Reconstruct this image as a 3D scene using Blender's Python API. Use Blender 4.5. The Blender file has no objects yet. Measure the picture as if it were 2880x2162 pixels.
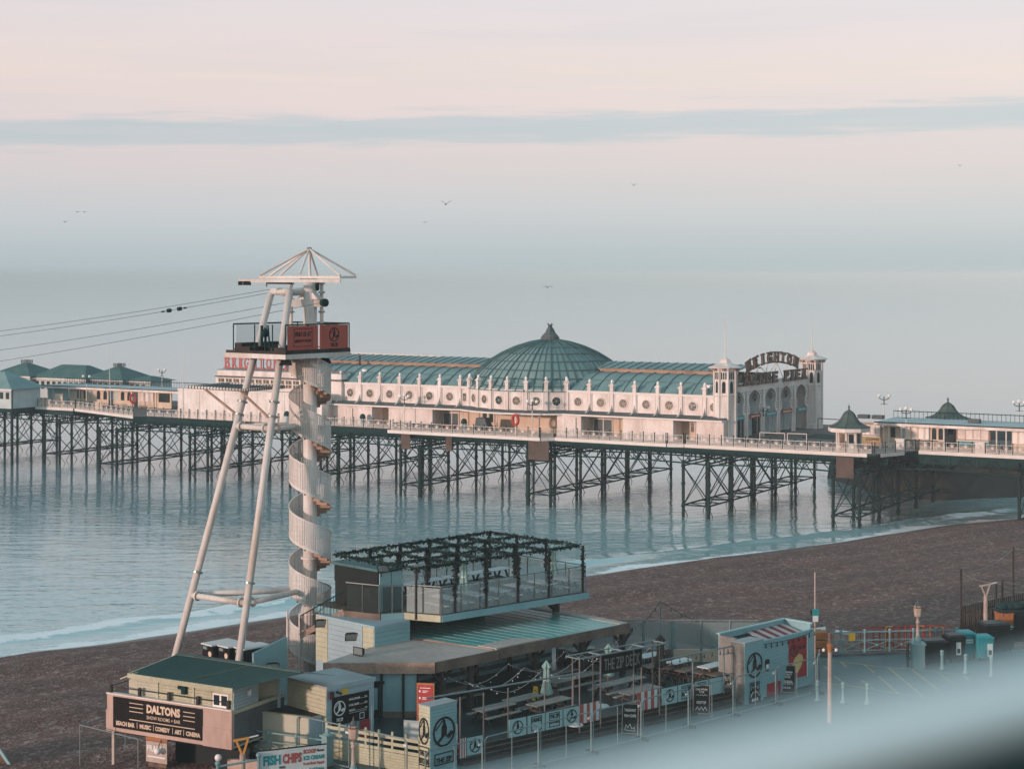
# Seaside pier at sunrise: zip-line tower, beach bar and palace pier
import bpy, math, random
from mathutils import Vector, Matrix
R = random.Random(7)
sc = bpy.context.scene
col = sc.collection
F, CX, HY, H = 5000., 1440., 772., 28.          # focal length (px of the 2880 px photo), horizon row, eye height above the sea
# ---------------------------------------------------------------- camera
cam = bpy.data.cameras.new('camera'); cam_o = bpy.data.objects.new('camera', cam); col.objects.link(cam_o)
cam_o.location = (0, 0, H); cam_o.rotation_euler = (math.pi/2, 0, 0)
cam.sensor_width = 36; cam.lens = 36*F/2880; cam.shift_y = -(1081-HY)/2880
cam.clip_start = .02; cam.clip_end = 200000
cam.dof.use_dof = True; cam.dof.focus_distance = 115; cam.dof.aperture_fstop = 4.0
sc.camera = cam_o
# ---------------------------------------------------------------- world and sun
SUN_AZ = Vector((-.80, -.60)); SUN_EL = math.radians(7)
w = bpy.data.worlds.new('World'); sc.world = w; w.use_nodes = True
nt = w.node_tree; nt.nodes.clear(); N = nt.nodes.new; L = nt.links.new
out = N('ShaderNodeOutputWorld')
def srgb(r, g, b):
    f = lambda c: (c/255/12.92) if c/255 <= .04045 else ((c/255+.055)/1.055)**2.4
    return (f(r), f(g), f(b), 1)
tc = N('ShaderNodeTexCoord'); sp = N('ShaderNodeSeparateXYZ'); L(tc.outputs['Generated'], sp.inputs[0])
ramp = N('ShaderNodeValToRGB'); L(sp.outputs['Z'], ramp.inputs[0])
stops = [(0, (175, 191, 200)), (.012, (176, 192, 202)), (.034, (188, 195, 207)), (.062, (205, 194, 203)), (.088, (216, 198, 203)), (.112, (224, 203, 201)),
         (.135, (221, 204, 206)), (.16, (217, 206, 211)), (.24, (196, 198, 205)), (.45, (162, 188, 196)), (1, (116, 162, 174))]
cr = ramp.color_ramp
while len(cr.elements) < len(stops): cr.elements.new(.5)
for e, (p, c) in zip(cr.elements, stops): e.position = p; e.color = srgb(*c)
# long thin cloud bank low over the sea
def vmath(op, a, b=None, v=None):
    n = N('ShaderNodeMath'); n.operation = op
    for i, x in enumerate((a, b, v)):
        if x is None: continue
        if isinstance(x, (int, float)): n.inputs[i].default_value = x
        else: L(x, n.inputs[i])
    return n.outputs[0]
az = vmath('ARCTAN2', sp.outputs['X'], sp.outputs['Y'])
cmb = N('ShaderNodeCombineXYZ'); L(vmath('MULTIPLY', az, 9), cmb.inputs[0]); L(vmath('MULTIPLY', sp.outputs['Z'], 130), cmb.inputs[1])
cn = N('ShaderNodeTexNoise'); L(cmb.outputs[0], cn.inputs[0]); cn.inputs['Scale'].default_value = 1.6; cn.inputs['Detail'].default_value = 5; cn.inputs['Roughness'].default_value = .55
mid = vmath('ADD', vmath('MULTIPLY', az, .018), .0815)          # the bank climbs a little to the right
off = vmath('SUBTRACT', sp.outputs['Z'], mid)
dist = vmath('ABSOLUTE', vmath('ADD', off, vmath('MULTIPLY', vmath('SUBTRACT', cn.outputs['Fac'], .5), .020)))
cl = N('ShaderNodeMapRange'); L(dist, cl.inputs[0]); cl.interpolation_type = 'SMOOTHSTEP'
for i, x in enumerate((.0115, .0035, 0, 1)): cl.inputs[i+1].default_value = x
cn2 = N('ShaderNodeTexNoise'); L(cmb.outputs[0], cn2.inputs[0]); cn2.inputs['Scale'].default_value = .9; cn2.inputs['Detail'].default_value = 6
wisp = N('ShaderNodeMapRange'); L(cn2.outputs['Fac'], wisp.inputs[0]); wisp.interpolation_type = 'SMOOTHSTEP'
for i, x in enumerate((.56, .72, 0, 1)): wisp.inputs[i+1].default_value = x
band2 = N('ShaderNodeMapRange'); L(vmath('ABSOLUTE', vmath('SUBTRACT', off, .014)), band2.inputs[0])
for i, x in enumerate((.012, .002, 0, .45)): band2.inputs[i+1].default_value = x
cn3 = N('ShaderNodeTexNoise'); L(cmb.outputs[0], cn3.inputs[0]); cn3.inputs['Scale'].default_value = .45; cn3.inputs['Detail'].default_value = 7; cn3.inputs['Roughness'].default_value = .6
veil = N('ShaderNodeMapRange'); L(cn3.outputs['Fac'], veil.inputs[0])
for i, x in enumerate((.45, .75, 0, .22)): veil.inputs[i+1].default_value = x
cfac = vmath('MAXIMUM', veil.outputs[0], vmath('MAXIMUM', vmath('MULTIPLY', cl.outputs[0], vmath('ADD', vmath('MULTIPLY', cn2.outputs['Fac'], .7), .45)), vmath('MULTIPLY', wisp.outputs[0], band2.outputs[0])))
cmix = N('ShaderNodeMix'); cmix.data_type = 'RGBA'; L(cfac, cmix.inputs[0]); L(ramp.outputs[0], cmix.inputs[6]); cmix.inputs[7].default_value = srgb(172, 183, 197)
bg1 = N('ShaderNodeBackground'); L(cmix.outputs[2], bg1.inputs[0]); bg1.inputs[1].default_value = .92
sky = N('ShaderNodeTexSky'); sky.sky_type = 'NISHITA'; sky.sun_disc = False; sky.sun_elevation = SUN_EL
sky.sun_rotation = math.atan2(SUN_AZ.x, SUN_AZ.y); sky.dust_density = 1.5
bg2 = N('ShaderNodeBackground'); L(sky.outputs[0], bg2.inputs[0]); bg2.inputs[1].default_value = .05
ad = N('ShaderNodeAddShader'); L(bg1.outputs[0], ad.inputs[0]); L(bg2.outputs[0], ad.inputs[1]); L(ad.outputs[0], out.inputs[0])
sl = bpy.data.lights.new('sun', 'SUN'); sl.energy = 2.9; sl.angle = math.radians(3); sl.color = (1, .69, .61)
so = bpy.data.objects.new('sun', sl); col.objects.link(so); so.location = (-60, -40, 60)
so.rotation_euler = Vector((-SUN_AZ.x*math.cos(SUN_EL), -SUN_AZ.y*math.cos(SUN_EL), -math.sin(SUN_EL))).to_track_quat('-Z', 'Y').to_euler()
sc.view_settings.view_transform = 'Standard'; sc.view_settings.look = 'None'; sc.view_settings.gamma = 1
sc.view_settings.use_curve_mapping = False; sc.view_settings.exposure = .06
sc.render.engine = 'CYCLES'; sc.cycles.use_denoising = True; sc.cycles.max_bounces = 6; sc.cycles.transparent_max_bounces = 12
sc.cycles.caustics_reflective = False; sc.cycles.caustics_refractive = False; sc.cycles.blur_glossy = 1.0
# ---------------------------------------------------------------- materials
MATS = {}
def mat(name, c, rough=.7, var=.18, scale=3., metal=0., bump=0., c2=None, stretch=None, alpha=1., spec=.28, c3=None):
    """procedural: two noises (large wear, fine grain) mix c towards c2; bump gives fine relief"""
    if name in MATS: return MATS[name]
    m = bpy.data.materials.new(name); m.use_nodes = True; t = m.node_tree; b = t.nodes['Principled BSDF']
    NN = t.nodes.new; LL = t.links.new
    c = tuple(c); c2 = tuple(c2) if c2 else tuple(x*(1-var*2.2) for x in c)
    co = NN('ShaderNodeTexCoord'); src = co.outputs['Object']
    if stretch:
        mp = NN('ShaderNodeMapping'); mp.inputs['Scale'].default_value = stretch; LL(src, mp.inputs[0]); src = mp.outputs[0]
    n1 = NN('ShaderNodeTexNoise'); n1.inputs['Scale'].default_value = scale*.35; n1.inputs['Detail'].default_value = 5; LL(src, n1.inputs[0])
    n2 = NN('ShaderNodeTexNoise'); n2.inputs['Scale'].default_value = scale*4; n2.inputs['Detail'].default_value = 3; LL(src, n2.inputs[0])
    ma = NN('ShaderNodeMath'); ma.operation = 'MULTIPLY_ADD'; LL(n2.outputs['Fac'], ma.inputs[0]); ma.inputs[1].default_value = .5
    LL(n1.outputs['Fac'], ma.inputs[2])
    mr = NN('ShaderNodeMapRange'); LL(ma.outputs[0], mr.inputs[0])
    for i, x in enumerate((.55, .98, 0, 1)): mr.inputs[i+1].default_value = x
    mx = NN('ShaderNodeMix'); mx.data_type = 'RGBA'; LL(mr.outputs[0], mx.inputs[0])
    mx.inputs[6].default_value = (*c, 1); mx.inputs[7].default_value = (*c2, 1)
    LL(mx.outputs[2], b.inputs['Base Color'])
    b.inputs['Roughness'].default_value = rough; b.inputs['Metallic'].default_value = metal; b.inputs['Specular IOR Level'].default_value = spec
    if bump:
        bp = NN('ShaderNodeBump'); bp.inputs['Strength'].default_value = bump; bp.inputs['Distance'].default_value = .05
        LL(ma.outputs[0], bp.inputs['Height']); LL(bp.outputs[0], b.inputs['Normal'])
    if alpha < 1: b.inputs['Alpha'].default_value = alpha
    MATS[name] = m; return m
M = lambda n: MATS[n]
mat('white_paint', (.82, .76, .73), .6, .07, 2.2, c2=(.56, .47, .42), stretch=(1, 1, .35))
mat('cream_rail', (.74, .69, .64), .6, .06, 3)
mat('ochre_wall', (.70, .55, .42), .7, .10, 2)
mat('tower_white', (.70, .70, .68), .45, .08, 1.2, c2=(.50, .44, .38), stretch=(1, 1, .3))
mat('white_boards', (.66, .69, .69), .6, .06, 1.5)
mat('dark_green', (.008, .046, .048), .8, .25, 3)
mat('iron', (.005, .037, .041), .85, .3, 2.5, c2=(.012, .030, .031), bump=.3, spec=.12)
mat('iron_light', (.12, .17, .17), .5, .2, 3)
mat('pile_iron', (.006, .036, .039), .85, .3, 2, c2=(.022, .026, .023), bump=.4, spec=.12)
mat('rust_plate', (.12, .085, .07), .85, .3, 1.6, c2=(.07, .05, .045), bump=.3)
mat('deck_wood', (.20, .17, .15), .8, .2, 2)
mat('copper', (.20, .325, .325), .6, .22, .9, c2=(.13, .23, .235), bump=.15)
mat('copper_dome', (.13, .235, .235), .6, .3, .8, c2=(.23, .33, .325), bump=.2)
mat('copper_rib', (.065, .155, .155), .6, .2, 2)
mat('clerestory', (.42, .29, .22), .8, .2, 2)
mat('lead_grey', (.10, .125, .13), .7, .2, 2)
mat('slate_green', (.085, .135, .12), .7, .2, 3)
mat('pavilion_roof', (.07, .16, .155), .7, .15, 2)
mat('pale_teal_wall', (.50, .58, .58), .7, .1, 2)
mat('glass_dark', (.018, .035, .038), .12, .1, 2)
mat('window_gold', (.20, .15, .10), .2, .3, 5, c2=(.05, .05, .05))
mat('letter_brown', (.20, .125, .09), .6, .2, 3)
mat('letter_edge', (.075, .03, .03), .6, .2, 3)
mat('letter_red', (.42, .10, .09), .5, .15, 3)
mat('lamp_white', (.82, .80, .78), .3, .03, 3)
mat('buoy_red', (.55, .045, .04), .5, .1, 3)
mat('steel', (.30, .34, .34), .35, .15, 4, metal=.7)
mat('galv', (.22, .29, .295), .5, .15, 4)
mat('pole_pink', (.46, .40, .36), .55, .15, 4, c2=(.33, .25, .21))
mat('scaffold', (.20, .19, .18), .6, .2, 4)
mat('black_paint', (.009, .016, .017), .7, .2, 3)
mat('panel_red', (.46, .105, .075), .55, .08, 2)
mat('logo_black', (.010, .014, .016), .6, .1, 3)
mat('chalk', (.78, .80, .78), .8, .05, 6)
mat('timber_dark', (.055, .050, .045), .8, .3, 3, stretch=(1, 1, .3), bump=.3)
mat('timber', (.20, .155, .125), .8, .25, 3, bump=.3)
mat('timber_grey', (.29, .28, .26), .8, .2, 3, bump=.2)
mat('felt_brown', (.50, .45, .40), .9, .2, .8, c2=(.30, .27, .25), bump=.2)
mat('fascia_worn', (.50, .34, .27), .85, .3, 1.5, c2=(.20, .15, .12), bump=.3)
mat('roof_teal', (.045, .29, .29), .35, .35, .8, c2=(.25, .45, .44), stretch=(.3, 1.6, 1))
mat('roof_green', (.018, .055, .056), .45, .2, 1.5, c2=(.030, .075, .075))
mat('hut_roof', (.07, .17, .175), .6, .2, 1.5)
mat('teal_boards', (.25, .44, .46), .6, .1, 1.5, c2=(.18, .33, .36))
mat('shade_boards', (.34, .47, .51), .6, .1, 1.5, c2=(.27, .37, .41))  # blue-grey tone that stands for boards lying in shade
mat('cream_boards', (.50, .51, .38), .65, .12, 1.2, c2=(.34, .33, .22))
mat('cream_wall', (.50, .51, .42), .75, .08, 1., c2=(.42, .42, .33))
mat('pink_wall', (.56, .42, .36), .75, .12, .9, c2=(.38, .27, .23), stretch=(1, 1, .3))
mat('grey_roof', (.36, .39, .40), .8, .15, 1.2, bump=.15)
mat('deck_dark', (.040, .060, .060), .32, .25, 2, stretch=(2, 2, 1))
mat('banner_teal', (.34, .55, .56), .6, .06, 2)
mat('banner_black', (.011, .010, .010), .8, .2, 1.5, c2=(.018, .016, .016), spec=.12)
mat('umbrella', (.30, .46, .41), .8, .15, 4, c2=(.20, .33, .31))
mat('garland', (.010, .028, .027), .9, .4, 8, c2=(.014, .042, .038))
mat('yellow', (.72, .47, .05), .6, .1, 3)
mat('orange', (.40, .15, .06), .6, .15, 3)
mat('mustard', (.42, .33, .14), .6, .15, 3)
mat('glass_dummy', (.1, .1, .1))
mat('asphalt', (.045, .078, .080), .55, .2, .7, c2=(.065, .105, .108), bump=.15)
mat('paving', (.110, .170, .172), .55, .15, .9, c2=(.062, .108, .112), bump=.15)
mat('hatch_yellow', (.42, .33, .18), .7, .25, 5, c2=(.20, .20, .13))
mat('rail_blue', (.20, .34, .355), .5, .1, 3)
mat('bin_black', (.016, .022, .023), .4, .2, 3)
mat('bin_teal', (.025, .28, .31), .4, .12, 3)
mat('poster_white', (.62, .72, .72), .6, .1, 6)
mat('sheet_red', (.20, .03, .04), .6, .1, 3)
mat('sheet_white', (.55, .47, .45), .6, .1, 3)
mat('poster_red', (.36, .04, .045), .6, .1, 3)
mat('ice_yellow', (.70, .50, .17), .6, .15, 5)
mat('barrier_red', (.40, .045, .05), .5, .1, 3)
mat('lantern', (.52, .41, .33), .4, .15, 4)
mat('copper_gold', (.75, .38, .10), .35, .1, 3, metal=.4)
mat('wood_orange', (.40, .17, .07), .7, .2, 4)
mat('under_pier_dark', (.026, .034, .034), .8, .3, .8, c2=(.040, .040, .036), bump=.6)
mat('brick_brown', (.20, .13, .09), .85, .4, 8, c2=(.08, .055, .045), bump=.5)
mat('bird_grey', (.030, .036, .04), .7, .2, 8)
mat('net', (.05, .07, .07), .9, .1, 5)
def glassy(name, c, a, rough=.25):
    m = mat(name, c, rough, .06, 1.2); b = m.node_tree.nodes['Principled BSDF']; b.inputs['Alpha'].default_value = a; return m
glassy('glass_panel', (.42, .50, .50), .42); glassy('mesh_screen', (.35, .45, .46), .35, .6); glassy('glass_frost', (.26, .35, .35), .5, .3); glassy('glass_smoke', (.035, .05, .05), .5, .2)
# ---------------------------------------------------------------- mesh building
class MB:
    def __init__(s): s.v = []; s.f = []
    def add(s, vs, fs):
        o = len(s.v); s.v += [tuple(x) for x in vs]; s.f += [tuple(i+o for i in f) for f in fs]; return s
    def hexa(s, b, t):                       # bottom ring, top ring (any n)
        n = len(b); fs = [tuple(range(n-1, -1, -1)), tuple(range(n, 2*n))]
        fs += [(i, (i+1) % n, n+(i+1) % n, n+i) for i in range(n)]
        return s.add(list(b)+list(t), fs)
    def fb(s, fr, x0, x1, y0, y1, z0, z1):   # box in a frame
        return s.hexa([fr(x0, y0, z0), fr(x1, y0, z0), fr(x1, y1, z0), fr(x0, y1, z0)], [fr(x0, y0, z1), fr(x1, y0, z1), fr(x1, y1, z1), fr(x0, y1, z1)])
    def tube(s, a, b, r, r2=None, n=8):
        a = Vector(a); b = Vector(b); r2 = r if r2 is None else r2; d = (b-a)
        if d.length < 1e-6: return s
        d.normalize(); u = d.cross(Vector((0, 0, 1)) if abs(d.z) < .95 else Vector((1, 0, 0))).normalized(); w_ = d.cross(u)
        ring = lambda c, rr: [c+(u*math.cos(2*math.pi*(k+.5)/n)+w_*math.sin(2*math.pi*(k+.5)/n))*rr for k in range(n)]
        return s.hexa(ring(a, r)[::-1], ring(b, r2)[::-1])
    def path(s, pts, r, n=6):
        for a, b in zip(pts, pts[1:]): s.tube(a, b, r, n=n)
        return s
    def bar(s, a, b, w, h):                  # rectangular bar, h vertical-ish
        a = Vector(a); b = Vector(b); d = (b-a).normalized()
        u = d.cross(Vector((0, 0, 1)) if abs(d.z) < .95 else Vector((1, 0, 0))).normalized(); k = u.cross(d)
        q = lambda c: [c-u*w/2-k*h/2, c+u*w/2-k*h/2, c+u*w/2+k*h/2, c-u*w/2+k*h/2]
        return s.hexa(q(a)[::-1], q(b)[::-1])
    def lathe(s, prof, c, n=16, a0=0, a1=2*math.pi, rot=0):
        c = Vector(c); full = abs(a1-a0-2*math.pi) < 1e-6; m = n if full else n+1
        vs = [c+Vector((r*math.cos(a0+rot+(a1-a0)*k/n), r*math.sin(a0+rot+(a1-a0)*k/n), z)) for r, z in prof for k in range(m)]
        fs = [(j*m+k, j*m+(k+1) % m, (j+1)*m+(k+1) % m, (j+1)*m+k) for j in range(len(prof)-1) for k in range(n)]
        return s.add(vs, fs)
    def disc(s, c, ux, uy, rx, ry=None, n=20):
        c = Vector(c); ry = ry or rx; ux = Vector(ux); uy = Vector(uy)
        return s.add([c+ux*rx*math.cos(2*math.pi*k/n)+uy*ry*math.sin(2*math.pi*k/n) for k in range(n)], [tuple(range(n))])
    def ring(s, c, ux, uy, r0, r1, n=24, th=.02):
        c = Vector(c); ux = Vector(ux); uy = Vector(uy); nn = ux.cross(uy)*th
        P = lambda r, k, o: c+(ux*math.cos(2*math.pi*k/n)+uy*math.sin(2*math.pi*k/n))*r+o
        vs = [P(r, k, o) for o in (nn, nn*0) for r in (r0, r1) for k in range(n)]
        fs = []
        for k in range(n):
            j = (k+1) % n
            fs += [(k, j, n+j, n+k), (2*n+k, 3*n+k, 3*n+j, 2*n+j), (n+k, n+j, 3*n+j, 3*n+k), (k, 2*n+k, 2*n+j, j)]
        return s.add(vs, fs)
    def ball(s, c, r, n=8, m=5, sz=1):
        return s.lathe([(max(r*math.sin(math.pi*j/m), 1e-4), -r*sz*math.cos(math.pi*j/m)) for j in range(m+1)], c, n)
    def plate(s, pts, th):                   # polygon pushed along its normal
        p = [Vector(x) for x in pts]; nn = (p[1]-p[0]).cross(p[2]-p[0]).normalized()*th
        return s.hexa([x for x in p], [x+nn for x in p])
ORG = {}
def mesh(mb, org, smooth=False):
    me = bpy.data.meshes.new('m'); o = Vector(org)
    me.from_pydata([tuple(Vector(v)-o) for v in mb.v], [], mb.f); me.update()
    if smooth: me.polygons.foreach_set('use_smooth', [True]*len(me.polygons))
    return me
def tag(o, label, cat, group=None, kind=None):
    if label: o['label'] = label
    if cat: o['category'] = cat
    if group: o['group'] = group
    if kind: o['kind'] = kind
    return o
def thing(name, label, cat, loc, group=None):
    o = bpy.data.objects.new(name, None); col.objects.link(o); o.location = loc; o.empty_display_size = .3; ORG[o] = Vector(loc)
    return tag(o, label, cat, group)
def part(name, mb, m, parent, smooth=False, label=None, kind=None):
    me = mesh(mb, ORG[parent], smooth); me.materials.append(M(m) if isinstance(m, str) else m)
    o = bpy.data.objects.new(name, me); col.objects.link(o); o.parent = parent; ORG[o] = ORG[parent]
    if label: o['label'] = label
    if kind: o['kind'] = kind
    return o
def one(name, mb, m, label, cat, loc, group=None, smooth=False, kind=None):
    me = mesh(mb, loc, smooth); me.materials.append(M(m) if isinstance(m, str) else m)
    o = bpy.data.objects.new(name, me); col.objects.link(o); o.location = loc; ORG[o] = Vector(loc)
    return tag(o, label, cat, group, kind)
def structure(name, mb, m, smooth=False, kind='structure', label=None):
    o = one(name, mb, m, label, None, (0, 0, 0), smooth=smooth, kind=kind); return o
def share(name, me, parent, loc, rotz=0, scale=None):
    """another object on the same mesh; loc is in world space, parent carries no rotation"""
    o = bpy.data.objects.new(name, me); col.objects.link(o); o.parent = parent; o.location = Vector(loc)-ORG[parent]; o.rotation_euler = (0, 0, rotz)
    if scale: o.scale = scale
    ORG[o] = ORG[parent]; return o
def copy_tree(src, loc, rotz=0, label=None, group=None):
    c = src.copy(); col.objects.link(c); c.location = loc; c.rotation_euler = (0, 0, rotz); ORG[c] = Vector(loc)
    if label: c['label'] = label
    if group: c['group'] = group
    def rec(a, b):
        for ch in a.children:
            if ch == b: continue
            k = ch.copy(); col.objects.link(k); k.parent = b; rec(ch, k)
    rec(src, c); return c
V = Vector
# ---- lettering: the built-in font turned to mesh, laid in any plane
def letters(txt, o, ux, uy, h, width=None, bold=0., ext=.012, align='C', spacing=1., slab=0.):
    cu = bpy.data.curves.new('t', 'FONT'); cu.body = txt; cu.size = 1; cu.offset = bold; cu.extrude = .5; cu.resolution_u = 2; cu.space_character = spacing
    ob = bpy.data.objects.new('t', cu); me = bpy.data.meshes.new_from_object(ob)
    vs = [v.co.copy() for v in me.vertices]; fs = [tuple(p.vertices) for p in me.polygons]
    bpy.data.objects.remove(ob); bpy.data.curves.remove(cu); bpy.data.meshes.remove(me)
    mb = MB()
    if not vs: return mb
    x0 = min(v.x for v in vs); x1 = max(v.x for v in vs); y0 = min(v.y for v in vs); y1 = max(v.y for v in vs)
    sy = h/max(y1-y0, 1e-3); sx = (width/(x1-x0)) if width else sy
    ox = {'C': (x0+x1)/2, 'L': x0, 'R': x1}[align]; o = V(o); ux = V(ux).normalized(); uy = V(uy).normalized(); nn = ux.cross(uy)
    mb.add([o+ux*(v.x-ox)*sx+uy*(v.y-y0)*sy+nn*(v.z+.5)*ext for v in vs], fs)
    if slab:                                  # slab serifs at head and foot
        W_ = (x1-x0)*sx; a0 = -W_/2
        for yy in (0, h-slab):
            for (xa, xb) in ([(a0-slab*.6, a0+W_*.42), (a0+W_*.58, a0+W_+slab*.6)] if W_ > .5*h else [(a0-slab, a0+W_+slab)]):
                pts = [o+ux*xa+uy*yy, o+ux*xb+uy*yy, o+ux*xb+uy*(yy+slab), o+ux*xa+uy*(yy+slab)]
                mb.plate([p-nn*.002 for p in pts], ext+.004)
    return mb
def zip_logo(o, ux, uy, r, ext=.012, sx=1.):
    """ring with a figure hanging from a wire by both hands, knees apart"""
    ux = V(ux).normalized(); uy = V(uy).normalized(); nn = ux.cross(uy); o = V(o); mb = MB()
    mb.ring(o, ux*sx, uy, r*.86, r, 28, ext/max(sx, .2))
    P = lambda pts: mb.plate([o+ux*x*r*sx+uy*y*r for x, y in pts], ext)
    P([(-.80, .22), (-.74, .16), (.0, .80), (-.04, .88)])                       # wire
    P([(-.14, .30), (-.05, .84), (.05, .84), (.02, .30)]); P([(.04, .30), (.02, .8), (.12, .76), (.20, .30)])
    P([(-.22, -.1), (-.20, .36), (-.05, .48), (.14, .46), (.26, .30), (.24, -.1)])
    P([(-.24, -.28), (-.22, -.05), (.24, -.05), (.26, -.28)])
    P([(-.62, -.60), (-.24, -.30), (.10, -.26), (-.10, -.44), (-.50, -.74)])
    P([(.10, -.26), (.28, -.28), (.60, -.02), (.82, -.10), (.80, -.26), (.44, -.52)])
    return mb
# ---------------------------------------------------------------- frames
K2 = math.sqrt(.5); C3 = math.sqrt(.75)
def Wd(px, py, Y): return V(((px-CX)/F*Y, Y, H-(py-HY)/F*Y))     # point on the photo's sight line at depth Y (used when surveying)
def Gd(px, py, z): return Wd(px, py, (H-z)*F/(py-HY))             # ... at height z
def PQ(p, q, z): return V((K2*(p-q), 88+K2*(p+q), z))             # bar: p along the street, q towards the sea
def ST(s, t, z): return V((s*C3+.5*t, 216.5-.5*s+C3*t, z))        # pier: s along it towards the shore, t across
def spx(px, t): k = (px-CX)/F; return (k*(216.5+C3*t)-.5*t)/(C3+.5*k)
def pq_of(v): return (K2*(v.x+v.y-88), K2*(v.y-88-v.x))
UU = V((C3, -.5, 0)); VV = V((.5, C3, 0)); UZ = V((0, 0, 1)); AA = V((K2, K2, 0)); BB = V((-K2, K2, 0))
# ================================================================ SETTING: sea, beach, promenade
shore_px = [(0, 1852), (92, 1833), (200, 1826), (308, 1811), (400, 1798), (560, 1773), (697, 1752), (819, 1734), (1240, 1676), (1654, 1621), (1862, 1591),
            (2083, 1562), (2344, 1530), (2474, 1508), (2669, 1478), (2880, 1458)]
sh = [Gd(x, y, 0) for x, y in shore_px]
sd = (sh[-1]-sh[0]).normalized()
sh = [sh[0]-sd*30000, sh[0]-sd*4000, sh[0]-sd*400, sh[0]-sd*60, sh[0]-sd*15] + sh + [sh[-1]+sd*15, sh[-1]+sd*60, sh[-1]+sd*400, sh[-1]+sd*4000, sh[-1]+sd*30000]
SN = V((-sd.y, sd.x, 0))                                            # seaward
dense = []
for a, b in zip(sh, sh[1:]):
    n = max(1, min(40, int((b-a).length/1.2))) if (b-a).length < 80 else 1
    dense += [a.lerp(b, k/n) for k in range(n)]
dense.append(sh[-1])
for _ in range(3): dense = [dense[0]]+[(dense[i-1]+dense[i]*2+dense[i+1])/4 if (dense[i+1]-dense[i-1]).length < 10 else dense[i] for i in range(1, len(dense)-1)]+[dense[-1]]
def hn(x, y, s=1.): return math.sin(x*.37*s+1.3*math.sin(y*.23*s+.5))*.5+math.sin(y*.61*s-.8*math.sin(x*.31*s))*.35+math.sin((x+y)*1.13*s+.6)*.15
def sheet(name, ds, zf, m, smooth=True, kind='structure', xy=lambda p, d: p+SN*d):
    mb = MB(); n = len(ds); at = []
    for p in dense:
        for d in ds:
            v = xy(p, d); mb.v.append((v.x, v.y, zf(d, v))); at.append(d)
    mb.f = [(i*n+j, (i+1)*n+j, (i+1)*n+j+1, i*n+j+1) for i in range(len(dense)-1) for j in range(n-1)]
    o = structure(name, mb, m, smooth, kind)
    a = o.data.attributes.new('shore', 'FLOAT', 'POINT'); a.data.foreach_set('value', at); return o
# sea
ms = bpy.data.materials.new('sea'); ms.use_nodes = True; t = ms.node_tree; b = t.nodes['Principled BSDF']; NN = t.nodes.new; LL = t.links.new
def nmath(op, a, b_=None, c_=None):
    n = NN('ShaderNodeMath'); n.operation = op
    for i, x in enumerate((a, b_, c_)):
        if x is None: continue
        if isinstance(x, (int, float)): n.inputs[i].default_value = x
        else: LL(x, n.inputs[i])
    return n.outputs[0]
co = NN('ShaderNodeTexCoord'); mp = NN('ShaderNodeMapping'); LL(co.outputs['Object'], mp.inputs[0]); mp.inputs['Rotation'].default_value = (0, 0, math.radians(-20)); mp.inputs['Scale'].default_value = (.36, 1.1, 1)
def noise(scale, det=3, vec=None, rough=.5):
    n = NN('ShaderNodeTexNoise'); n.inputs['Scale'].default_value = scale; n.inputs['Detail'].default_value = det; n.inputs['Roughness'].default_value = rough; LL(vec or mp.outputs[0], n.inputs[0]); return n.outputs['Fac']
hgt = nmath('ADD', nmath('MULTIPLY', noise(.16, 2), .8), nmath('ADD', nmath('MULTIPLY', noise(.6, 3), .6), nmath('MULTIPLY', noise(2.0, 2), .22)))
bp = NN('ShaderNodeBump'); bp.inputs['Strength'].default_value = 1; bp.inputs['Distance'].default_value = .36; LL(hgt, bp.inputs['Height']); LL(bp.outputs[0], b.inputs['Normal'])
mpb = NN('ShaderNodeMapping'); LL(co.outputs['Object'], mpb.inputs[0]); mpb.inputs['Scale'].default_value = (.0035, .012, 1)
rip = NN('ShaderNodeMapRange'); LL(noise(1., 4, mpb.outputs[0]), rip.inputs[0])          # calmer and more ruffled patches
for i, x in enumerate((.35, .65, .35, 1)): rip.inputs[i+1].default_value = x
sy = NN('ShaderNodeSeparateXYZ'); LL(co.outputs['Object'], sy.inputs[0]); lee = NN('ShaderNodeMapRange'); LL(sy.outputs[1], lee.inputs[0])      # ruffled inshore, calm further out
for i, x in enumerate((150, 380, .72, .09)): lee.inputs[i+1].default_value = x
LL(nmath('MULTIPLY', rip.outputs[0], lee.outputs[0]), bp.inputs['Strength'])
at = NN('ShaderNodeAttribute'); at.attribute_name = 'shore'
mpf = NN('ShaderNodeMapping'); LL(co.outputs['Object'], mpf.inputs[0]); mpf.inputs['Rotation'].default_value = (0, 0, -math.atan2(sd.y, sd.x)); mpf.inputs['Scale'].default_value = (.5, 1.3, 1)
fn = nmath('ADD', nmath('MULTIPLY', noise(.5, 8, mpf.outputs[0], .8), .75), nmath('MULTIPLY', noise(2.2, 6, mpf.outputs[0], .75), .25)); fb_ = noise(.12, 2, mpf.outputs[0])
dw = nmath('ADD', at.outputs['Fac'], nmath('MULTIPLY', nmath('SUBTRACT', fb_, .5), 9))
def band(lo0, lo1, hi0, hi1):
    a = NN('ShaderNodeMapRange'); LL(dw, a.inputs[0]); c = NN('ShaderNodeMapRange'); LL(dw, c.inputs[0])
    for i, x in enumerate((lo0, lo1, 0, 1)): a.inputs[i+1].default_value = x
    for i, x in enumerate((hi0, hi1, 1, 0)): c.inputs[i+1].default_value = x
    return nmath('MULTIPLY', a.outputs[0], c.outputs[0])
wash = band(-12, -9, .9, 2.6); brk = band(4.0, 5.0, 7.0, 9.0)
spec = nmath('ADD', nmath('MULTIPLY', wash, .60), nmath('MULTIPLY', brk, .42))
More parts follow.
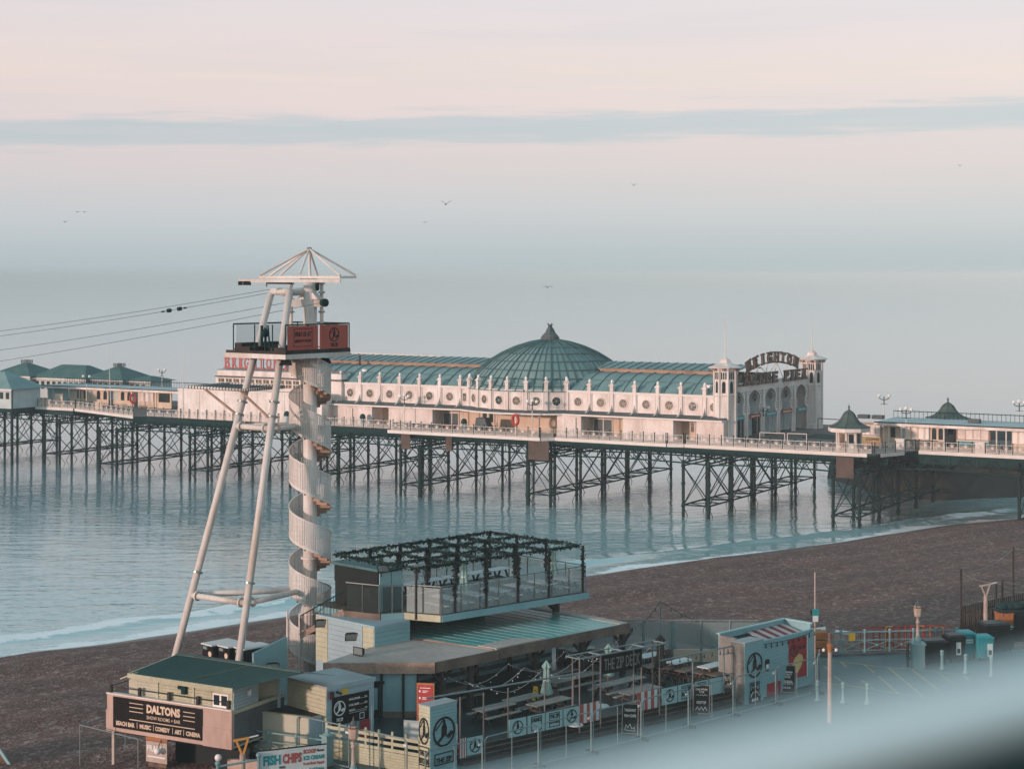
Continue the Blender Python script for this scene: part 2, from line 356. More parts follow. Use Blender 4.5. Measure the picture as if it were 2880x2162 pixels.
sx = NN('ShaderNodeSeparateXYZ'); LL(co.outputs['Object'], sx.inputs[0]); west = NN('ShaderNodeMapRange'); LL(sx.outputs[0], west.inputs[0])
for i, x in enumerate((-4, -26, 0, 1)): west.inputs[i+1].default_value = x
spec = nmath('ADD', nmath('MULTIPLY', wash, .36), nmath('MULTIPLY', nmath('MULTIPLY', brk, nmath('ADD', nmath('MULTIPLY', west.outputs[0], .75), .25)), .30))
spec = nmath('ADD', spec, nmath('MULTIPLY', nmath('MULTIPLY', band(0, 1, 10, 14), west.outputs[0]), .10))
fm = NN('ShaderNodeMapRange'); LL(nmath('ADD', spec, fn), fm.inputs[0]); fm.interpolation_type = 'SMOOTHSTEP'
for i, x in enumerate((.73, .83, 0, 1)): fm.inputs[i+1].default_value = x
foam = fm.outputs[0]
shallow = NN('ShaderNodeMapRange'); LL(at.outputs['Fac'], shallow.inputs[0])
for i, x in enumerate((0, 110, 1, 0)): shallow.inputs[i+1].default_value = x
cm = NN('ShaderNodeMix'); cm.data_type = 'RGBA'; LL(shallow.outputs[0], cm.inputs[0]); cm.inputs[6].default_value = (.25, .36, .39, 1); cm.inputs[7].default_value = (.36, .56, .57, 1)
fx = NN('ShaderNodeMix'); fx.data_type = 'RGBA'; LL(foam, fx.inputs[0]); LL(cm.outputs[2], fx.inputs[6]); fx.inputs[7].default_value = (.93, .95, .95, 1)
LL(fx.outputs[2], b.inputs['Base Color'])
LL(nmath('ADD', nmath('MULTIPLY', foam, .6), .06), b.inputs['Roughness']); b.inputs['IOR'].default_value = 1.75
MATS['sea'] = ms
ds = [-14, -8, -5, -3, -1.5, 0, 1, 2, 3, 4, 4.6, 5.2, 5.8, 6.4, 7, 8, 9.5, 12, 16, 22, 30, 45, 80, 160, 400, 1500, 6000, 28000]
def sea_z(d, v):
    if d > 60: return 0
    k = 5.6+1.2*hn(v.x, v.y, .35); return .02+.42*math.exp(-((d-k)/.9)**2)*(.7+.5*hn(v.x, v.y, .5))+.04*hn(v.x, v.y, 2)+(-.12 if d > 9 else 0)*0
structure_sea = sheet('sea', ds, sea_z, 'sea')
# beach
mbk = bpy.data.materials.new('shingle'); mbk.use_nodes = True; t = mbk.node_tree; b = t.nodes['Principled BSDF']; NN = t.nodes.new; LL = t.links.new
co = NN('ShaderNodeTexCoord')
vo = NN('ShaderNodeTexVoronoi'); vo.inputs['Scale'].default_value = 5.2; LL(co.outputs['Object'], vo.inputs[0])
vo2 = NN('ShaderNodeTexVoronoi'); vo2.inputs['Scale'].default_value = 2.1; LL(co.outputs['Object'], vo2.inputs[0])
big = noise(.14, 5, co.outputs['Object'], .6); fine = noise(1.3, 4, co.outputs['Object'], .7)
bw = NN('ShaderNodeRGBToBW'); LL(vo.outputs['Color'], bw.inputs[0]); bw2 = NN('ShaderNodeRGBToBW'); LL(vo2.outputs['Color'], bw2.inputs[0])
val = nmath('ADD', nmath('MULTIPLY', bw.outputs[0], .55), nmath('ADD', nmath('MULTIPLY', bw2.outputs[0], .30), nmath('MULTIPLY', fine, .5)))
rp = NN('ShaderNodeValToRGB'); LL(nmath('MULTIPLY', val, .8), rp.inputs[0])
el = rp.color_ramp.elements; el[0].position = .12; el[0].color = (.058, .030, .025, 1); el[1].position = .60; el[1].color = (.165, .092, .076, 1)
e = rp.color_ramp.elements.new(.80); e.color = (.36, .26, .23, 1)
at = NN('ShaderNodeAttribute'); at.attribute_name = 'shore'; wet = NN('ShaderNodeMapRange'); LL(at.outputs['Fac'], wet.inputs[0])
for i, x in enumerate((-3.5, -.5, 1, .5)): wet.inputs[i+1].default_value = x
bm_ = NN('ShaderNodeMapRange'); LL(big, bm_.inputs[0])
for i, x in enumerate((.3, .7, .84, 1.14)): bm_.inputs[i+1].default_value = x
mm = NN('ShaderNodeMix'); mm.data_type = 'RGBA'; mm.blend_type = 'MULTIPLY'; mm.inputs[0].default_value = 1; LL(rp.outputs[0], mm.inputs[6]); cc = NN('ShaderNodeCombineColor')
wv = nmath('ADD', at.outputs['Fac'], nmath('MULTIPLY', noise(.10, 4, co.outputs['Object'], .6), 9))       # old tide lines: coarser and finer stones
tide = NN('ShaderNodeMapRange'); LL(nmath('SINE', nmath('MULTIPLY', wv, .95)), tide.inputs[0]); tide.interpolation_type = 'SMOOTHSTEP'
for i, x in enumerate((-.4, 1, .90, 1.07)): tide.inputs[i+1].default_value = x
f_ = nmath('MULTIPLY', nmath('MULTIPLY', bm_.outputs[0], tide.outputs[0]), wet.outputs[0])
for i in range(3): LL(f_, cc.inputs[i])
LL(cc.outputs[0], mm.inputs[7]); LL(mm.outputs[2], b.inputs['Base Color']); wr_ = NN('ShaderNodeMapRange'); LL(at.outputs['Fac'], wr_.inputs[0]); b.inputs['Specular IOR Level'].default_value = .3
for i, x in enumerate((-4, -.5, .9, .3)): wr_.inputs[i+1].default_value = x
LL(wr_.outputs[0], b.inputs['Roughness'])
bp = NN('ShaderNodeBump'); bp.inputs['Strength'].default_value = .8; bp.inputs['Distance'].default_value = .09; LL(nmath('ADD', vo.outputs['Distance'], nmath('MULTIPLY', fine, 1.2)), bp.inputs['Height']); LL(bp.outputs[0], b.inputs['Normal'])
MATS['shingle'] = mbk
prof = [(12, -1.5), (0, .06), (-4, .75), (-9, 1.5), (-13, 2.15), (-16, 2.2), (-24, 2.75), (-30, 3.35), (-33, 3.3), (-45, 4.2), (-50, 4.45), (-56, 4.5), (-90, 4.6), (-500, 4.7)]
def beach_z(d, v):
    for (d0, z0), (d1, z1) in zip(prof, prof[1:]):
        if d <= d0 and d >= d1: z = z0+(z1-z0)*(d-d0)/(d1-d0); break
    k = min(1, max(0, -d/5))*(1 if d > -48 else .15); return z+k*(.26*hn(v.x, v.y, .45)+.09*hn(v.x, v.y, 1.9)+.10*math.sin(d*.9+1.5*hn(v.x, v.y, .12)))
structure_beach = sheet('beach', [12, 4, 1, 0, -1, -2.5, -4]+[-5.2-1.2*i for i in range(38)]+[-56, -70, -90, -500], beach_z, 'shingle')
# promenade slab and the paved apron
def poly(pts, z0, z1): return MB().hexa([(x, y, z0) for x, y in pts], [(x, y, z1) for x, y in pts])
pe = [PQ(*c, 0) for c in ((-9.2, -60), (-9.2, 2.2), (-10.6, 8.3), (-8.6, 15.5), (22, 15.5), (22, 5))]
pe += [Gd(2290, 1845, 5), Gd(2315, 1843, 5), Gd(2573, 1833, 5), Gd(2700, 1829, 5), V((62, 112, 0)), V((120, 60, 0))]
structure('promenade', poly([(v.x, v.y) for v in pe], 1.5, 5), 'paving')
# worn yellow hatching on the apron, painted lines 4 mm above the paving
NPX = lambda x, y: Gd(2240+x/3.456, 1580+y/3.456, 5.004)
rm = thing('road_marking', 'worn yellow hatched box painted on the paving beside the bins', 'road marking', NPX(900, 1100))
hat = [(190, 935, 430, 965), (430, 965, 900, 1025), (900, 1025, 1110, 1036), (1110, 1036, 1740, 1110), (200, 1172, 480, 1195), (480, 1195, 990, 1275), (990, 1275, 1500, 1345),
       (265, 1005, 312, 1050), (430, 967, 485, 1015), (660, 997, 755, 1072), (370, 1105, 488, 1195), (630, 1145, 745, 1230), (800, 1110, 988, 1272), (895, 1026, 1240, 1310),
       (1115, 1037, 1380, 1240), (1370, 1067, 1560, 1200), (1610, 1097, 1680, 1140), (170, 930, 215, 965)]
for i, (x0, y0, x1, y1) in enumerate(hat):
    a = NPX(x0, y0); c = NPX(x1, y1); d = (c-a).normalized(); n = V((-d.y, d.x, 0))*.07; up = V((0, 0, .0015*(i % 2)))
    part('painted_line', MB().add([a-n+up, c-n+up, c+n+up, a+n+up], [(0, 1, 2, 3)]), 'hatch_yellow', rm)
# seabed pieces: shingle bank beyond the pier
mb = MB()
bank = [(2325, 1345), (2420, 1375), (2520, 1402), (2640, 1408), (2760, 1402), (2900, 1398), (3300, 1390)]
fr_ = [Gd(x, y, 0) for x, y in bank]; n = len(fr_)
rows = [[v+V((0, 0, -.4)) for v in fr_], [v+V((.6, 1.5, 1.7+.3*min(i, 3))) for i, v in enumerate(fr_)], [v+V((1.5, 3.5, 3.2+.8*min(i, 3))) for i, v in enumerate(fr_)], [v+V((3, 30, 3.4+.8*min(i, 3))) for i, v in enumerate(fr_)]]
for r in rows: mb.v += [tuple(v) for v in r]
mb.f = [(j*n+i, j*n+i+1, (j+1)*n+i+1, (j+1)*n+i) for j in range(3) for i in range(n-1)]
structure('shingle_bank', mb, 'under_pier_dark', True)  # base colour darkened to stand in for the shade beneath the pier
# ================================================================ PIER
DZ = 8.35
pier = thing('pier', 'long iron pleasure pier on dark piles striding out into the sea', 'pier', ST(0, 15, 0))
near = [(-150, 6.1), (-77.5, 6.1), (-60.5, -.1), (-59, .6), (-17.6, .6), (-17.6, -.9), (4.4, -.9), (5.6, .4), (20.6, .1), (22.6, .6), (45.3, .5), (45.6, .5), (48.3, 6.9), (110, 6.9)]
far = [(110, 24), (48, 24), (46, 35), (-62, 35), (-77, 25), (-150, 25)]
ol = near+far
part('deck', MB().hexa([ST(s, t, DZ-.28) for s, t in ol], [ST(s, t, DZ-.03) for s, t in ol]), 'iron', pier)
part('deck_boards', MB().hexa([ST(s, t, DZ-.028) for s, t in ol], [ST(s, t, DZ) for s, t in ol]), 'deck_wood', pier)
# pale fascia boards where the photo shows them
for (s0, t0), (s1, t1) in [((-112, 6.1), (-77.8, 6.1)), ((-77.5, 6.1), (-60.7, -.03)), ((-17.6, -.9), (4.4, -.9)), ((4.5, -.87), (5.6, .4)), ((5.7, .4), (20.6, .1)), ((20.7, .12), (22.6, .6)), ((22.7, .6), (44.6, .5)), ((45.9, 1.2), (47.4, 4.8)), ((48.4, 6.9), (100, 6.9))]:
    d = V((s1-s0, t1-t0)).normalized(); n = V((d.y, -d.x))
    f = lambda a, z: [ST(s0-n.x*-a, t0+n.y*a, z), ST(s1+n.x*a, t1+n.y*a, z)]
    a0, a1 = f(.06, DZ-.34); b0, b1 = f(.01, DZ-.34); c0, c1 = f(.06, DZ+.06); e0, e1 = f(.01, DZ+.06)
    part('fascia_board', MB().hexa([a0, a1, b1, b0], [c0, c1, e1, e0]), 'cream_rail', pier)
# piles in paired rows, five across
rows = [-101, -98, -84, -81, -67.2, -64, -50.8, -47.7, -33.8, -30.8, -16.4, -13.5, 2.1, 5.2, 22.7, 25.9, 40.8, 43.8, 59.6, 77]
pm = MB().tube((0, 0, -3), (0, 0, 6.6), .19, n=8)
for z in (1.35, 3.9, 5.95): pm.tube((0, 0, z-.16), (0, 0, z+.16), .25, n=8)
pile_me = mesh(pm, (0, 0, 0), True); pile_me.materials.append(M('pile_iron'))
TS = [.25, 7.0, 13.9, 20.8, 27.7, 34.6]
for i, s in enumerate(rows):
    ts = TS if -65 < s < 46 else ([6.6, 12.2, 17.8, 23.4] if s < -70 or s > 46 else TS)
    for j, tt in enumerate(ts):
        big = 1.45 if (s in (-13.5, 2.1, -98) and j == 0) else 1
        share('pile', pile_me, pier, ST(s, tt, 0), scale=(big, big, 1))
    # cross bracing of each bay in this row
    for ta, tb in zip(ts, ts[1:]):
        m_ = MB(); e_ = lambda tt, z: ST(s, tt, z); tm = (ta+tb)/2
        m_.tube(e_(ta, 1.4), e_(tb, 5.9), .07, n=5).tube(e_(tb, 1.4), e_(ta, 5.9), .07, n=5)
        m_.tube(e_(ta, 1.3), e_(ta+1.7, -.6), .045, n=5).tube(e_(tb, 1.3), e_(tb-1.7, -.6), .045, n=5)
        m_.bar(e_(ta, 1.42), e_(tb, 1.42), .14, .16).bar(e_(ta, 5.95), e_(tb, 5.95), .12, .15)
        part('cross_brace', m_, 'iron', pier)
for a, c in zip(rows[::2], rows[1::2]):                    # lacing between the two rows of a pair
    if c-a > 5: continue
    ts = TS if -70 < a < 46 else [6.6, 12.2, 17.8, 23.4]
    m_ = MB()
    for k, tt in enumerate(ts):
        m_.bar(ST(a, tt, 1.42), ST(c, tt, 1.42), .12, .14)
        m_.tube(ST(a, tt, 1.4), ST(c, tt, 5.9), .05, n=5).tube(ST(c, tt, 1.4), ST(a, tt, 5.9), .05, n=5)
        if k+1 < len(ts):
            for q in range(4): u0 = tt+(ts[k+1]-tt)*q/4; u1 = tt+(ts[k+1]-tt)*(q+1)/4; m_.bar(ST(a if q % 2 else c, u0, 1.42), ST(c if q % 2 else a, u1, 1.42), .08, .08)
    part('pile_lacing', m_, 'iron', pier)
# lattice girders under the deck
def girder(p0, p1, z0, z1, n, w=.16, arch=0.):
    m_ = MB(); p0 = V(p0); p1 = V(p1); lo = lambda k: p0.lerp(p1, k)+V((0, 0, z0+arch*(1-(2*k-1)**2))); hi = lambda k: p0.lerp(p1, k)+V((0, 0, z1))
    for k in range(n):
        a, c = k/n, (k+1)/n
        m_.bar(lo(a), lo(c), w, .16).bar(hi(a), hi(c), w, .3)
        m_.bar(lo(a), hi(c), .07, .09) if k % 2 else m_.bar(hi(a), lo(c), .07, .09)
        m_.bar(lo(a), hi(a), .08, .09)
    m_.bar(lo(1), hi(1), .08, .09)
    return m_
def brk_s(): return [(-150, -101), (-101, -81)]+[(a, c) for a, c in ((-81, -64), (-64, -47.7), (-47.7, -30.8), (-30.8, -13.5), (-13.5, 5.2), (5.2, 25.9), (25.9, 43.8), (43.8, 59.6), (59.6, 77), (77, 108))]
for a, c in brk_s():
    wide = a > -65 and c < 46
    for tt in (TS if wide else [6.6, 12.2, 17.8, 23.4]):
        part('lattice_girder', girder(ST(a, tt, 0), ST(c, tt, 0), 6.15, 7.85, max(6, int((c-a)/1.5)), arch=.25), 'iron', pier)
for s in rows:
    ts = TS if -65 < s < 46 else [6.6, 12.2, 17.8, 23.4]
    part('cross_girder', girder(ST(s, ts[0], 0), ST(s, ts[-1], 0), 6.3, 7.85, 20), 'iron', pier)
m_ = MB()
for k in range(-140, 108, 2):                               # deck joists, too dense to pick apart
    t0, t1 = (.9, 34.5) if -60 < k < 45 else (7.2, 23.6)
    m_.fb(ST, k, k+.14, t0, t1, DZ-.62, DZ-.29)
part('joists', m_, 'iron', pier, kind='stuff')
for tt in (3.4, 10.4, 17.4, 24.2, 31): part('bearer', MB().fb(ST, -64, 46, tt, tt+.3, 6.95, DZ-.29), 'iron', pier)
for tt in (9.4, 15, 20.6):
    part('bearer', MB().fb(ST, 47, 108, tt, tt+.3, 6.7, DZ-.29), 'iron', pier); part('bearer', MB().fb(ST, -145, -65, tt, tt+.3, 6.95, DZ-.29), 'iron', pier)
part('edge_beam', MB().fb(ST, -59, -17.7, .75, 1.05, 7.55, 8.05), 'dark_green', pier)
part('edge_beam', MB().fb(ST, -17.5, 44.5, .7, 1.0, 7.5, 8.0), 'dark_green', pier)
part('edge_beam', MB().fb(ST, 48.5, 108, 7.1, 7.5, 6.9, 8.02), 'dark_green', pier)
part('edge_beam', MB().fb(ST, -145, -78, 6.3, 6.7, 7.3, 8.02), 'dark_green', pier)
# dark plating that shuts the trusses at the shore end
part('girder_plating', MB().fb(ST, 46, 108, 14, 14.2, 5.4, 7.9), 'under_pier_dark', pier)
for s, tt, wd, h_ in ((-15.8, -.55, 1.3, 1.9), (-9.6, .1, .9, 1.9), (2.6, -.55, 2.8, 2.3), (41.3, -.2, 2.0, 2.3)):
    part('rusty_plate', MB().fb(ST, s, s+wd, tt, tt+.12, 7.98-h_, 7.98), 'rust_plate', pier)
    part('rusty_plate', MB().fb(ST, s, s+.12, tt+.13, tt+1.6, 7.98-h_, 7.98), 'rust_plate', pier)
# railing: posts and ornamental cast panels
pk = MB().tube((0, 0, 0), (0, 0, 1.16), .055, n=6).ball((0, 0, 1.2), .085, 6, 4)
for z in (.3, .75): pk.tube((0, 0, z), (0, 0, z+.07), .085, n=6)
post_me = mesh(pk, (0, 0, 0)); post_me.materials.append(M('dark_green'))
pn = MB()                                                    # panel in x 0..1 (scaled to its length), z up
pn.bar((0, 0, 1.02), (1, 0, 1.02), .05, .05).bar((0, 0, .10), (1, 0, .10), .04, .05)
for r_ in range(3):
    for c_ in range(7):
        x = (c_+.5+(.5 if r_ % 2 else 0))/7.5; z = .20+r_*.16
        pn.add([(x+.052*math.cos(k*math.pi/3), -.012, z+.088*math.sin(k*math.pi/3)) for k in range(6)]+[(x+.030*math.cos(k*math.pi/3), -.012, z+.05*math.sin(k*math.pi/3)) for k in range(6)],
               [(k, (k+1) % 6, 6+(k+1) % 6, 6+k) for k in range(6)])
for k in range(-3, 4): pn.bar((.5, 0, .55), (.5+.085*k, 0, 1.0-.07*abs(k)), .02, .02)
pn.add([(.5+.09*math.cos(k*math.pi/4), -.02, .62+.11*math.sin(k*math.pi/4)) for k in range(8)], [tuple(range(8))])
for x in (.06, .94): pn.bar((x, 0, .1), (x, 0, 1.0), .02, .02)
panel_me = mesh(pn, (0, 0, 0)); panel_me.materials.append(M('cream_rail'))
def railing(s0, t0, s1, t1, step=1.5, parent=pier, z=DZ+.02):
    a = ST(s0, t0, z); c = ST(s1, t1, z); n = max(1, round((c-a).length/step)); rz = math.atan2((c-a).y, (c-a).x); ln = (c-a).length/n
    for k in range(n+1):
        p = a.lerp(c, k/n); share('railing_post', post_me, parent, p)
        if k < n: share('railing_panel', panel_me, parent, p, rz, (ln, 1, 1))
ins = .16
for (s0, t0), (s1, t1) in [((-112, 6.1), (-77.6, 6.1)), ((-77.4, 6.1), (-60.8, 0)), ((-59, .6), (-17.9, .6)), ((-17.3, -.9), (4.2, -.9)), ((4.3, -.8), (5.5, .4)), ((5.8, .4), (20.5, .1)), ((20.7, .15), (22.5, .6)), ((22.8, .6), (45.1, .5)), ((45.4, .6), (48, 6.8)), ((48.4, 6.9), (84, 6.9))]:
    railing(s0, t0+ins, s1, t1+ins)
# ================================================================ PALACE OF AMUSEMENTS on the pier
pal = thing('amusement_palace', 'pale pink domed amusement hall with copper green roofs standing on the pier', 'building', ST(0, 13, DZ))
S0, TC, RD = -1.85, 13., 11.
ZL, ZT = 11.2, 13.8
BEV = lambda *a: MB().fb(ST, *a)
# --- upper walls: bays with round windows
def round_window(c, ux, r=.42, nrm=None, parent=pal, gold=True):
    ux = V(ux).normalized(); nn = ux.cross(UZ) if nrm is None else nrm
    wdw = part('window', MB().ring(V(c)+nn*.02, ux, UZ, r, r*1.22, 20, .05), 'white_paint', parent)
    part('pane', MB().disc(V(c)+nn*.03, ux, UZ, r, n=18), 'window_gold' if gold else 'glass_dark', wdw)
    bm = MB()
    for a in (0, 60, 120): ca, sa = math.cos(math.radians(a+15)), math.sin(math.radians(a+15)); d = ux*ca+UZ*sa; bm.bar(V(c)+nn*.05-d*r, V(c)+nn*.05+d*r, .02, .02)
    part('glazing_bar', bm, 'cream_rail', wdw)
def pilaster(base, z0, z1, ux, nn, parent=pal):
    fr = lambda x, y, z: V(base)*1+ux*x-nn*y+V((0, 0, z-V(base).z))
    m_ = MB().fb(fr, -.22, .22, -.16, .3, z0, z1-.02).fb(fr, -.34, .34, -.28, .42, z1, z1+.1)
    m_.hexa([fr(-.28, -.22, z1+.1), fr(.28, -.22, z1+.1), fr(.28, .36, z1+.1), fr(-.28, .36, z1+.1)], [fr(-.1, -.04, z1+.34), fr(.1, -.04, z1+.34), fr(.1, .18, z1+.34), fr(-.1, .18, z1+.34)])
    p = part('pilaster', m_, 'white_paint', parent)
    part('finial', MB().ball(fr(0, .07, z1+.52), .19, 8, 6, 1.25), 'lamp_white', p, True)
def bracket(base, ux, nn, parent=pal):
    fr = lambda x, o, z: V(base)+ux*x+nn*o+V((0, 0, z)); pts = [(.16, 1.15), (.16, 0)]+[(.16+1.25*k/6, .05+1.05*(1-k/6)**2.4) for k in range(6, 0, -1)]
    part('bracket', MB().hexa([fr(-.06, o, z) for o, z in pts], [fr(.06, o, z) for o, z in pts]), 'cream_rail', parent)
def bay(a, c, nn, cap=True):
    """one wall bay between two plan points"""
    a = V(a); c = V(c); ux = (c-a).normalized(); ln = (c-a).length
    fr = lambda x, o, z: a+ux*x+nn*o+V((0, 0, z-a.z))
    part('wall_panel', MB().fb(fr, 0, ln, -.3, 0, ZL-.1, ZT), 'white_paint', pal)
    m_ = MB().fb(fr, 0, ln, .003, .12, ZT-.22, ZT+.06).fb(fr, .28, ln-.28, .003, .06, ZL+.02, ZL+.25)
    for x in (.3, ln-.4): m_.fb(fr, x, x+.1, .003, .07, ZL+.26, ZT-.24)
    part('moulding', m_, 'cream_rail', pal)
    round_window(fr(ln/2, 0, ZL+1.28), ux, .52, nn, gold=R.random() < .8)
NV = -VV
lw = [spx(x, 4.5) for x in (700, 740, 790, 845, 900, 958, 1013, 1068, 1124, 1180, 1237, 1294)]; lw.append(S0-7.0)
rw = [S0+7.0+.02]+[spx(x, 4.5) for x in (1658, 1721, 1785, 1850, 1915, 1982, 2036)]
for arr in (lw[4:], rw):
    for a, c in zip(arr, arr[1:]):
        if c-a < .8: part('wall_panel', BEV(a, c, 4.5, 4.8, ZL, ZT), 'white_paint', pal); continue
        bay(ST(a, 4.5, ZL), ST(c, 4.5, ZL), NV)
    for k, s in enumerate(arr):
        if arr is rw and k == len(arr)-1: continue
        pilaster(ST(s, 4.5, ZL), ZL-.05, ZT+.75, UU, NV)
        if 0 < k < len(arr)-1: bracket(ST(s, 4.5, ZL), UU, NV)
ang0 = math.acos(8.5/RD); nf = 6
dr = lambda a, r, z: ST(S0+r*math.sin(a), TC-r*math.cos(a), z)
for k in range(nf):
    a, c = -ang0+2*ang0*k/nf, -ang0+2*ang0*(k+1)/nf; P0, P1 = dr(a, RD, ZL), dr(c, RD, ZL); ux = (P1-P0).normalized(); bay(P0, P1, ux.cross(UZ))
for k in range(nf+1):
    a = -ang0+2*ang0*k/nf; nn = (dr(a, RD, 0)-dr(a, 0, 0)).normalized(); pilaster(dr(a, RD, ZL), ZL-.05, ZT+.95, UZ.cross(nn), nn)
# --- ledge canopy above the ground storey (follows wings and drum)
edge = [(lw[4], 2.6), (S0-9.2, 2.6)]+[(S0+(RD+1.5)*math.sin(-.62+1.24*k/8), TC-(RD+1.5)*math.cos(-.62+1.24*k/8)) for k in range(9)]+[(S0+9.2, 2.6), (spx(2030, 2.6), 2.6)]
ol = edge+[(edge[-1][0], 6.5), (edge[0][0], 6.5)]
part('canopy_roof', MB().hexa([ST(s, t_, ZL-.30) for s, t_ in ol], [ST(s, t_, ZL-.10) for s, t_ in ol]), 'cream_rail', pal)
ol2 = [(s, t_+.06) for s, t_ in edge]+[(edge[-1][0], 6.4), (edge[0][0], 6.4)]
ol3 = [(s, t_+1.75) for s, t_ in edge]+[(edge[-1][0], 6.4), (edge[0][0], 6.4)]
part('canopy_covering', MB().hexa([ST(s, t_, ZL-.098) for s, t_ in ol2], [ST(s, t_, ZL+.22) for s, t_ in ol3]), 'lead_grey', pal)
# --- ground storey
def gwall(x0, x1, tt, m='white_paint', name='wall_panel', z1=ZL-.3): return part(name, BEV(spx(x0, tt), spx(x1, tt), tt, tt+.25, DZ, z1), m, pal)
boards = MB()
for x0, x1 in ((700, 1047), (1093, 1217), (1567, 1635), (1752, 1894), (1958, 2036)):
    gwall(x0, x1, 3.2)
    for k in range(12): boards.fb(ST, spx(x0, 3.17)+.05, spx(x1, 3.17)-.05, 3.15, 3.196, DZ+.1+k*.2, DZ+.28+k*.2)
    for x in (x0, x1): part('return_wall', BEV(spx(x, 3.2)-.1, spx(x, 3.2)+.1, 3.46, 5.6, DZ, ZL-.31), 'white_paint', pal)
part('cladding', boards, 'white_paint', pal, kind='stuff')
part('wall_panel', BEV(spx(700, 5.7), spx(2036, 5.7), 5.7, 5.95, DZ, ZL-.31), 'ochre_wall', pal)
def door(x0, x1, tt, z1, m='lead_grey', arch=False):
    s0, s1 = spx(x0, tt), spx(x1, tt); d = part('door', BEV(s0, s1, tt-.08, tt-.005, DZ+.02, z1), m, pal)
    if arch: part('pane', BEV(s0+.12, s1-.12, tt-.12, tt-.085, DZ+1.0, z1-.15), 'glass_dark', d)
    part('door_frame', MB().fb(ST, s0-.1, s0-.005, tt-.12, tt-.004, DZ+.02, z1+.1).fb(ST, s1+.005, s1+.1, tt-.12, tt-.004, DZ+.02, z1+.1).fb(ST, s0, s1, tt-.12, tt-.004, z1+.003, z1+.1), 'cream_rail', d)
door(1060, 1078, 5.7, DZ+2.1, 'pale_teal_wall'); door(1250, 1290, 5.7, DZ+1.9); door(1357, 1372, 5.7, DZ+2.3, 'ochre_wall', True); door(1375, 1390, 5.7, DZ+2.3, 'ochre_wall', True)
door(1672, 1722, 5.7, DZ+2.0); door(1942, 1955, 5.7, DZ+2.4, 'ochre_wall', True); door(1590, 1618, 3.12, DZ+2.2, 'white_paint'); door(975, 990, 3.12, DZ+2.1, 'white_paint')
for x in (1271, 1301, 1517, 1697, 1398, 1450):
    s = spx(x, 3.3); part('column', MB().tube(ST(s, 3.3, DZ), ST(s, 3.3, ZL-.3), .07, n=8).tube(ST(s, 3.3, DZ), ST(s, 3.3, DZ+.5), .12, n=8), 'cream_rail', pal)
# --- barrel roofs with standing seams, clerestory and ridge cap
prof_r = [(4.62, 13.72)]+[(4.62+5.2*(1-math.cos(a)) ** .9*1.0, 13.72+2.25*math.sin(a)) for a in [math.pi/2*k/8 for k in range(1, 9)]]
prof_r = [(4.62+5.6*(k/8), 13.72+2.2*math.sin(math.pi/2*(k/8))**.85) for k in range(9)]
ridge_t = 14.2
def sweep(pr, s0, s1, thick=None):
    m_ = MB(); n = len(pr)
    for s in (s0, s1): m_.v += [tuple(ST(s, a, z)) for a, z in pr]
    m_.f = [(k, n+k, n+k+1, k+1) for k in range(n-1)]; return m_
for s0, s1, gap in ((spx(770, 4.6), S0-5.5, 1.75), (S0+5.5, 25.3, 1.75)):
    roof = part('roof', sweep(prof_r, s0, s1), 'copper', pal, True)
    back = [(2*ridge_t-a, z) for a, z in prof_r][::-1]; part('roof', sweep(back, s0, s1), 'copper', pal, True)
    n = round((s1-s0)/gap)
    for k in range(n+1):
        s = s0+(s1-s0)*k/n; part('roof_seam', MB().path([ST(s, a, z+.05) for a, z in prof_r], .05, 5), 'copper_rib', roof)
    for k in (3, 6):
        a, z = prof_r[k]; part('roof_seam', MB().bar(ST(s0, a, z+.03), ST(s1, a, z+.03), .09, .08), 'copper_rib', roof)
    part('clerestory_wall', MB().fb(ST, s0+1.2, s1, 10.23, 10.4, 15.85, 16.36), 'clerestory', pal)
    cp = [(9.9, 16.38), (ridge_t, 17.02), (2*ridge_t-9.9, 16.38)]; cap = part('ridge_roof', sweep(cp, s0+1, s1), 'copper', pal)
    n = round((s1-s0)/1.3)
    for k in range(n+1):
        s = s0+1+(s1-s0-1)*k/n; part('roof_seam', MB().bar(ST(s, 9.85, 16.40), ST(s, ridge_t, 17.05), .09, .09), 'copper_rib', cap)
    part('gable_wall', MB().hexa([ST(s0+.01, a, z) for a, z in prof_r]+[ST(s0+.01, 10.3, 13.7)], [ST(s0+.2, a, z-.02) for a, z in prof_r]+[ST(s0+.2, 10.3, 13.7)]), 'copper', pal)
for x, y, tt in ((1026, 1042, 7), (976, 1056, 5.6), (1997, 1082, 6.0)):
    s = spx(x, tt); zz = 14.75 if tt < 6.5 else 15.25; part('roof_vent', MB().tube(ST(s-.8 if tt == 6. else s-.35, tt, zz), ST(s+.8 if tt == 6. else s+.35, tt, zz), .22, n=10), 'lamp_white', pal, True)
s = spx(1012, 9); part('flue', MB().tube(ST(s, 9, 15.6), ST(s, 9, 17.2), .13, n=8), 'letter_edge', pal)
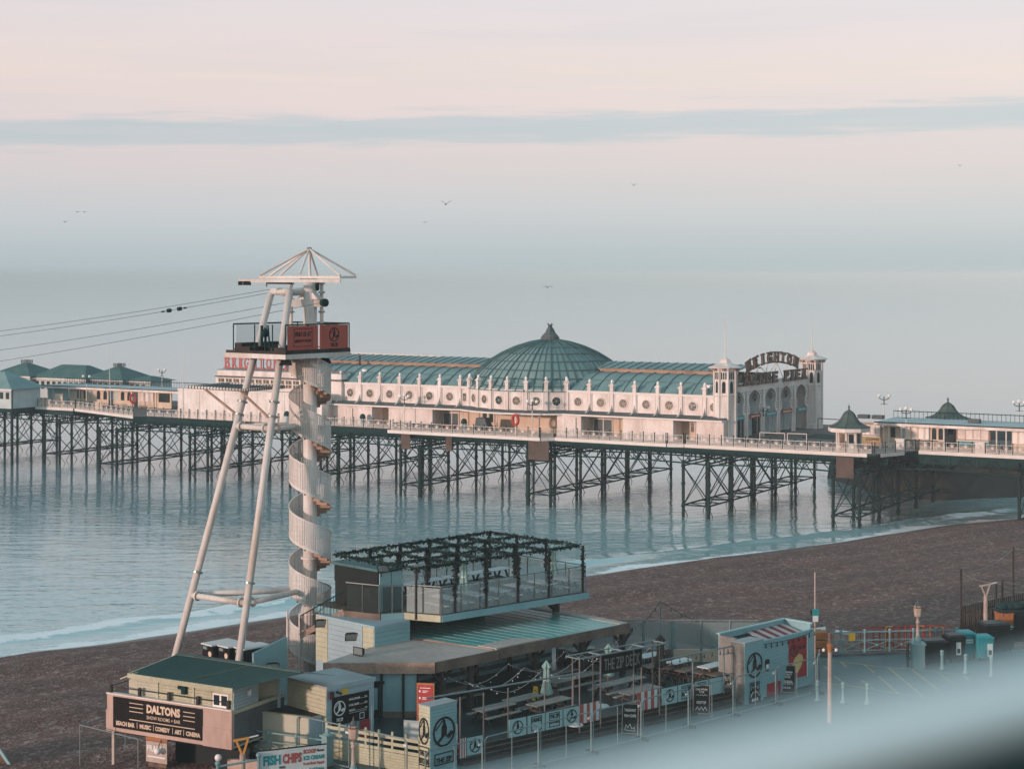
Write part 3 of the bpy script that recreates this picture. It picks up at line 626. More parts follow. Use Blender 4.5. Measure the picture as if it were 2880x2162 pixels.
# --- dome
dp = [(RD+.25, 13.62), (10.6, 14.2), (9.9, 15.1), (8.9, 16.1), (7.6, 17.1), (6.1, 18.0), (4.4, 18.75), (2.6, 19.3), (1.2, 19.55)]
dc = ST(S0, TC, 0); dome = part('dome', MB().lathe(dp, dc, 48), 'copper_dome', pal, True)
def rib_me(r):
    me = mesh(MB().path([(a, 0, z+.05) for a, z in dp], r, 5), (0, 0, 0)); me.materials.append(M('copper_rib')); return me
rb, rs = rib_me(.11), rib_me(.05)
for k in range(60): share('dome_rib', rb if k % 3 == 0 else rs, dome, dc, 2*math.pi*k/60)
for a, z in dp[1:-1]: part('dome_ring', MB().lathe([(a+.1, z-.05), (a+.12, z+.06), (a-.02, z+.1)], dc, 48), 'copper_rib', dome)
part('dome_plinth', MB().lathe([(1.2, 19.5), (1.2, 20.0), (1.05, 20.05), (1.0, 20.2), (.01, 20.2)], dc, 12), 'lead_grey', pal)
st_ = MB().lathe([(1.0, 20.2), (.8, 20.4), (.45, 20.65), (.3, 20.9), (.2, 21.1), (.01, 21.15)], dc, 8)
for k in range(3):
    a = k*2.1+.4; d = V((math.cos(a), math.sin(a), 0)); e = V((-d.y, d.x, 0)); st_.tube(dc+d*.55+V((0, 0, 20.35)), dc+d*.40+V((0, 0, 20.8)), .26, .2, 6).tube(dc+d*.40+V((0, 0, 20.8)), dc+d*.15+V((0, 0, 21.35)), .2, .1, 6).tube(dc+d*.15+V((0, 0, 21.35)), dc+d*.32+e*.22+V((0, 0, 21.75)), .09, .03, 5).tube(dc+d*.15+V((0, 0, 21.35)), dc+d*.32-e*.22+V((0, 0, 21.72)), .09, .03, 5)
part('statue', st_, 'lead_grey', pal, True)
# --- entrance front between two towers
TL_, TR_ = ST(25.9, 5, 0), ST(27.6, 29.2, 0)
def tower(c, rz0):
    c = V(c); zb = DZ
    shaft = part('corner_tower', MB().lathe([(1.45, zb), (1.45, zb+.6), (1.36, zb+.65), (1.30, 13.8), (1.42, 13.9), (1.30, 14.05), (1.30, 16.85), (1.42, 16.9), (1.42, 17.05), (.01, 17.05)], c, 8, rot=rz0), 'white_paint', pal)
    for k in range(8):
        a = rz0+2*math.pi*(k+.5)/8; n = V((math.cos(a), math.sin(a), 0)); u = UZ.cross(n); b0 = c+n*1.2
        fr = lambda x, o, z: b0+u*x+n*o+V((0, 0, z))
        wn = part('lancet_window', MB().hexa([fr(x, .02, z) for x, z in ((-.2, 14.2), (.2, 14.2), (.2, 15.3), (.12, 15.5), (0, 15.58), (-.12, 15.5), (-.2, 15.3))], [fr(x, .035, z) for x, z in ((-.2, 14.2), (.2, 14.2), (.2, 15.3), (.12, 15.5), (0, 15.58), (-.12, 15.5), (-.2, 15.3))]), 'glass_dark', shaft)
        sl_ = MB()
        for x in (-.25, 0, .25): sl_.fb(fr, x-.07, x+.07, .02, .036, 15.8, 16.6)
        part('slot_window', sl_, 'glass_dark', shaft)
        cor = c+V((math.cos(a+math.pi/8), math.sin(a+math.pi/8), 0))*1.37
        part('corner_strip', MB().tube(cor+V((0, 0, DZ+.65)), cor+V((0, 0, 16.85)), .08, n=6), 'cream_rail', shaft)
        bl = c+n*1.5+V((0, 0, 16.95)); part('eave_ball', MB().ball(bl, .2, 8, 5), 'clerestory', shaft)
    part('tower_roof', MB().lathe([(.01, 17.1), (2.0, 17.12), (2.0, 17.22), (1.35, 17.42), (.85, 17.62), (.66, 17.72), (.64, 17.9), (.48, 18.1), (.2, 18.25), (.08, 18.4), (.01, 18.42)], c, 8, rot=rz0), 'white_paint', pal)
    part('flagpole', MB().tube(c+V((0, 0, 18.3)), c+V((0, 0, 23.0)), .07, .035, 6), 'cream_rail', pal)
tower(TL_, math.radians(7.5)); tower(TR_, math.radians(7.5))
fu = (TR_-TL_).normalized(); fnn = fu.cross(UZ); LF = (TR_-TL_).length
FF = lambda x, o, z: TL_+fu*x+fnn*o+V((0, 0, z))
part('front_wall', MB().fb(FF, .3, LF+.3, -2.2, -1.9, DZ, 14.9), 'pale_teal_wall', pal)
part('front_parapet', MB().fb(FF, 1.0, LF-1.0, -.28, .02, 14.15, 14.95), 'white_paint', pal)
part('front_soffit', MB().fb(FF, 1.0, LF-1.0, -1.88, -.3, 14.3, 14.6), 'white_paint', pal)
nb = 5; bw_ = (LF-2.2)/nb
def halfw(z):                              # half width of the keyhole opening
    if z < 11.0: return 1.72
    if z < 11.5: return 1.72-.5*(z-11)/.5
    if z < 12.0: return 1.22
    u = (z-12.9)/1.15
    return 1.55*math.sqrt(max(0, 1-u*u)) if abs(u) < 1 else 0
for k in range(nb):
    x0 = 1.1+bw_*k; xc = x0+bw_/2; zs = [DZ, 10.0, 10.98, 11.25, 11.5, 11.75, 11.98, 12.2, 12.4, 12.7, 12.95, 13.2, 13.45, 13.7, 13.85, 13.95, 14.03, 14.14]
    m_ = MB()
    for za, zb in zip(zs, zs[1:]):
        ha, hb = halfw(za), halfw(zb)
        for sg in (-1, 1):
            o_ = x0 if sg < 0 else x0+bw_
            quad = [(o_, za), (xc+sg*ha, za), (xc+sg*hb, zb), (o_, zb)]
            if sg > 0: quad = quad[::-1]
            m_.hexa([FF(x, -.15, z) for x, z in quad], [FF(x, 0, z) for x, z in quad])
    part('arch_screen', m_, 'white_paint', pal)
    lt = MB()                                # pierced lattice around the arch
    for r_ in range(9):
        for c_ in range(11):
            x = x0+.25+(bw_-.5)*c_/10; z = 11.6+r_*.28
            if abs(x-xc) > halfw(z)+.2 and abs(x-xc) > halfw(z+.12)+.2: lt.fb(FF, x-.08, x+.08, .003, .012, z, z+.15)
    part('lattice', lt, 'iron_light', pal, kind='stuff')
    part('pillar', MB().fb(FF, x0-.14, x0+.14, .004, .16, DZ, 14.13), 'white_paint', pal)
    mm_ = 'glass_dark' if k in (0, 1, 2) else 'pale_teal_wall'
    dd = part('entrance_door', MB().fb(FF, xc-1.3, xc+.9, -1.89, -1.82, DZ, 10.9), mm_, pal)
    part('door_frame', MB().fb(FF, xc-.2, xc-.08, -1.81, -1.75, DZ, 10.9).fb(FF, xc-1.4, xc+1.0, -1.81, -1.75, 10.91, 11.05), 'white_paint', dd)
    round_window(FF(xc-.6, -1.89, 12.9), fu, .5, fnn, gold=False)
    sg_ = part('sign_board', MB().fb(FF, xc-1.5, xc+1.5, .05, .12, 10.75, 11.2), ('bin_teal', 'poster_red', 'bin_teal', 'poster_red', 'bin_teal')[k], pal)
    part('sign_stripe', MB().fb(FF, xc-1.2, xc+1.2, .125, .13, 10.9, 11.06), 'banner_teal' if k % 2 == 0 else 'ochre_wall', sg_)
part('pillar', MB().fb(FF, LF-1.24, LF-.96, .004, .16, DZ, 14.13), 'white_paint', pal)
for x in (.35, LF-1.0): part('end_wall', MB().fb(FF, x, x+.65, -1.89, -.3, DZ, 14.28), 'white_paint', pal)
# --- letters on the front: arched top line, straight second line
sgn = part('sign_frame', MB().path([FF(5.2+14.6*k/14, -.1, 16.3+1.0*(1-(k/7-1)**2)) for k in range(15)], .06, 6).tube(FF(2.5, -.1, 15.0), FF(LF-2.5, -.1, 15.0), .07).tube(FF(7, -.1, 15), FF(9, -.1, 17.0), .04).tube(FF(9, -.1, 17), FF(13, -.1, 15), .04).tube(FF(16, -.1, 15), FF(14, -.1, 17.2), .04).tube(FF(14, -.1, 17.2), FF(10.5, -.1, 15), .04), 'cream_rail', pal)
for k in (6.5, 9, 11.5, 14, 17): sgn_ = part('sign_post', MB().tube(FF(k, -.6, 14.9), FF(k, -.12, 17), .05), 'cream_rail', pal)
def big_letter(ch, o, ux, uy, h, wd, m1, m2, parent, nn):
    lt = part('letter', letters(ch, V(o)+nn*.1, ux, uy, h, wd, .05, .10, slab=.16), m1, parent)
    part('letter_edge', letters(ch, V(o)-V(uy).normalized()*.06, ux, uy, h+.12, wd*1.08, .07, .08, slab=.18), m2, lt)
xs = 3.3; txt = 'BRIGHTON'
for k, ch in enumerate(txt):
    u = (k+.5)/len(txt); x = 5.2+14.6*u; a = (u-.5)*-1.45; zc = 15.15+2.15*math.cos((u-.5)*2.35)
    zc = 16.35+1.0*(1-((u-.5)/.5)**2)
    slope = math.atan2(-8*(u-.5), 14.6)*1.3
    ux = fu*math.cos(slope)+UZ*math.sin(slope); uy = UZ*math.cos(slope)-fu*math.sin(slope)
    big_letter(ch, FF(x, .05, zc-.15), ux, uy, 1.3, .6 if ch == 'I' else 1.3, 'letter_brown', 'letter_edge', sgn, fnn)
txt = 'PALACE PIER'; x = 2.2; wds = [1.7]*6+[1.1]+[1.7, 1.0, 1.7, 1.8]; tot = sum(wds)+.16*10; kx = (LF-4.0)/tot; x = 2.0
for ch, wd in zip(txt, wds):
    if ch != ' ': big_letter(ch, FF(x+wd*kx/2, .2, 14.8), fu, UZ, 1.28, wd*kx*.74, 'letter_brown', 'letter_edge', sgn, fnn)
    x += (wd+.16)*kx
# --- west block with the red letters
def blk(x0, x1, tt, z0, z1, m, name, dt=6): return part(name, BEV(spx(x0, tt), spx(x1, tt), tt, tt+dt, z0, z1), m, pal)
blk(500, 905, .9, DZ, 12.35, 'white_paint', 'side_block', 2.2)
part('parapet_trim', BEV(spx(500, .9), spx(905, .9), .82, .895, 12.2, 12.42), 'cream_rail', pal)
for x in (560, 631, 722, 800): part('wall_joint', BEV(spx(x, .9)-.05, spx(x, .9)+.05, .85, .897, DZ, 12.18), 'cream_rail', pal)
part('wall_trim', BEV(spx(631, .9), spx(900, .9), .84, .896, 11.35, 11.5), 'cream_rail', pal)
blk(607, 960, 4.0, 8.4, 14.0, 'white_paint', 'upper_block', 6)
part('cornice', BEV(spx(604, 3.7), spx(960, 3.7), 3.7, 10.2, 13.95, 14.12), 'lead_grey', pal)
blk(611, 960, 4.0, 14.14, 14.9, 'white_paint', 'parapet', 6)
part('parapet_cap', BEV(spx(609, 3.9), spx(960, 3.9), 3.9, 10.1, 14.9, 14.98), 'copper', pal)
for k in range(13):
    x = 615+k*21; wn = part('window', BEV(spx(x, 3.97), spx(x+15, 3.97), 3.93, 3.996, 12.75, 13.75), 'window_gold', pal); s0, s1 = spx(x, 3.97), spx(x+15, 3.97)
    part('window_frame', MB().fb(ST, s0-.05, s0+.03, 3.88, 3.925, 12.7, 13.8).fb(ST, (s0+s1)/2-.03, (s0+s1)/2+.03, 3.88, 3.925, 12.76, 13.74).fb(ST, s0+.04, s1, 3.88, 3.925, 13.2, 13.28), 'cream_rail', wn)
rsn = part('roof_sign', MB().fb(ST, spx(628, 4.5), spx(965, 4.5), 4.5, 4.6, 15.1, 15.2).fb(ST, spx(628, 4.5), spx(965, 4.5), 4.5, 4.6, 16.4, 16.46), 'letter_red', pal)
for x in (655, 740, 805, 850, 900): part('sign_post', MB().tube(ST(spx(x, 4.6), 4.7, 14.9), ST(spx(x, 4.6), 4.7, 16.4), .07), 'letter_red', pal)
xx = spx(630, 4.4); wds = dict(I=.75); 
for ch in 'BRIGHTON PIER':
    wd = .6 if ch == ' ' else wds.get(ch, 1.22)
    if ch != ' ': part('letter', letters(ch, ST(xx+wd/2, 4.42, 15.15), UU, UZ, 1.62, wd*.74, .035, .08, slab=.15), 'letter_red', rsn)
    xx += wd*1.04
m_ = MB()
for k in range(26):                        # roller-coaster trestle behind the roof
    s = spx(905, 14)+k*.75; m_.tube(ST(s, 14, 15.5), ST(s, 14, 17.3), .05, n=5)
    m_.tube(ST(s, 14, 15.5 if k % 2 else 17.3), ST(s+.75, 14, 17.3 if k % 2 else 15.5), .04, n=5)
m_.tube(ST(spx(905, 14), 14, 17.3), ST(spx(905, 14)+19.5, 14, 17.0), .07, n=5)
o = one('ride_track', m_, 'cream_rail', 'pale lattice ride track just behind the green hall roof', 'ride', ST(-35, 14, 15.5))
# ================================================================ OTHER THINGS ON THE PIER
def kiosk(loc, label, r=1.75, zb=DZ):
    k = thing('kiosk', label, 'kiosk', loc, None); c = V(loc)
    roofp = [(r*1.34, 2.62), (r*1.38, 2.70), (r*1.0, 2.88), (r*.70, 3.2), (r*.50, 3.65), (r*.36, 4.1), (.3, 4.42), (.10, 4.62), (.07, 4.75), (.14, 4.9), (.05, 5.05), (.01, 5.25)]
    part('roof', MB().lathe(roofp, c, 8, rot=.39), 'slate_green', k)
    for q in range(8):
        a = .39+2*math.pi*q/8; part('roof_ridge', MB().path([c+V((math.cos(a)*x, math.sin(a)*x, z+.03)) for x, z in roofp[1:7]], .045, 5), 'lead_grey', k)
    part('valance', MB().lathe([(r*1.3, 2.18), (r*1.34, 2.2), (r*1.34, 2.62), (r*1.2, 2.63)], c, 8, rot=.39), 'white_paint', k)
    part('ceiling', MB().lathe([(r*1.28, 2.3), (.01, 2.35)], c, 8, rot=.39), 'cream_rail', k)
    for q in range(8):
        a = .39+2*math.pi*q/8; a1 = a+2*math.pi/8; p0 = c+V((math.cos(a), math.sin(a), 0))*r*.78; p1 = c+V((math.cos(a1), math.sin(a1), 0))*r*.78; u = (p1-p0).normalized(); n = u.cross(UZ); ln = (p1-p0).length
        fr = lambda x, o, z: p0+u*x+n*o+V((0, 0, z))
        wl = part('wall_panel', MB().fb(fr, .04, ln-.04, -.1, 0, 0, 2.3), ('clerestory', 'cream_rail')[q % 2], k)
        part('window', MB().fb(fr, .25, ln-.25, .004, .03, .9, 1.95), 'glass_dark' if q % 2 else 'window_gold', wl)
        part('corner_post', MB().tube(p0, p0+V((0, 0, 2.3)), .11, n=6), 'cream_rail', k)
    return k
kiosk(ST(41.7, 2.9, DZ), 'small domed kiosk with grey green ogee roof at the front corner of the pier deck')
kiosk(ST(48.2, 18.9, DZ+.1), 'ogee roofed kiosk rising behind the low arcade, its walls hidden', 1.9)
def arcade(s0, s1, t0, t1, h, label, name='pier_arcade', win=('pale_teal_wall', 'white_paint')):
    a = thing(name, label, 'shelter', ST((s0+s1)/2, (t0+t1)/2, DZ)); z0 = DZ; zr = DZ+h
    part('roof', MB().fb(ST, s0, s1, t0-1.1, t1+1.0, zr-.05, zr+.1), 'pale_teal_wall', a)
    part('roof_edge', MB().fb(ST, s0-.02, s1+.02, t0-1.2, t0-1.11, zr-.28, zr+.14), 'white_paint', a)
    part('gutter', MB().fb(ST, s0, s1, t0-1.25, t0-1.205, zr+.04, zr+.17), 'dark_green', a)
    rl = MB().tube(ST(s0, t1, zr+.9), ST(s1, t1, zr+.9), .05, n=5)
    n = int((s1-s0)/.5)
    for k in range(n): rl.tube(ST(s0+(s1-s0)*k/n, t1, zr+.1), ST(s0+(s1-s0)*k/n, t1, zr+1.0), .03, n=4)
    part('roof_railing', rl, 'dark_green', a, kind='stuff')
    return a
ar = arcade(42.6, 84, 10, 16, 2.75, 'long low arcade of coffee kiosks and arched screens at the shore end of the pier')
def arched(fr, x0, x1, z0, z1, o=.01):
    xm = (x0+x1)/2; r = (x1-x0)/2; pts = [(x0, z0), (x1, z0)]+[(xm+r*math.cos(math.pi*k/6), z1-r+r*math.sin(math.pi*k/6)) for k in range(7)]
    return MB().hexa([fr(x, -.03, z) for x, z in pts], [fr(x, o, z) for x, z in pts])
segs = [(2416, 2480, 'hatch'), (2484, 2530, 'win'), (2545, 2655, 'arch'), (2690, 2785, 'hatch'), (2845, 2960, 'arch')]
for x0, x1, kd in segs:
    tt = 10; s0, s1 = spx(x0, tt), spx(x1, tt); fr = lambda x, o, z: ST(x, tt-o, z)
    wl = part('wall_panel', MB().fb(ST, s0, s1, tt, tt+.2, DZ, DZ+2.65), 'ochre_wall' if kd != 'hatch' else 'clerestory', ar)
    if kd == 'hatch':
        n = 4
        for k in range(n): part('shutter', MB().fb(ST, s0+.15+(s1-s0-.3)*k/n+.03, s0+.15+(s1-s0-.3)*(k+1)/n-.03, tt-.08, tt-.003, DZ+1.25, DZ+2.4), 'white_paint', wl)
        part('counter', MB().fb(ST, s0+.1, s1-.1, tt-.4, tt-.004, DZ+1.05, DZ+1.15), 'cream_rail', wl)
        part('counter_front', MB().fb(ST, s0+.1, s1-.1, tt-.12, tt-.005, DZ+.5, DZ+1.0), 'mustard' if x0 < 2500 else 'bin_teal', wl)
        if x0 < 2500: part('lettering', letters('COFFEE', ST((s0+s1)/2+.3, tt-.14, DZ+.62), UU, UZ, .26, 1.6, .03), 'logo_black', wl)
    elif kd == 'win': part('window', MB().fb(ST, s0+.9, s1-.5, tt-.06, tt-.003, DZ+1.1, DZ+2.2), 'glass_dark', wl)
    else:
        n = 6
        for k in range(n):
            xc = s0+(s1-s0)*(k+.5)/n; part('arched_pane', arched(fr, xc-.26, xc+.26, DZ+1.05, DZ+2.35), 'lamp_white' if k < 4 else 'glass_dark', wl)
for x in (2535, 2655, 2803, 2500, 2600, 2830): s = spx(x, 9.2); part('post', MB().tube(ST(s, 9.2, DZ), ST(s, 9.2, DZ+2.5), .08, n=6), 'cream_rail', ar)
for x, y in ((2415, 1180), (2455, 1180), (2725, 1193)): s = spx(x, 13); part('roof_unit', MB().fb(ST, s, s+1.3, 12.5, 13.4, DZ+2.86, DZ+3.3), 'lead_grey', ar)
al = arcade(-90, -61.5, 13, 17, 2.65, 'weathered pink glazed shelter with arched windows further out along the pier')
for x0, x1, kd in ((195, 305, 'arch'), (318, 372, 'arch'), (388, 440, 'hatch'), (442, 482, 'dark')):
    tt = 13; s0, s1 = spx(x0, tt), spx(x1, tt); fr = lambda x, o, z: ST(x, tt-o, z)
    wl = part('wall_panel', MB().fb(ST, s0, s1, tt, tt+.2, DZ, DZ+2.6), 'ochre_wall', al)
    if kd == 'arch':
        n = max(3, round((s1-s0)/1.25))
        for k in range(n): xc = s0+(s1-s0)*(k+.5)/n; part('arched_pane', arched(fr, xc-.35, xc+.35, DZ+.9, DZ+2.2), 'glass_dark' if k % 3 else 'pale_teal_wall', wl)
    elif kd == 'dark': part('opening', MB().fb(ST, s0+.3, s1-.3, tt-.05, tt-.003, DZ+.9, DZ+2.2), 'glass_dark', wl)
    else:
        for k in range(3): part('shutter', MB().fb(ST, s0+.2+k*.95, s0+1.08+k*.95, tt-.06, tt-.003, DZ+.9, DZ+2.3), 'white_paint', wl)
for x in (223, 243, 393, 418, 135, 150, 108): s = spx(x, 12.2); part('post', MB().tube(ST(s, 12.2, DZ), ST(s, 12.2, DZ+2.4), .08, n=6), 'cream_rail', al)
part('side_screen', MB().fb(ST, spx(135, 13), spx(190, 13), 13, 13.15, DZ, DZ+2.4), 'banner_teal', al)
# far pavilions
def hip(name, s0, s1, t0, t1, zw, zr, m, label, crown=False, wall='pale_teal_wall', rid=0.):
    h = thing(name, label, 'pavilion', ST((s0+s1)/2, (t0+t1)/2, DZ)); o = .6; tm = (t0+t1)/2; sm = (s0+s1)/2
    part('walls', MB().fb(ST, s0, s1, t0, t1, DZ, zw), wall, h)
    r0, r1 = sm-rid, sm+rid; e = .45
    rf = MB().add([ST(s0-o, t0-o, zw), ST(s1+o, t0-o, zw), ST(s1+o, t1+o, zw), ST(s0-o, t1+o, zw), ST(r0-e, tm-e, zr), ST(r1+e, tm-e, zr), ST(r1+e, tm+e, zr), ST(r0-e, tm+e, zr)],
                  [(0, 1, 5, 4), (1, 2, 6, 5), (2, 3, 7, 6), (3, 0, 4, 7), (4, 5, 6, 7), (3, 2, 1, 0)])
    part('roof', rf, m, h)
    part('eave', MB().fb(ST, s0-o-.05, s1+o+.05, t0-o-.05, t0-o+.03, zw-.16, zw+.05), 'white_paint', h)
    if crown:
        c = MB()
        for k in range(5):
            for q in range(2): c.fb(ST, sm-.7+k*.35-.08, sm-.7+k*.35+.08, tm-.5+q, tm-.4+q, zr, zr+.55)
        part('crest', c, 'lead_grey', h)
    n = int((s1-s0)/1.2)
    for k in range(n): part('window', MB().fb(ST, s0+.4+k*1.2, s0+1.05+k*1.2, t0-.04, t0-.003, DZ+1.4, zw-.5), 'glass_dark', h)
    return h
hip('pavilion', -109, -100.5, 20, 27, 11.7, 13.6, 'pavilion_roof', 'small green hip roofed pavilion with a crested top furthest out on the pier', True)
hip('pavilion', -100.6, -89.5, 21, 28, 11.5, 13.5, 'pavilion_roof', 'wide green hip roofed pavilion with a flat ridge far out on the pier', False, rid=2.2)
hip('pavilion', -90.5, -82.8, 22, 29, 11.5, 13.4, 'pavilion_roof', 'green hip roofed pavilion with crested top and a low wing beside the flagpole', True)
hip('pavilion', -82.5, -78, 23, 28, 11.4, 12.1, 'pavilion_roof', 'low green roofed end wing of the far pavilions', False)
lh = hip('pier_hut', -100, -85.3, 1.2, 7, 11.2, 13.5, 'copper', 'pale boarded hut with a teal hip roof projecting from the pier side', False, 'pale_teal_wall', rid=3.)
part('floor_beams', MB().fb(ST, -100, -85.4, 1.4, 6.8, DZ-.55, DZ-.02), 'iron', lh)
part('hut_leg', MB().tube(ST(-86, 2, -2), ST(-86, 2, DZ-.56), .22).tube(ST(-92, 2, -2), ST(-92, 2, DZ-.56), .22), 'pile_iron', lh)
for sx_ in (-85.25,): part('corner_board', MB().fb(ST, sx_, sx_+.12, 1.1, 1.35, DZ, 11.28), 'lead_grey', lh)
# lamp standards: post, cross arm, globes
def pier_lamp(loc, h, label, globes=3, dark=True, group=None):
    l = thing('lamp_standard', label, 'street lamp', loc, group); c = V(loc); m_ = 'dark_green' if dark else 'cream_rail'
    part('post', MB().tube(c, c+V((0, 0, .9)), .12, n=8).tube(c+V((0, 0, .9)), c+V((0, 0, h-.5)), .065, .05, 8).tube(c+V((0, 0, h*.55)), c+V((0, 0, h*.55+.1)), .11, n=8), 'cream_rail', l)
    part('arms', MB().tube(c+V((0, 0, h-1.1)), c+V((0, 0, h-.1)), .06, n=6).tube(c-UU*.45+V((0, 0, h-1.0)), c+UU*.45+V((0, 0, h-1.0)), .025, n=5).path([c-UU*.62+V((0, 0, h-.22)), c-UU*.45+V((0, 0, h-.42)), c+V((0, 0, h-.5)), c+UU*.45+V((0, 0, h-.42)), c+UU*.62+V((0, 0, h-.22))], .045, 6), 'dark_green', l)
    for k in range(globes):
        o_ = (-.62, .62, 0)[k]; part('globe', MB().ball(c+UU*o_+V((0, 0, h-.02+(.12 if o_ == 0 else 0))), .21, 10, 7), 'lamp_white', l, True)
    return l
pier_lamp(ST(spx(1137, 1.6), 1.6, DZ), 4.2, 'pale lamp standard with white globes before the left wing of the hall')
pier_lamp(ST(spx(1497, .3), .3, DZ), 4.3, 'pale lamp standard with white globes before the domed drum, beside the lifebuoy')
pier_lamp(ST(27.0, 14.1, DZ), 3.6, 'lamp with three white globes in front of the arched entrance')
pier_lamp(ST(46.2, 9.3, DZ), 4.4, 'lamp with globes between the railing and the shore end arcade')
pier_lamp(ST(40.6, 18.5, DZ), 5.2, 'lamp with curled arms rising behind the arcade roof next to the entrance', 2)
pier_lamp(ST(56.6, 18.5, DZ), 5.0, 'lamp with curled arms rising behind the far end of the arcade roof', 3)
pier_lamp(ST(-73, 20, DZ), 5.2, 'slim dark lamp with curled arms behind the weathered shelter', 2)
pier_lamp(ST(spx(243, 9), 9, DZ), 4.6, 'lamp with two white globes in front of the weathered glazed shelter', 2)
for px, tt, h_, lab, ln in ((312, 7.2, 9.2, 'tall thin white flagpole leaning on the pier edge near the weathered shelter', -.5), (514, .75, 9.9, 'tall thin white flagpole at the corner of the pink side block', 0)):
    s = spx(px, tt); one('flagpole', MB().tube(ST(s, tt, DZ), ST(s, tt, DZ+.6), .1, n=6).tube(ST(s, tt, DZ+.6), ST(s+ln, tt, DZ+h_), .06, .025, 6).ball(ST(s+ln, tt, DZ+h_), .06, 6, 4), 'cream_rail', lab, 'flagpole', ST(s, tt, DZ))
# lifebuoys on posts
def lifebuoy(s, tt, label, rot=0.):
    b = thing('lifebuoy', label, 'lifebuoy', ST(s, tt, DZ)); c = ST(s, tt-.12, DZ+1.95); ux = UU*math.cos(rot)+VV*math.sin(rot)
    m_ = MB(); n = 18; rr = [(c+(ux*math.cos(2*math.pi*k/n)*.42+UZ*math.sin(2*math.pi*k/n)*.62)) for k in range(n+1)]
    part('ring', m_.path(rr, .16, 8), 'buoy_red', b, True)
    part('post', MB().tube(ST(s, tt, DZ), ST(s, tt, DZ+2.6), .06, n=6), 'cream_rail', b)
    bm = MB()
    for k in (0, 4, 9, 13): bm.ball(rr[k], .175, 6, 4)
    part('bands', bm, 'panel_red', b)
lifebuoy(spx(1451, .4), .4, 'large red lifebuoy on the railing in front of the domed drum'); lifebuoy(spx(375, 5.5), 5.6, 'red lifebuoy beside the weathered shelter far out on the pier', .9)
# clutter on the deck
cb = thing('covered_buggy', 'small parked buggy with a dark clear-sided canopy by the drum doors', 'buggy', ST(spx(1357, 2), 2, DZ)); s = spx(1340, 2)
part('canopy', MB().hexa([ST(s, 1.6, DZ+.9), ST(s+1.75, 1.6, DZ+.9), ST(s+1.75, 2.9, DZ+.9), ST(s, 2.9, DZ+.9)], [ST(s+.1, 1.7, DZ+1.85), ST(s+1.35, 1.7, DZ+1.85), ST(s+1.35, 2.8, DZ+1.85), ST(s+.1, 2.8, DZ+1.85)]), 'lead_grey', cb)
part('body', MB().fb(ST, s-.1, s+1.9, 1.6, 2.9, DZ+.25, DZ+.88), 'black_paint', cb)
for k in (.25, 1.5): part('wheel', MB().tube(ST(s+k, 1.5, DZ+.24), ST(s+k, 1.62, DZ+.24), .24, n=12), 'black_paint', cb)
for px, tt, m1, lab in ((1263, .9, 'buoy_red', 'red topped bench table by the lattice railing before the hall'), (1228, 1.0, 'dark_green', 'dark bench table left of the red topped one'), (1180, 1.0, 'dark_green', 'dark bench table near the step in the pier railing'), (1128, 1.1, 'dark_green', 'dark bench table beside the pale lamp standard')):
    s = spx(px, tt); bt = thing('bench_table', lab, 'table', ST(s, tt, DZ)); part('top', MB().fb(ST, s-1.1, s+1.1, tt-.35, tt+.35, DZ+.78, DZ+.86), m1, bt)
    for d in (-.8, .8): part('leg', MB().fb(ST, s+d-.05, s+d+.05, tt-.3, tt+.3, DZ, DZ+.77), 'dark_green', bt)
    for d in (-.75, .75): part('seat', MB().fb(ST, s-1.1, s+1.1, tt+d-.12, tt+d+.12, DZ+.42, DZ+.47), 'dark_green', bt)
for px, lab in ((1020, 'dark green dome topped bin by the left wing wall'), (1305, 'dark green dome topped bin by the drum columns'), (806, 'dark green dome topped bin by the pink side block')):
    tt = 2.2 if px > 900 else .8; s = spx(px, tt+.0); lb = thing('litter_bin', lab, 'bin', ST(s, tt, DZ)); part('body', MB().tube(ST(s, tt, DZ), ST(s, tt, DZ+1.0), .36, n=12), 'pale_teal_wall', lb); part('hood', MB().lathe([(.38, 1.0), (.38, 1.25), (.3, 1.5), (.15, 1.62), (.01, 1.65)], ST(s, tt, DZ), 12), 'dark_green', lb, True)
for k, px in enumerate((100, 118, 190, 213, 237, 262)):
    tt = 7; s = spx(px, tt); pt = thing('round_table', 'small dark round table behind the railing far out on the pier', 'table', ST(s, tt, DZ), 'tables behind the far railing')
    part('top', MB().tube(ST(s, tt, DZ+1.0), ST(s, tt, DZ+1.06), .42, n=12), 'dark_green', pt); part('leg', MB().tube(ST(s, tt, DZ), ST(s, tt, DZ+1.0), .05, n=6), 'dark_green', pt)
for px, lab in ((2563, 'dark picnic table top behind the railing by the arched screen'), (2610, 'dark long table top behind the railing by the globe lamp')):
    tt = 8; s = spx(px, tt); pt = thing('deck_table', lab, 'table', ST(s, tt, DZ)); part('top', MB().fb(ST, s-1, s+1, tt-.4, tt+.4, DZ+1.0, DZ+1.07), 'dark_green', pt); part('leg', MB().fb(ST, s-.1, s+.1, tt-.25, tt+.25, DZ, DZ+1.0), 'dark_green', pt)
for px, lab in ((2532, 'pale cabinet box behind the railing next to the shore end corner'), (2757, 'pale cabinet box behind the railing in front of the shutters')):
    tt = 7.5; s = spx(px, tt); one('cabinet', MB().fb(ST, s-.5, s+.5, tt-.25, tt+.25, DZ, DZ+1.15).fb(ST, s-.56, s+.56, tt-.31, tt+.31, DZ+1.15, DZ+1.22), 'cream_rail', lab, 'cabinet', ST(s, tt, DZ))
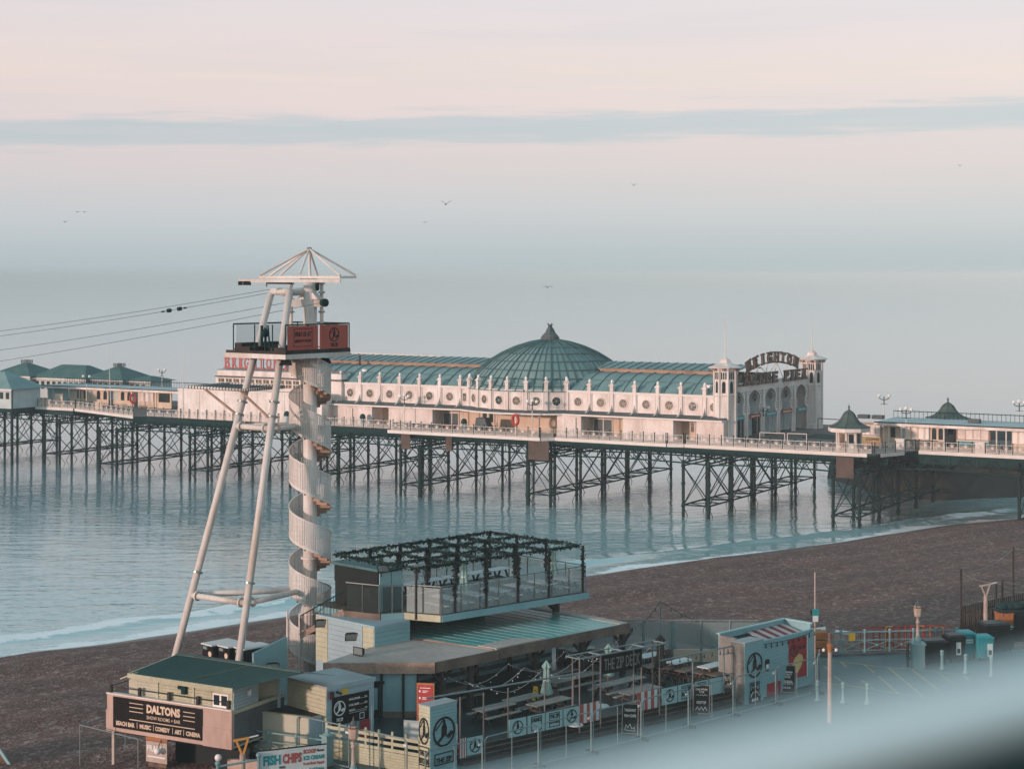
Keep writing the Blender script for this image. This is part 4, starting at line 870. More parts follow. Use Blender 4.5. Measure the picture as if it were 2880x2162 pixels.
for px, dt, z1, lab in ((165, 8, 1.9, 'tan notice board behind the railing by the teal screen'), (130, 6.35, 1.15, 'plain tan panel fixed on the far railing'), (275, 6.35, 1.15, 'narrow tan panel fixed on the far railing by the flagpole')):
    s = spx(px, dt); one('notice_board', MB().fb(ST, s-.7, s+.7, dt, dt+.08, DZ+.05, DZ+z1).fb(ST, s-.78, s-.705, dt-.02, dt+.1, DZ, DZ+z1+.05).fb(ST, s+.705, s+.78, dt-.02, dt+.1, DZ, DZ+z1+.05), 'ochre_wall', lab, 'board', ST(s, dt, DZ))
# barrier rail near the entrance and ramp mat
eb = thing('entrance_rail', 'bent tube rail beside the entrance lamp', 'railing', ST(31, 9, DZ))
part('tube', MB().path([ST(29, 8, DZ), ST(29, 8, DZ+1.1), ST(32, 8.3, DZ+1.1), ST(32, 8.3, DZ)], .05).path([ST(32.3, 8.4, DZ), ST(32.3, 8.4, DZ+1.1), ST(34.5, 8.8, DZ+1.1), ST(34.5, 8.8, DZ)], .05), 'cream_rail', eb)
one('entrance_mat', MB().fb(ST, 31.5, 36, 15, 20, DZ+.004, DZ+.12), 'dark_green', 'low dark ramp mat on the deck before the entrance', 'mat', ST(33, 17, DZ))
er = thing('hand_rail', 'dark tube handrail right of the far entrance tower', 'railing', ST(31, 27, DZ))
part('tube', MB().path([ST(29, 27.5, DZ), ST(29, 27.5, DZ+1.4), ST(34, 26.5, DZ+1.4), ST(34, 26.5, DZ)], .05).path([ST(34, 26.5, DZ+1.2), ST(40, 25, DZ+1.2), ST(40, 25, DZ)], .05), 'dark_green', er)
# ================================================================ ZIP TOWER
TX, TY = -11.36, 100.; LD = V((-.785, .62, 0)); RDR = V((.62, .785, 0)); TC0 = V((TX, TY, 0)); GZ = 5.
tw = thing('zip_tower', 'tall white zip line tower with leaning legs and spiral stair behind the bar', 'tower', (TX, TY, GZ))
TF = lambda l, r, z: TC0+LD*l+RDR*r+V((0, 0, z))
part('column', MB().tube((TX, TY, 4), (TX, TY, 27.75), .39, .38, 24), 'tower_white', tw, True)
for z in (9.0, 12.1, 23.0): part('flange', MB().tube((TX, TY, z-.06), (TX, TY, z+.06), .52, n=24), 'tower_white', tw)
def leg(a, b_, nodes):
    lg = part('leg', MB().tube(a, b_, .20, .20, 16), 'tower_white', tw, True); d = (V(b_)-V(a)).normalized()
    for z in nodes:
        k = (z-V(a).z)/(V(b_).z-V(a).z); c = V(a).lerp(V(b_), k); part('flange', MB().tube(c-d*.05, c+d*.05, .29, n=16), 'steel', lg)
A1, B1 = V((-13.55, 100.4, 27.15)), V((-19.1, 97.1, 4.5)); A2, B2 = V((-12.39, 99.1, 27.15)), V((-14.9, 94.3, 4.5))
leg(A1, B1, (11.6, 20.2, 20.9)); leg(A2, B2, (11.4, 20.2, 21.0))
def on(a, b_, z): return a.lerp(b_, (z-a.z)/(b_.z-a.z))
for z, zc_ in ((19.55, 19.55), (10.35, 10.35)):
    n1, n2, n3 = on(A1, B1, z), on(A2, B2, z), V((TX, TY, zc_))
    for a, c in ((n1, n2), (n2, n3), (n1, n3)):
        d = (c-a).normalized(); st1 = part('strut', MB().tube(a, c, .165, n=14), 'tower_white', tw, True)
        fl = MB()
        for q in ((a+d*.45), (c-d*.45)):
            fl.tube(q-d*.05, q+d*.05, .27, n=14)
        part('flange', fl, 'tower_white', st1)
        bo = MB()
        for q in ((a+d*.52), (c-d*.52)):
            u = d.cross(UZ).normalized(); v_ = d.cross(u)
            for k in range(10): bo.ball(q+(u*math.cos(k*.628)+v_*math.sin(k*.628))*.23, .028, 4, 3)
        part('bolts', bo, 'iron', st1, kind='stuff')
# head: cross bar, bracket box
part('cross_bar', MB().tube(A1+V((0, 0, -.1)), A2+V((0, 0, -.1)), .2, n=14).tube(A2+V((-.6, .6, -.15)), (TX, TY, 27.05), .22, n=14), 'tower_white', tw, True)
part('bracket_box', MB().hexa([TF(-.8, -.2, 26.62), TF(.8, -.2, 26.62), TF(.8, .2, 26.62), TF(-.8, .2, 26.62)], [TF(-.4, -.2, 26.98), TF(.4, -.2, 26.98), TF(.4, .2, 26.98), TF(-.4, .2, 26.98)]), 'tower_white', tw)
for r_ in (-.92, .80):
    c = TF(.2, r_*.0, 0)+V((r_, 0, 0)); ps = part('side_post', MB().tube(c+V((0, 0, 23.9)), c+V((0, 0, 27.7)), .1, n=10), 'tower_white', tw, True)
    cl_ = MB()
    for z in (25.9, 26.25, 26.6, 27.0, 27.5): cl_.tube(c+V((0, 0, z-.05)), c+V((0, 0, z+.05)), .19, n=10)
    part('clamp', cl_, 'steel', ps)
part('side_arm', MB().bar((TX-1.05, TY-.15, 26.4), (TX+.7, TY-.15, 26.4), .3, .42), 'tower_white', tw)
sp_ = part('loudspeaker', MB().tube((TX+.72, TY-.25, 26.42), (TX+.92, TY-.5, 26.42), .2, .23, 16).disc((TX+.923, TY-.503, 26.42), (.78, .62, 0), UZ, .22), 'dark_green', tw)
part('camera_dome', MB().tube((TX+.46, TY-.45, 27.25), (TX+.46, TY-.45, 27.7), .12, n=10).ball((TX+.46, TY-.45, 27.2), .12, 10, 6), 'black_paint', tw)
# canopy frame
cz = 27.85; corners = {}
for l, r_ in ((3.0, -1.1), (-1.7, -2.6), (-2.7, .9), (1.7, 2.1)): pass
FA, FB_, FC, FD = Wd(731, 781, 99), Wd(957, 786, 97), Wd(1000, 779, 101.2), Wd(788, 774, 103)
for q in (FA, FB_, FC, FD): q.z = cz
for a, c in ((FA, FB_), (FB_, FC), (FC, FD), (FD, FA)): part('frame_beam', MB().bar(a, c, .10, .13), 'tower_white', tw)
part('frame_beam', MB().bar(Wd(672, 790, 98.5), Wd(957, 790, 96.8), .12, .17), 'tower_white', tw)
part('frame_beam', MB().bar(V((TX, TY, 27.72)), (FA+FB_)/2, .12, .18).bar(V((TX, TY, 27.72)), (FC+FD)/2, .12, .18), 'tower_white', tw)
apex = V((TX-.05, TY, 29.45))
for q in (FA, FB_, FC, FD, (FA+FB_)/2+V((0, 0, .05)), (FC+FD)/2, FA.lerp(FD, .5)): part('stay', MB().tube(apex, q+V((0, 0, .1)), .062, n=8), 'tower_white', tw)
part('king_post', MB().tube((TX, TY, 27.7), apex, .085, n=8), 'tower_white', tw)
part('apex_cap', MB().tube(apex-V((0, 0, .1)), apex+V((0, 0, .08)), .14, n=8), 'steel', tw)
hk = MB()
for px in (676, 690, 700): hk.fb(lambda x, y, z: Wd(px, 796, 98.3)+V((x, y, z)), -.12, .12, -.06, .06, -.12, .1)
hk.bar(Wd(750, 796, 98.8), Wd(820, 797, 98), .12, .1); hk.tube(Wd(750, 797, 98.8), Wd(750, 806, 98.8), .03); part('trolley_gear', hk, 'black_paint', tw)
# platform
PF = V((-12.3, 96.5, 0)); PFr = lambda r, l, z: PF+RDR*r+LD*l+V((0, 0, z)); PR, PL = 5.0, 4.1; pz = 23.75
part('platform_floor', MB().fb(PFr, 0, PR, 0, PL, pz-.1, pz), 'timber_dark', tw)
part('platform_beam', MB().fb(PFr, -.05, PR, -.12, -.003, pz-.36, pz-.1), 'tower_white', tw); part('platform_beam', MB().fb(PFr, -.12, -.003, -.12, PL+.6, pz-.36, pz-.1), 'tower_white', tw)
part('platform_beam', MB().fb(PFr, 0, PR, PL/2, PL/2+.15, pz-.4, pz-.11), 'tower_white', tw); part('platform_beam', MB().fb(PFr, PR-.15, PR, 0, PL, pz-.4, pz-.11), 'tower_white', tw)
part('edge_board', MB().fb(PFr, -.1, PR, -.1, -.004, pz-.098, pz+.1).fb(PFr, -.1, -.004, .0, PL+.5, pz-.098, pz+.05), 'timber_dark', tw)
part('launch_step', MB().fb(PFr, .1, 3.2, PL-1.2, PL, pz+.002, pz+.25).fb(PFr, .1, 3.2, PL-.55, PL, pz+.252, pz+.45).fb(PFr, .05, .5, .02, 1.2, pz+.002, pz+.25), 'timber_dark', tw)
rl = MB(); zt = pz+1.5
cs = [(0, 0), (PR, 0), (PR, PL), (0, PL)]
for (a, c), (e_, f) in zip(cs, cs[1:]): rl.tube(PFr(a, c, zt), PFr(e_, f, zt), .04, n=6).tube(PFr(a, c, pz+.1), PFr(e_, f, pz+.1), .03, n=6)
for r_, l in ((0, 0), (1.65, 0), (1.75, 0), (3.3, 0), (3.4, 0), (PR, 0), (PR, PL/2), (PR, PL), (0, PL), (2.5, PL), (.0, 1.0), (.0, 2.4)): rl.tube(PFr(r_, l, pz), PFr(r_, l, zt), .035, n=6)
part('guard_rail', rl, 'dark_green', tw)
for a, c in (((PR, .1), (PR, PL)), ((.2, PL), (PR, PL))): part('mesh_infill', MB().add([PFr(*a, pz+.1), PFr(*c, pz+.1), PFr(*c, zt), PFr(*a, zt)], [(0, 1, 2, 3)]), 'mesh_screen', tw)
UN = RDR; NP = UN.cross(UZ)
for k, (r0, r1) in enumerate(((.12, 2.45), (2.6, 4.85))):
    pn_ = part('sign_panel', MB().fb(PFr, r0, r1, -.06, -.03, pz+.12, zt-.06), 'panel_red', tw)
    o = PFr((r0+r1)/2, -.062, 0)
    if k == 0:
        part('lettering', letters('FIND US AT', o+V((0, 0, pz+.85)), UN, UZ, .26, 1.25, .02), 'logo_black', pn_); part('lettering', letters('@BRIGHTONZIP', o+V((0, 0, pz+.5)), UN, UZ, .2, 1.25, .02), 'logo_black', pn_)
        part('border', MB().fb(PFr, r0+.45, r1-.45, -.072, -.062, pz+.3, pz+.33).fb(PFr, r0+.45, r1-.45, -.072, -.062, zt-.24, zt-.21).fb(PFr, r0+.45, r0+.48, -.072, -.062, pz+.33, zt-.24).fb(PFr, r1-.48, r1-.45, -.072, -.062, pz+.33, zt-.24), 'logo_black', pn_)
    else:
        part('logo', zip_logo(o+V((0, 0, pz+.9)), UN, UZ, .40), 'logo_black', pn_); part('lettering', letters('THE ZIP', o+V((0, 0, pz+.22)), UN, UZ, .22, .6, .02), 'logo_black', pn_)
part('sign_panel', MB().fb(PFr, PR+.03, PR+.06, .9, 1.9, pz+.12, zt-.06), 'clerestory', tw)
for r_, l in ((3.9, .8), (1.2, 1.2)):
    c = PFr(r_, l, pz-.75); part('floodlight', MB().hexa([c+V((-.35, -.25, 0)), c+V((.35, -.25, 0)), c+V((.35, .25, 0)), c+V((-.35, .25, 0))], [c+V((-.2, -.15, .3)), c+V((.2, -.15, .3)), c+V((.2, .15, .3)), c+V((-.2, .15, .3))]), 'black_paint', tw)
# harness rack on the platform
part('rack', MB().tube(PFr(.8, 2.4, pz), PFr(.8, 2.4, zt-.2), .06).tube(PFr(1.3, 3.2, pz), PFr(1.3, 3.2, zt-.1), .08).tube(PFr(.2, 1.4, pz+.1), PFr(1.2, 2.6, zt-.1), .05).ball(PFr(.8, 2.4, zt-.5), .25, 8, 5), 'iron', tw)
# spiral stair
z0s, z1s, pit = 5.4, 23.55, 3.09; ro = 1.2; turns = (z1s-z0s)/pit; a_end = math.radians(116)
def sa(z): return a_end-(z-z1s)/pit*2*math.pi          # angle falls as the stair climbs
stair = part('stair_stringer', MB(), 'tower_white', tw); 
def ribbon(r, zlo, zhi, th, za=z0s, zb=z1s, n=None):
    n = n or int(turns*28); m_ = MB()
    for k in range(n+1):
        z = za+(zb-za)*k/n; a = sa(z); d = V((math.cos(a), math.sin(a), 0))
        for rr, zz in ((r, zlo), (r+th, zlo), (r+th, zhi), (r, zhi)): m_.v.append(tuple(V((TX, TY, z+zz))+d*rr))
    m_.f = [(4*k+j, 4*k+(j+1) % 4, 4*k+4+(j+1) % 4, 4*k+4+j) for k in range(n) for j in range(4)]
    return m_
bpy.data.objects.remove(stair)
stair = part('spiral_stair', ribbon(ro-.04, -.30, -.14, .03), 'tower_white', tw)
part('handrail', ribbon(ro-.05, 1.29, 1.36, .06), 'tower_white', stair)
ns = int(turns*15)
for k in range(ns):
    z = z0s+(z1s-z0s)*k/ns; a = sa(z); a2 = sa(z+(z1s-z0s)/ns*1.08)
    pts = [V((TX+math.cos(q)*rr, TY+math.sin(q)*rr, z)) for q, rr in ((a, .36), (a, ro-.05), (a2, ro-.05), (a2, .36))]
    part('step', MB().hexa([p-V((0, 0, .05)) for p in pts][::-1], pts[::-1]).hexa([pts[3]-V((0, 0, .2)), pts[2]-V((0, 0, .2)), pts[2]+(pts[1]-pts[2])*.08-V((0, 0, .2)), pts[3]+(pts[0]-pts[3])*.08-V((0, 0, .2))], [pts[3]-V((0, 0, .052)), pts[2]-V((0, 0, .052)), pts[2]+(pts[1]-pts[2])*.08-V((0, 0, .052)), pts[3]+(pts[0]-pts[3])*.08-V((0, 0, .052))]), 'clerestory', stair)
nb_ = int(turns*72); m_ = MB()
for k in range(nb_):
    z = z0s+(z1s-z0s)*k/nb_; a = sa(z); d = V((math.cos(a), math.sin(a), 0)); t_ = V((-math.sin(a), math.cos(a), 0)); c = V((TX, TY, z))+d*(ro-.02)
    hw = .040; m_.add([c-t_*hw+V((0, 0, -.15)), c+t_*hw+V((0, 0, -.15)), c+t_*hw+V((0, 0, 1.31)), c-t_*hw+V((0, 0, 1.31))], [(0, 1, 2, 3)])
part('balusters', m_, 'tower_white', stair, kind='stuff')
m_ = MB()
for a in (200, 250): d = V((math.cos(math.radians(a)), math.sin(math.radians(a)), 0))*(ro+.1); m_.tube(TC0+d+V((0, 0, 5.2)), TC0+d+V((0, 0, 9.2)), .06, n=8)
part('stair_support', m_, 'tower_white', stair)
part('stair_brace', MB().bar(Wd(845, 1735, 98.6), Wd(865, 1650, 98.6), .1, .14), 'tower_white', stair)
# catch net
NQ = [V((-14.85, 98.46, 21.6)), V((-18.47, 101.3, 21.6)), V((-16.6, 104.1, 21.6)), V((-12.97, 101.3, 21.6))]
net = part('net_frame', MB().path(NQ+[NQ[0]], .085, 10), 'tower_white', tw, True)
part('net', MB().add([q+V((0, 0, .02)) for q in NQ], [(0, 1, 2, 3)]), 'net', net)
wr = MB()
for a, c in zip(NQ, NQ[1:]+NQ[:1]):
    n = 18
    for k in range(n): p = a.lerp(c, (k+.5)/n); d = (c-a).normalized(); wr.tube(p-d*.03, p+d*.03, .10, n=8)
part('net_lacing', wr, 'net', net, kind='stuff')
for a, c in ((NQ[0].lerp(NQ[1], .72), on(A1, B1, 20.1)), (NQ[0].lerp(NQ[1], .08), on(A2, B2, 20.0))): part('net_prop', MB().tube(a, c, .07, n=8), 'clerestory', net)
# zip cables
for k, (x0, y0, x1, y1, lab) in enumerate(((757, 814, -40, 936, 'upper zip wire running from the tower cross bar'), (755, 824, -40, 950, 'second zip wire carrying two trolleys'), (800, 852, -40, 990, 'zip wire from the bracket box below the cross bar'), (900, 852, -40, 1022, 'lowest zip wire passing in front of the tower legs'))):
    Ya = (100.2, 99.2, 100, 97.5)[k]; a = Wd(x0, y0, Ya); c = Wd(x1, y1, 117); d = c-a; far_ = a+d*3.2; pts = []
    for q in range(33): u = q/10; p = a+d*u; p = p+V((0, 0, -.5*u*(1-u))); pts.append(p) if u <= 3.2 else None
    wire = thing('zip_wire', lab, 'cable', a); part('wire', MB().path(pts, .016, 5), 'iron_light', wire)
    if k == 1:
        for u in (.335, .315, .28, .262): 
            p = a+d*u+V((0, 0, -.5*u*(1-u))); dd = d.normalized(); part('trolley', MB().tube(p-dd*.12, p+dd*.12, .12 if .27 < u < .32 else .05, n=8), 'iron', wire)
# ================================================================ BEACH BAR
def kx(px): return (px-CX)/F
def ppx(px, q): k = kx(px); return (k*88/K2+q*(1+k))/(1-k)
def qpx(px, p): k = kx(px); return (p*(1-k)-k*88/K2)/(1+k)
def fpx(px, o=0.): k = kx(px); return (k*88/K2-(1.45+o)*(1+k))/((1-k)+.1*(1+k))
FLu = (AA-BB*.1).normalized(); FLn = FLu.cross(UZ)
FL = lambda p, o, z: PQ(p, -1.45-.1*p-o, z)                        # front line of the deck, o outwards to the street
def clad(parent, fr, x0, x1, z0, z1, m, n, th=.03, gap=.02, name='board'):
    h = (z1-z0)/n
    for k in range(n): part(name, MB().fb(fr, x0, x1, .003, th+.006*(k % 3), z0+k*h+gap/2, z0+(k+1)*h-gap/2), m if isinstance(m, str) else m[k % len(m)], parent)
FZ = 5.6
bd = thing('bar_deck', 'raised dark timber terrace with steps down to the street', 'terrace', PQ(4, 3, 5))
fl = [FL(-5.3, 0, 0), FL(14.2, 0, 0), PQ(21.5, -2.6, 0), PQ(21.5, 10.5, 0), PQ(-5.3, 10.5, 0)]
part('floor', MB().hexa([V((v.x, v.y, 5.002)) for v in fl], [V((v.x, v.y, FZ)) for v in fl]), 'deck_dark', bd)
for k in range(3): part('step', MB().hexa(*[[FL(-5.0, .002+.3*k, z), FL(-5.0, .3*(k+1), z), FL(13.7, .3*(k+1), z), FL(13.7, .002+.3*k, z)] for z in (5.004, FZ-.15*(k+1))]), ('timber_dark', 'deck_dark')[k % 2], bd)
for k in range(3): part('step_nosing', MB().hexa(*[[FL(-5.0, .26+.3*(k-1)+.04, z), FL(-5.0, .3*k+.04, z), FL(13.7, .3*k+.04, z), FL(13.7, .26+.3*(k-1)+.04, z)] for z in (FZ-.15*k+.001, FZ-.15*k+.03)]), 'timber', bd)
# canopy building
cb = thing('bar_canopy', 'open timber bar shelter with a faded teal and brown felt roof', 'shelter', PQ(4, 6, 5.6))
tl = [(1.6, 10.9), (2.9, 4.0), (12.9, 3.7), (12.9, 11.2)]
part('teal_roof', MB().hexa([PQ(p, q, 8.30) for p, q in tl], [PQ(p, q, 8.45) for p, q in tl]), 'roof_teal', cb)
for k in range(16):
    u = (k+.5)/16; part('roof_batten', MB().bar(PQ(2.9+9.6*u, 4.2, 8.455), PQ(1.9+10.6*u, 11, 8.455), .05, .03), 'roof_teal', cb)
part('felt_verge', MB().hexa([PQ(p, q, 8.452) for p, q in ((2.85, 4.02), (6.6, 3.95), (5.2, 5.3), (2.65, 5.2))], [PQ(p, q, 8.50) for p, q in ((2.85, 4.02), (6.6, 3.95), (5.2, 5.3), (2.65, 5.2))]), 'felt_brown', cb)
part('felt_verge', MB().hexa([PQ(p, q, 8.452) for p, q in ((12.3, 3.75), (12.88, 3.75), (12.88, 11), (12.1, 11))], [PQ(p, q, 8.50) for p, q in ((12.3, 3.75), (12.88, 3.75), (12.88, 11), (12.1, 11))]), 'felt_brown', cb)
br = [(-5.5, 8.0), (-1.5, 4.1), (2.87, 3.98), (1.58, 9.1), (-1.4, 9.2)]
part('brown_roof', MB().hexa([PQ(p, q, 8.10) for p, q in br], [PQ(p, q, 8.40) for p, q in br]), 'felt_brown', cb)
def fascia(p0, q0, p1, q1, z0, z1, m, nm='fascia'): a = PQ(p0, q0, (z0+z1)/2); c = PQ(p1, q1, (z0+z1)/2); return part(nm, MB().bar(a, c, .10, z1-z0), m, cb)
fascia(-5.55, 7.93, -1.5, 4.0, 7.88, 8.42, 'fascia_worn'); fascia(-1.45, 4.02, 2.9, 3.9, 7.9, 8.43, 'timber'); fascia(2.95, 3.9, 12.95, 3.62, 7.95, 8.48, 'timber')
fascia(12.95, 3.7, 12.95, 11.2, 8.0, 8.46, 'timber_dark'); fascia(1.5, 10.9, 2.8, 4.2, 8.2, 8.44, 'fascia_worn')
for px, q in ((1243, 4.4), (1322, 4.3), (1505, 4.2), (1637, 4.1), (1750, 4.0)):
    p = ppx(px, q); ps = part('post', MB().fb(PQ, p-.13, p+.13, q-.13, q+.13, FZ, 8.29), 'timber_dark', cb)
    part('knee_brace', MB().bar(PQ(p+.1, q, 7.3), PQ(p+.85, q, 8.0), .12, .14).bar(PQ(p-.1, q, 7.3), PQ(p-.85, q, 8.0), .12, .14), 'timber_dark', ps)
part('beam', MB().fb(PQ, -1.4, 12.8, 4.22, 4.4, 8.0, 8.09), 'timber_dark', cb)
wl = part('back_wall', MB().fb(PQ, -1.2, 12.6, 9.3, 9.45, FZ, 8.28), 'teal_boards', cb)
clad(wl, lambda x, o, z: PQ(x, 9.3-o, z), -1.0, 12.5, FZ, 8.2, ('teal_boards', 'lead_grey'), 11)
for p in (1, 3.5, 6.2, 8.8, 11): part('post', MB().fb(PQ, p-.1, p+.1, 8.9, 9.1, FZ, 8.28), 'timber_dark', cb)
# angled entrance wall under the brown roof
EA, EB = PQ(-5.0, 7.8, 0), PQ(-1.9, 4.75, 0); eu = (EB-EA).normalized(); en = eu.cross(UZ); EL = (EB-EA).length; EF = lambda x, o, z: EA+eu*x+en*o+V((0, 0, z))
ew = part('entrance_wall', MB().fb(EF, 0, EL, -.12, 0, 5.0, 8.08), 'teal_boards', cb)
part('door', MB().fb(EF, 1.25, 2.35, .003, .04, 5.1, 7.3), 'black_paint', ew); part('door_pane', MB().fb(EF, 1.55, 2.25, .043, .06, 6.0, 7.1), 'teal_boards', ew)
for x in (1.15, 2.45, 3.55, EL-.06): part('mullion', MB().fb(EF, x-.06, x+.06, .004, .09, 5.1, 8.05), 'black_paint', ew)
part('lintel', MB().fb(EF, 1.0, 2.6, .05, .11, 7.32, 7.45), 'black_paint', ew)
part('kick_board', MB().fb(EF, 2.52, EL-.15, .004, .05, 5.1, 5.9), 'timber', ew)
ib = thing('information_board', 'tall red information board in an orange frame by the bar entrance', 'sign', Wd(1196, 2000, 87.4))
a, c = Wd(1172, 1912, 87.4), Wd(1221, 1914, 86.9); iu = (c-a).normalized(); inn = iu.cross(UZ); IFr = lambda x, o, z: V((a.x, a.y, 0))+iu*x+inn*o+V((0, 0, z)); il = (c-a).length
part('frame', MB().fb(IFr, 0, il, -.05, 0, 5.2, 7.95), 'orange', ib); part('face', MB().fb(IFr, .07, il-.07, .003, .02, 5.4, 7.86), 'poster_red', ib)
tx = MB()
for k in range(6): tx.fb(IFr, .15, .24, .022, .026, 7.5-k*.33, 7.6-k*.33).fb(IFr, .34, .34+.35-.05*(k % 3), .022, .026, 7.56-k*.33, 7.59-k*.33).fb(IFr, .34, .58, .022, .026, 7.49-k*.33, 7.52-k*.33)
part('printed_lines', tx.fb(IFr, .2, il-.2, .022, .026, 7.7, 7.73), 'chalk', ib)
# ---- roof terrace
rt = thing('roof_terrace', 'glass railed roof terrace above the bar with pale teal edge', 'terrace', PQ(7, 10, 9.5)); RZ = 9.8
pt = [(2.25, 7.6), (13.0, 6.8), (13.0, 14.8), (-.6, 14.8), (-.45, 12.4), (.25, 10.2), (1.45, 9.65)]
part('floor', MB().hexa([PQ(p, q, RZ-.3) for p, q in pt], [PQ(p, q, RZ-.02) for p, q in pt]), 'timber', rt)
for (a, c), m_ in zip(zip(pt, pt[1:]+pt[:1]), ('teal_boards', 'teal_boards', 'teal_boards', 'teal_boards', 'timber', 'teal_boards', 'cream_boards')):
    d = (V(c)-V(a)).normalized(); n = V((d.y, -d.x))*.06; A_, C_ = PQ(a[0]+n.x, a[1]+n.y, RZ-.17), PQ(c[0]+n.x, c[1]+n.y, RZ-.17); part('edge_board', MB().bar(A_, C_, .06, .36), m_, rt)
def glass(a, c, n, z0=RZ+.05, z1=RZ+1.42, m_='glass_panel'):
    for k in range(n):
        u0, u1 = k/n, (k+1)/n; P0, P1 = V(a).lerp(V(c), u0), V(a).lerp(V(c), u1); w0, w1 = PQ(P0.x, P0.y, 0), PQ(P1.x, P1.y, 0); d = (w1-w0).normalized(); nn = d.cross(UZ)*.012
        q0, q1 = w0+d*.06, w1-d*.06
        part('glass_pane', MB().hexa([q0-nn+V((0, 0, z0)), q1-nn+V((0, 0, z0)), q1+nn+V((0, 0, z0)), q0+nn+V((0, 0, z0))], [q0-nn+V((0, 0, z1)), q1-nn+V((0, 0, z1)), q1+nn+V((0, 0, z1)), q0+nn+V((0, 0, z1))]), m_, rt)
        part('glass_post', MB().tube(w0+V((0, 0, z0-.05)), w0+V((0, 0, z1+.08)), .035, n=6), 'steel', rt)
    a_, c_ = PQ(a[0], a[1], z1+.09), PQ(c[0], c[1], z1+.09); part('top_rail', MB().tube(a_, c_, .035, n=6), 'steel', rt)
glass((2.35, 7.65), (12.9, 6.9), 8); glass((2.3, 7.7), (1.5, 9.6), 2); glass((1.4, 9.75), (.35, 10.25), 2, m_='glass_smoke'); glass((.25, 10.35), (-.35, 12.4), 2, m_='glass_smoke')
glass((12.9, 6.95), (12.9, 14.7), 5); glass((12.9, 14.7), (2.5, 14.7), 7)
part('support_post', MB().fb(PQ, 12.2, 12.5, 8.6, 8.9, 8.46, RZ-.31).bar(PQ(12.3, 8.7, 8.6), PQ(11.2, 8.7, 9.4), .18, .2), 'timber_dark', rt)
part('support_wall', MB().fb(PQ, 2.4, 8.8, 11.0, 11.2, 8.3, RZ-.31), 'black_paint', rt)
part('support_beam', MB().fb(PQ, 2.6, 12.8, 9, 9.2, RZ-.52, RZ-.31), 'timber_dark', rt)
# stair building under and on the terrace
sb = thing('stair_building', 'boarded stair block below the terrace, its blue shade and cream sunlit strips put in as colour', 'building', PQ(0, 11, 5))
part('walls', MB().fb(PQ, -1.15, 1.35, 9.1, 14.0, 5, RZ-.32), 'shade_boards', sb)
lf = lambda x, o, z: PQ(-1.15-o, 14.0-x, z)
clad(sb, lf, 1.1, 3.95, 7.0, RZ-.42, 'shade_boards', 9); clad(sb, lf, 4.0, 4.88, 7.0, RZ-.42, 'cream_boards', 9); clad(sb, lf, .05, 1.05, 7.0, RZ-.42, 'cream_boards', 9)  # blue boards imitate the tower's cast shadow, cream ones the sunlit strips
clad(sb, lambda x, o, z: PQ(x, 9.1-o, z), -1.15, 1.33, 7.6, RZ-.42, 'teal_boards', 7)
hu = thing('roof_hut', 'dark flat roofed hut with a pale teal side wall on the roof terrace', 'hut', PQ(1, 12, RZ))
part('walls', MB().fb(PQ, .45, 2.15, 10.6, 14.3, RZ, 12.0), 'black_paint', hu); part('roof', MB().fb(PQ, .3, 2.35, 10.45, 14.45, 12.0, 12.14), 'hut_roof', hu)
for k in range(2): part('side_panel', MB().fb(PQ, .47+.86*k, 1.27+.86*k, 10.54, 10.597, RZ+.02, 11.9), 'banner_teal', hu)
part('dark_sheeting', MB().fb(PQ, .38, .447, 10.62, 14.28, RZ+1.3, 11.95), 'black_paint', hu); part('hatch', MB().fb(PQ, .36, .445, 11.2, 11.7, RZ+.7, RZ+1.15), 'lead_grey', hu)
# pergola with garlands
pg = thing('pergola', 'timber pergola grid over the roof terrace wrapped in dark garlands', 'pergola', PQ(7, 11, RZ)); GP = 12.5
PS = [.55, 3.2, 5.4, 7.7, 10.0, 12.6]; QS = [7.45, 9.8, 12.2, 14.5]
def leafy(a, c, r=.11, dens=72, drop=1.):
    a = V(a); c = V(c); n = int((c-a).length*dens); m_ = MB()
    for k in range(n):
        p = a.lerp(c, R.random())+V((R.gauss(0, r*.42), R.gauss(0, r*.42), R.gauss(-.02, r*.45))); d = V((R.gauss(0, 1), R.gauss(0, 1), R.gauss(-.35*drop, .8))).normalized()*R.uniform(.08, .19); e = d.cross(V((R.random()-.5, R.random()-.5, R.random()-.5))).normalized()*.05
        m_.add([p-e, p+e, p+d+e*.2, p+d*.6-e], [(0, 1, 2, 3)])
    return m_
for q in QS:
    b_ = part('beam', MB().bar(PQ(PS[0], q+(.3 if q < 8 else 0)-.0, GP), PQ(PS[-1], q-.3 if q < 8 else q, GP), .06, .07), 'garland', pg); part('garland', leafy(PQ(PS[0], q+.3 if q < 8 else q, GP), PQ(PS[-1], q-.3 if q < 8 else q, GP)), 'garland', b_, kind='stuff')
for p in PS:
    b_ = part('beam', MB().bar(PQ(p, QS[0], GP+.02), PQ(p, QS[-1], GP+.02), .05, .06), 'garland', pg); part('garland', leafy(PQ(p, QS[0], GP), PQ(p, QS[-1], GP)), 'garland', b_, kind='stuff')
for p in PS:
    for q in QS:
        if p < 1 and q > 8: continue
        qq = q if q > 8 else 7.75-.07*p; b_ = part('post', MB().fb(PQ, p-.05, p+.05, qq-.05, qq+.05, RZ, GP), 'timber_dark', pg)
        if p > 1: part('garland', leafy(PQ(p, qq, GP), PQ(p, qq, RZ+(.9 if q < 8 else 1.2)), .12, 80), 'garland', b_, kind='stuff')
lt = MB()
for k in range(40): a = PQ(R.uniform(PS[0], PS[-1]), R.choice(QS), GP-.12); lt.ball(a, .035, 5, 3)
part('bulbs', lt, 'chalk', pg, kind='stuff')
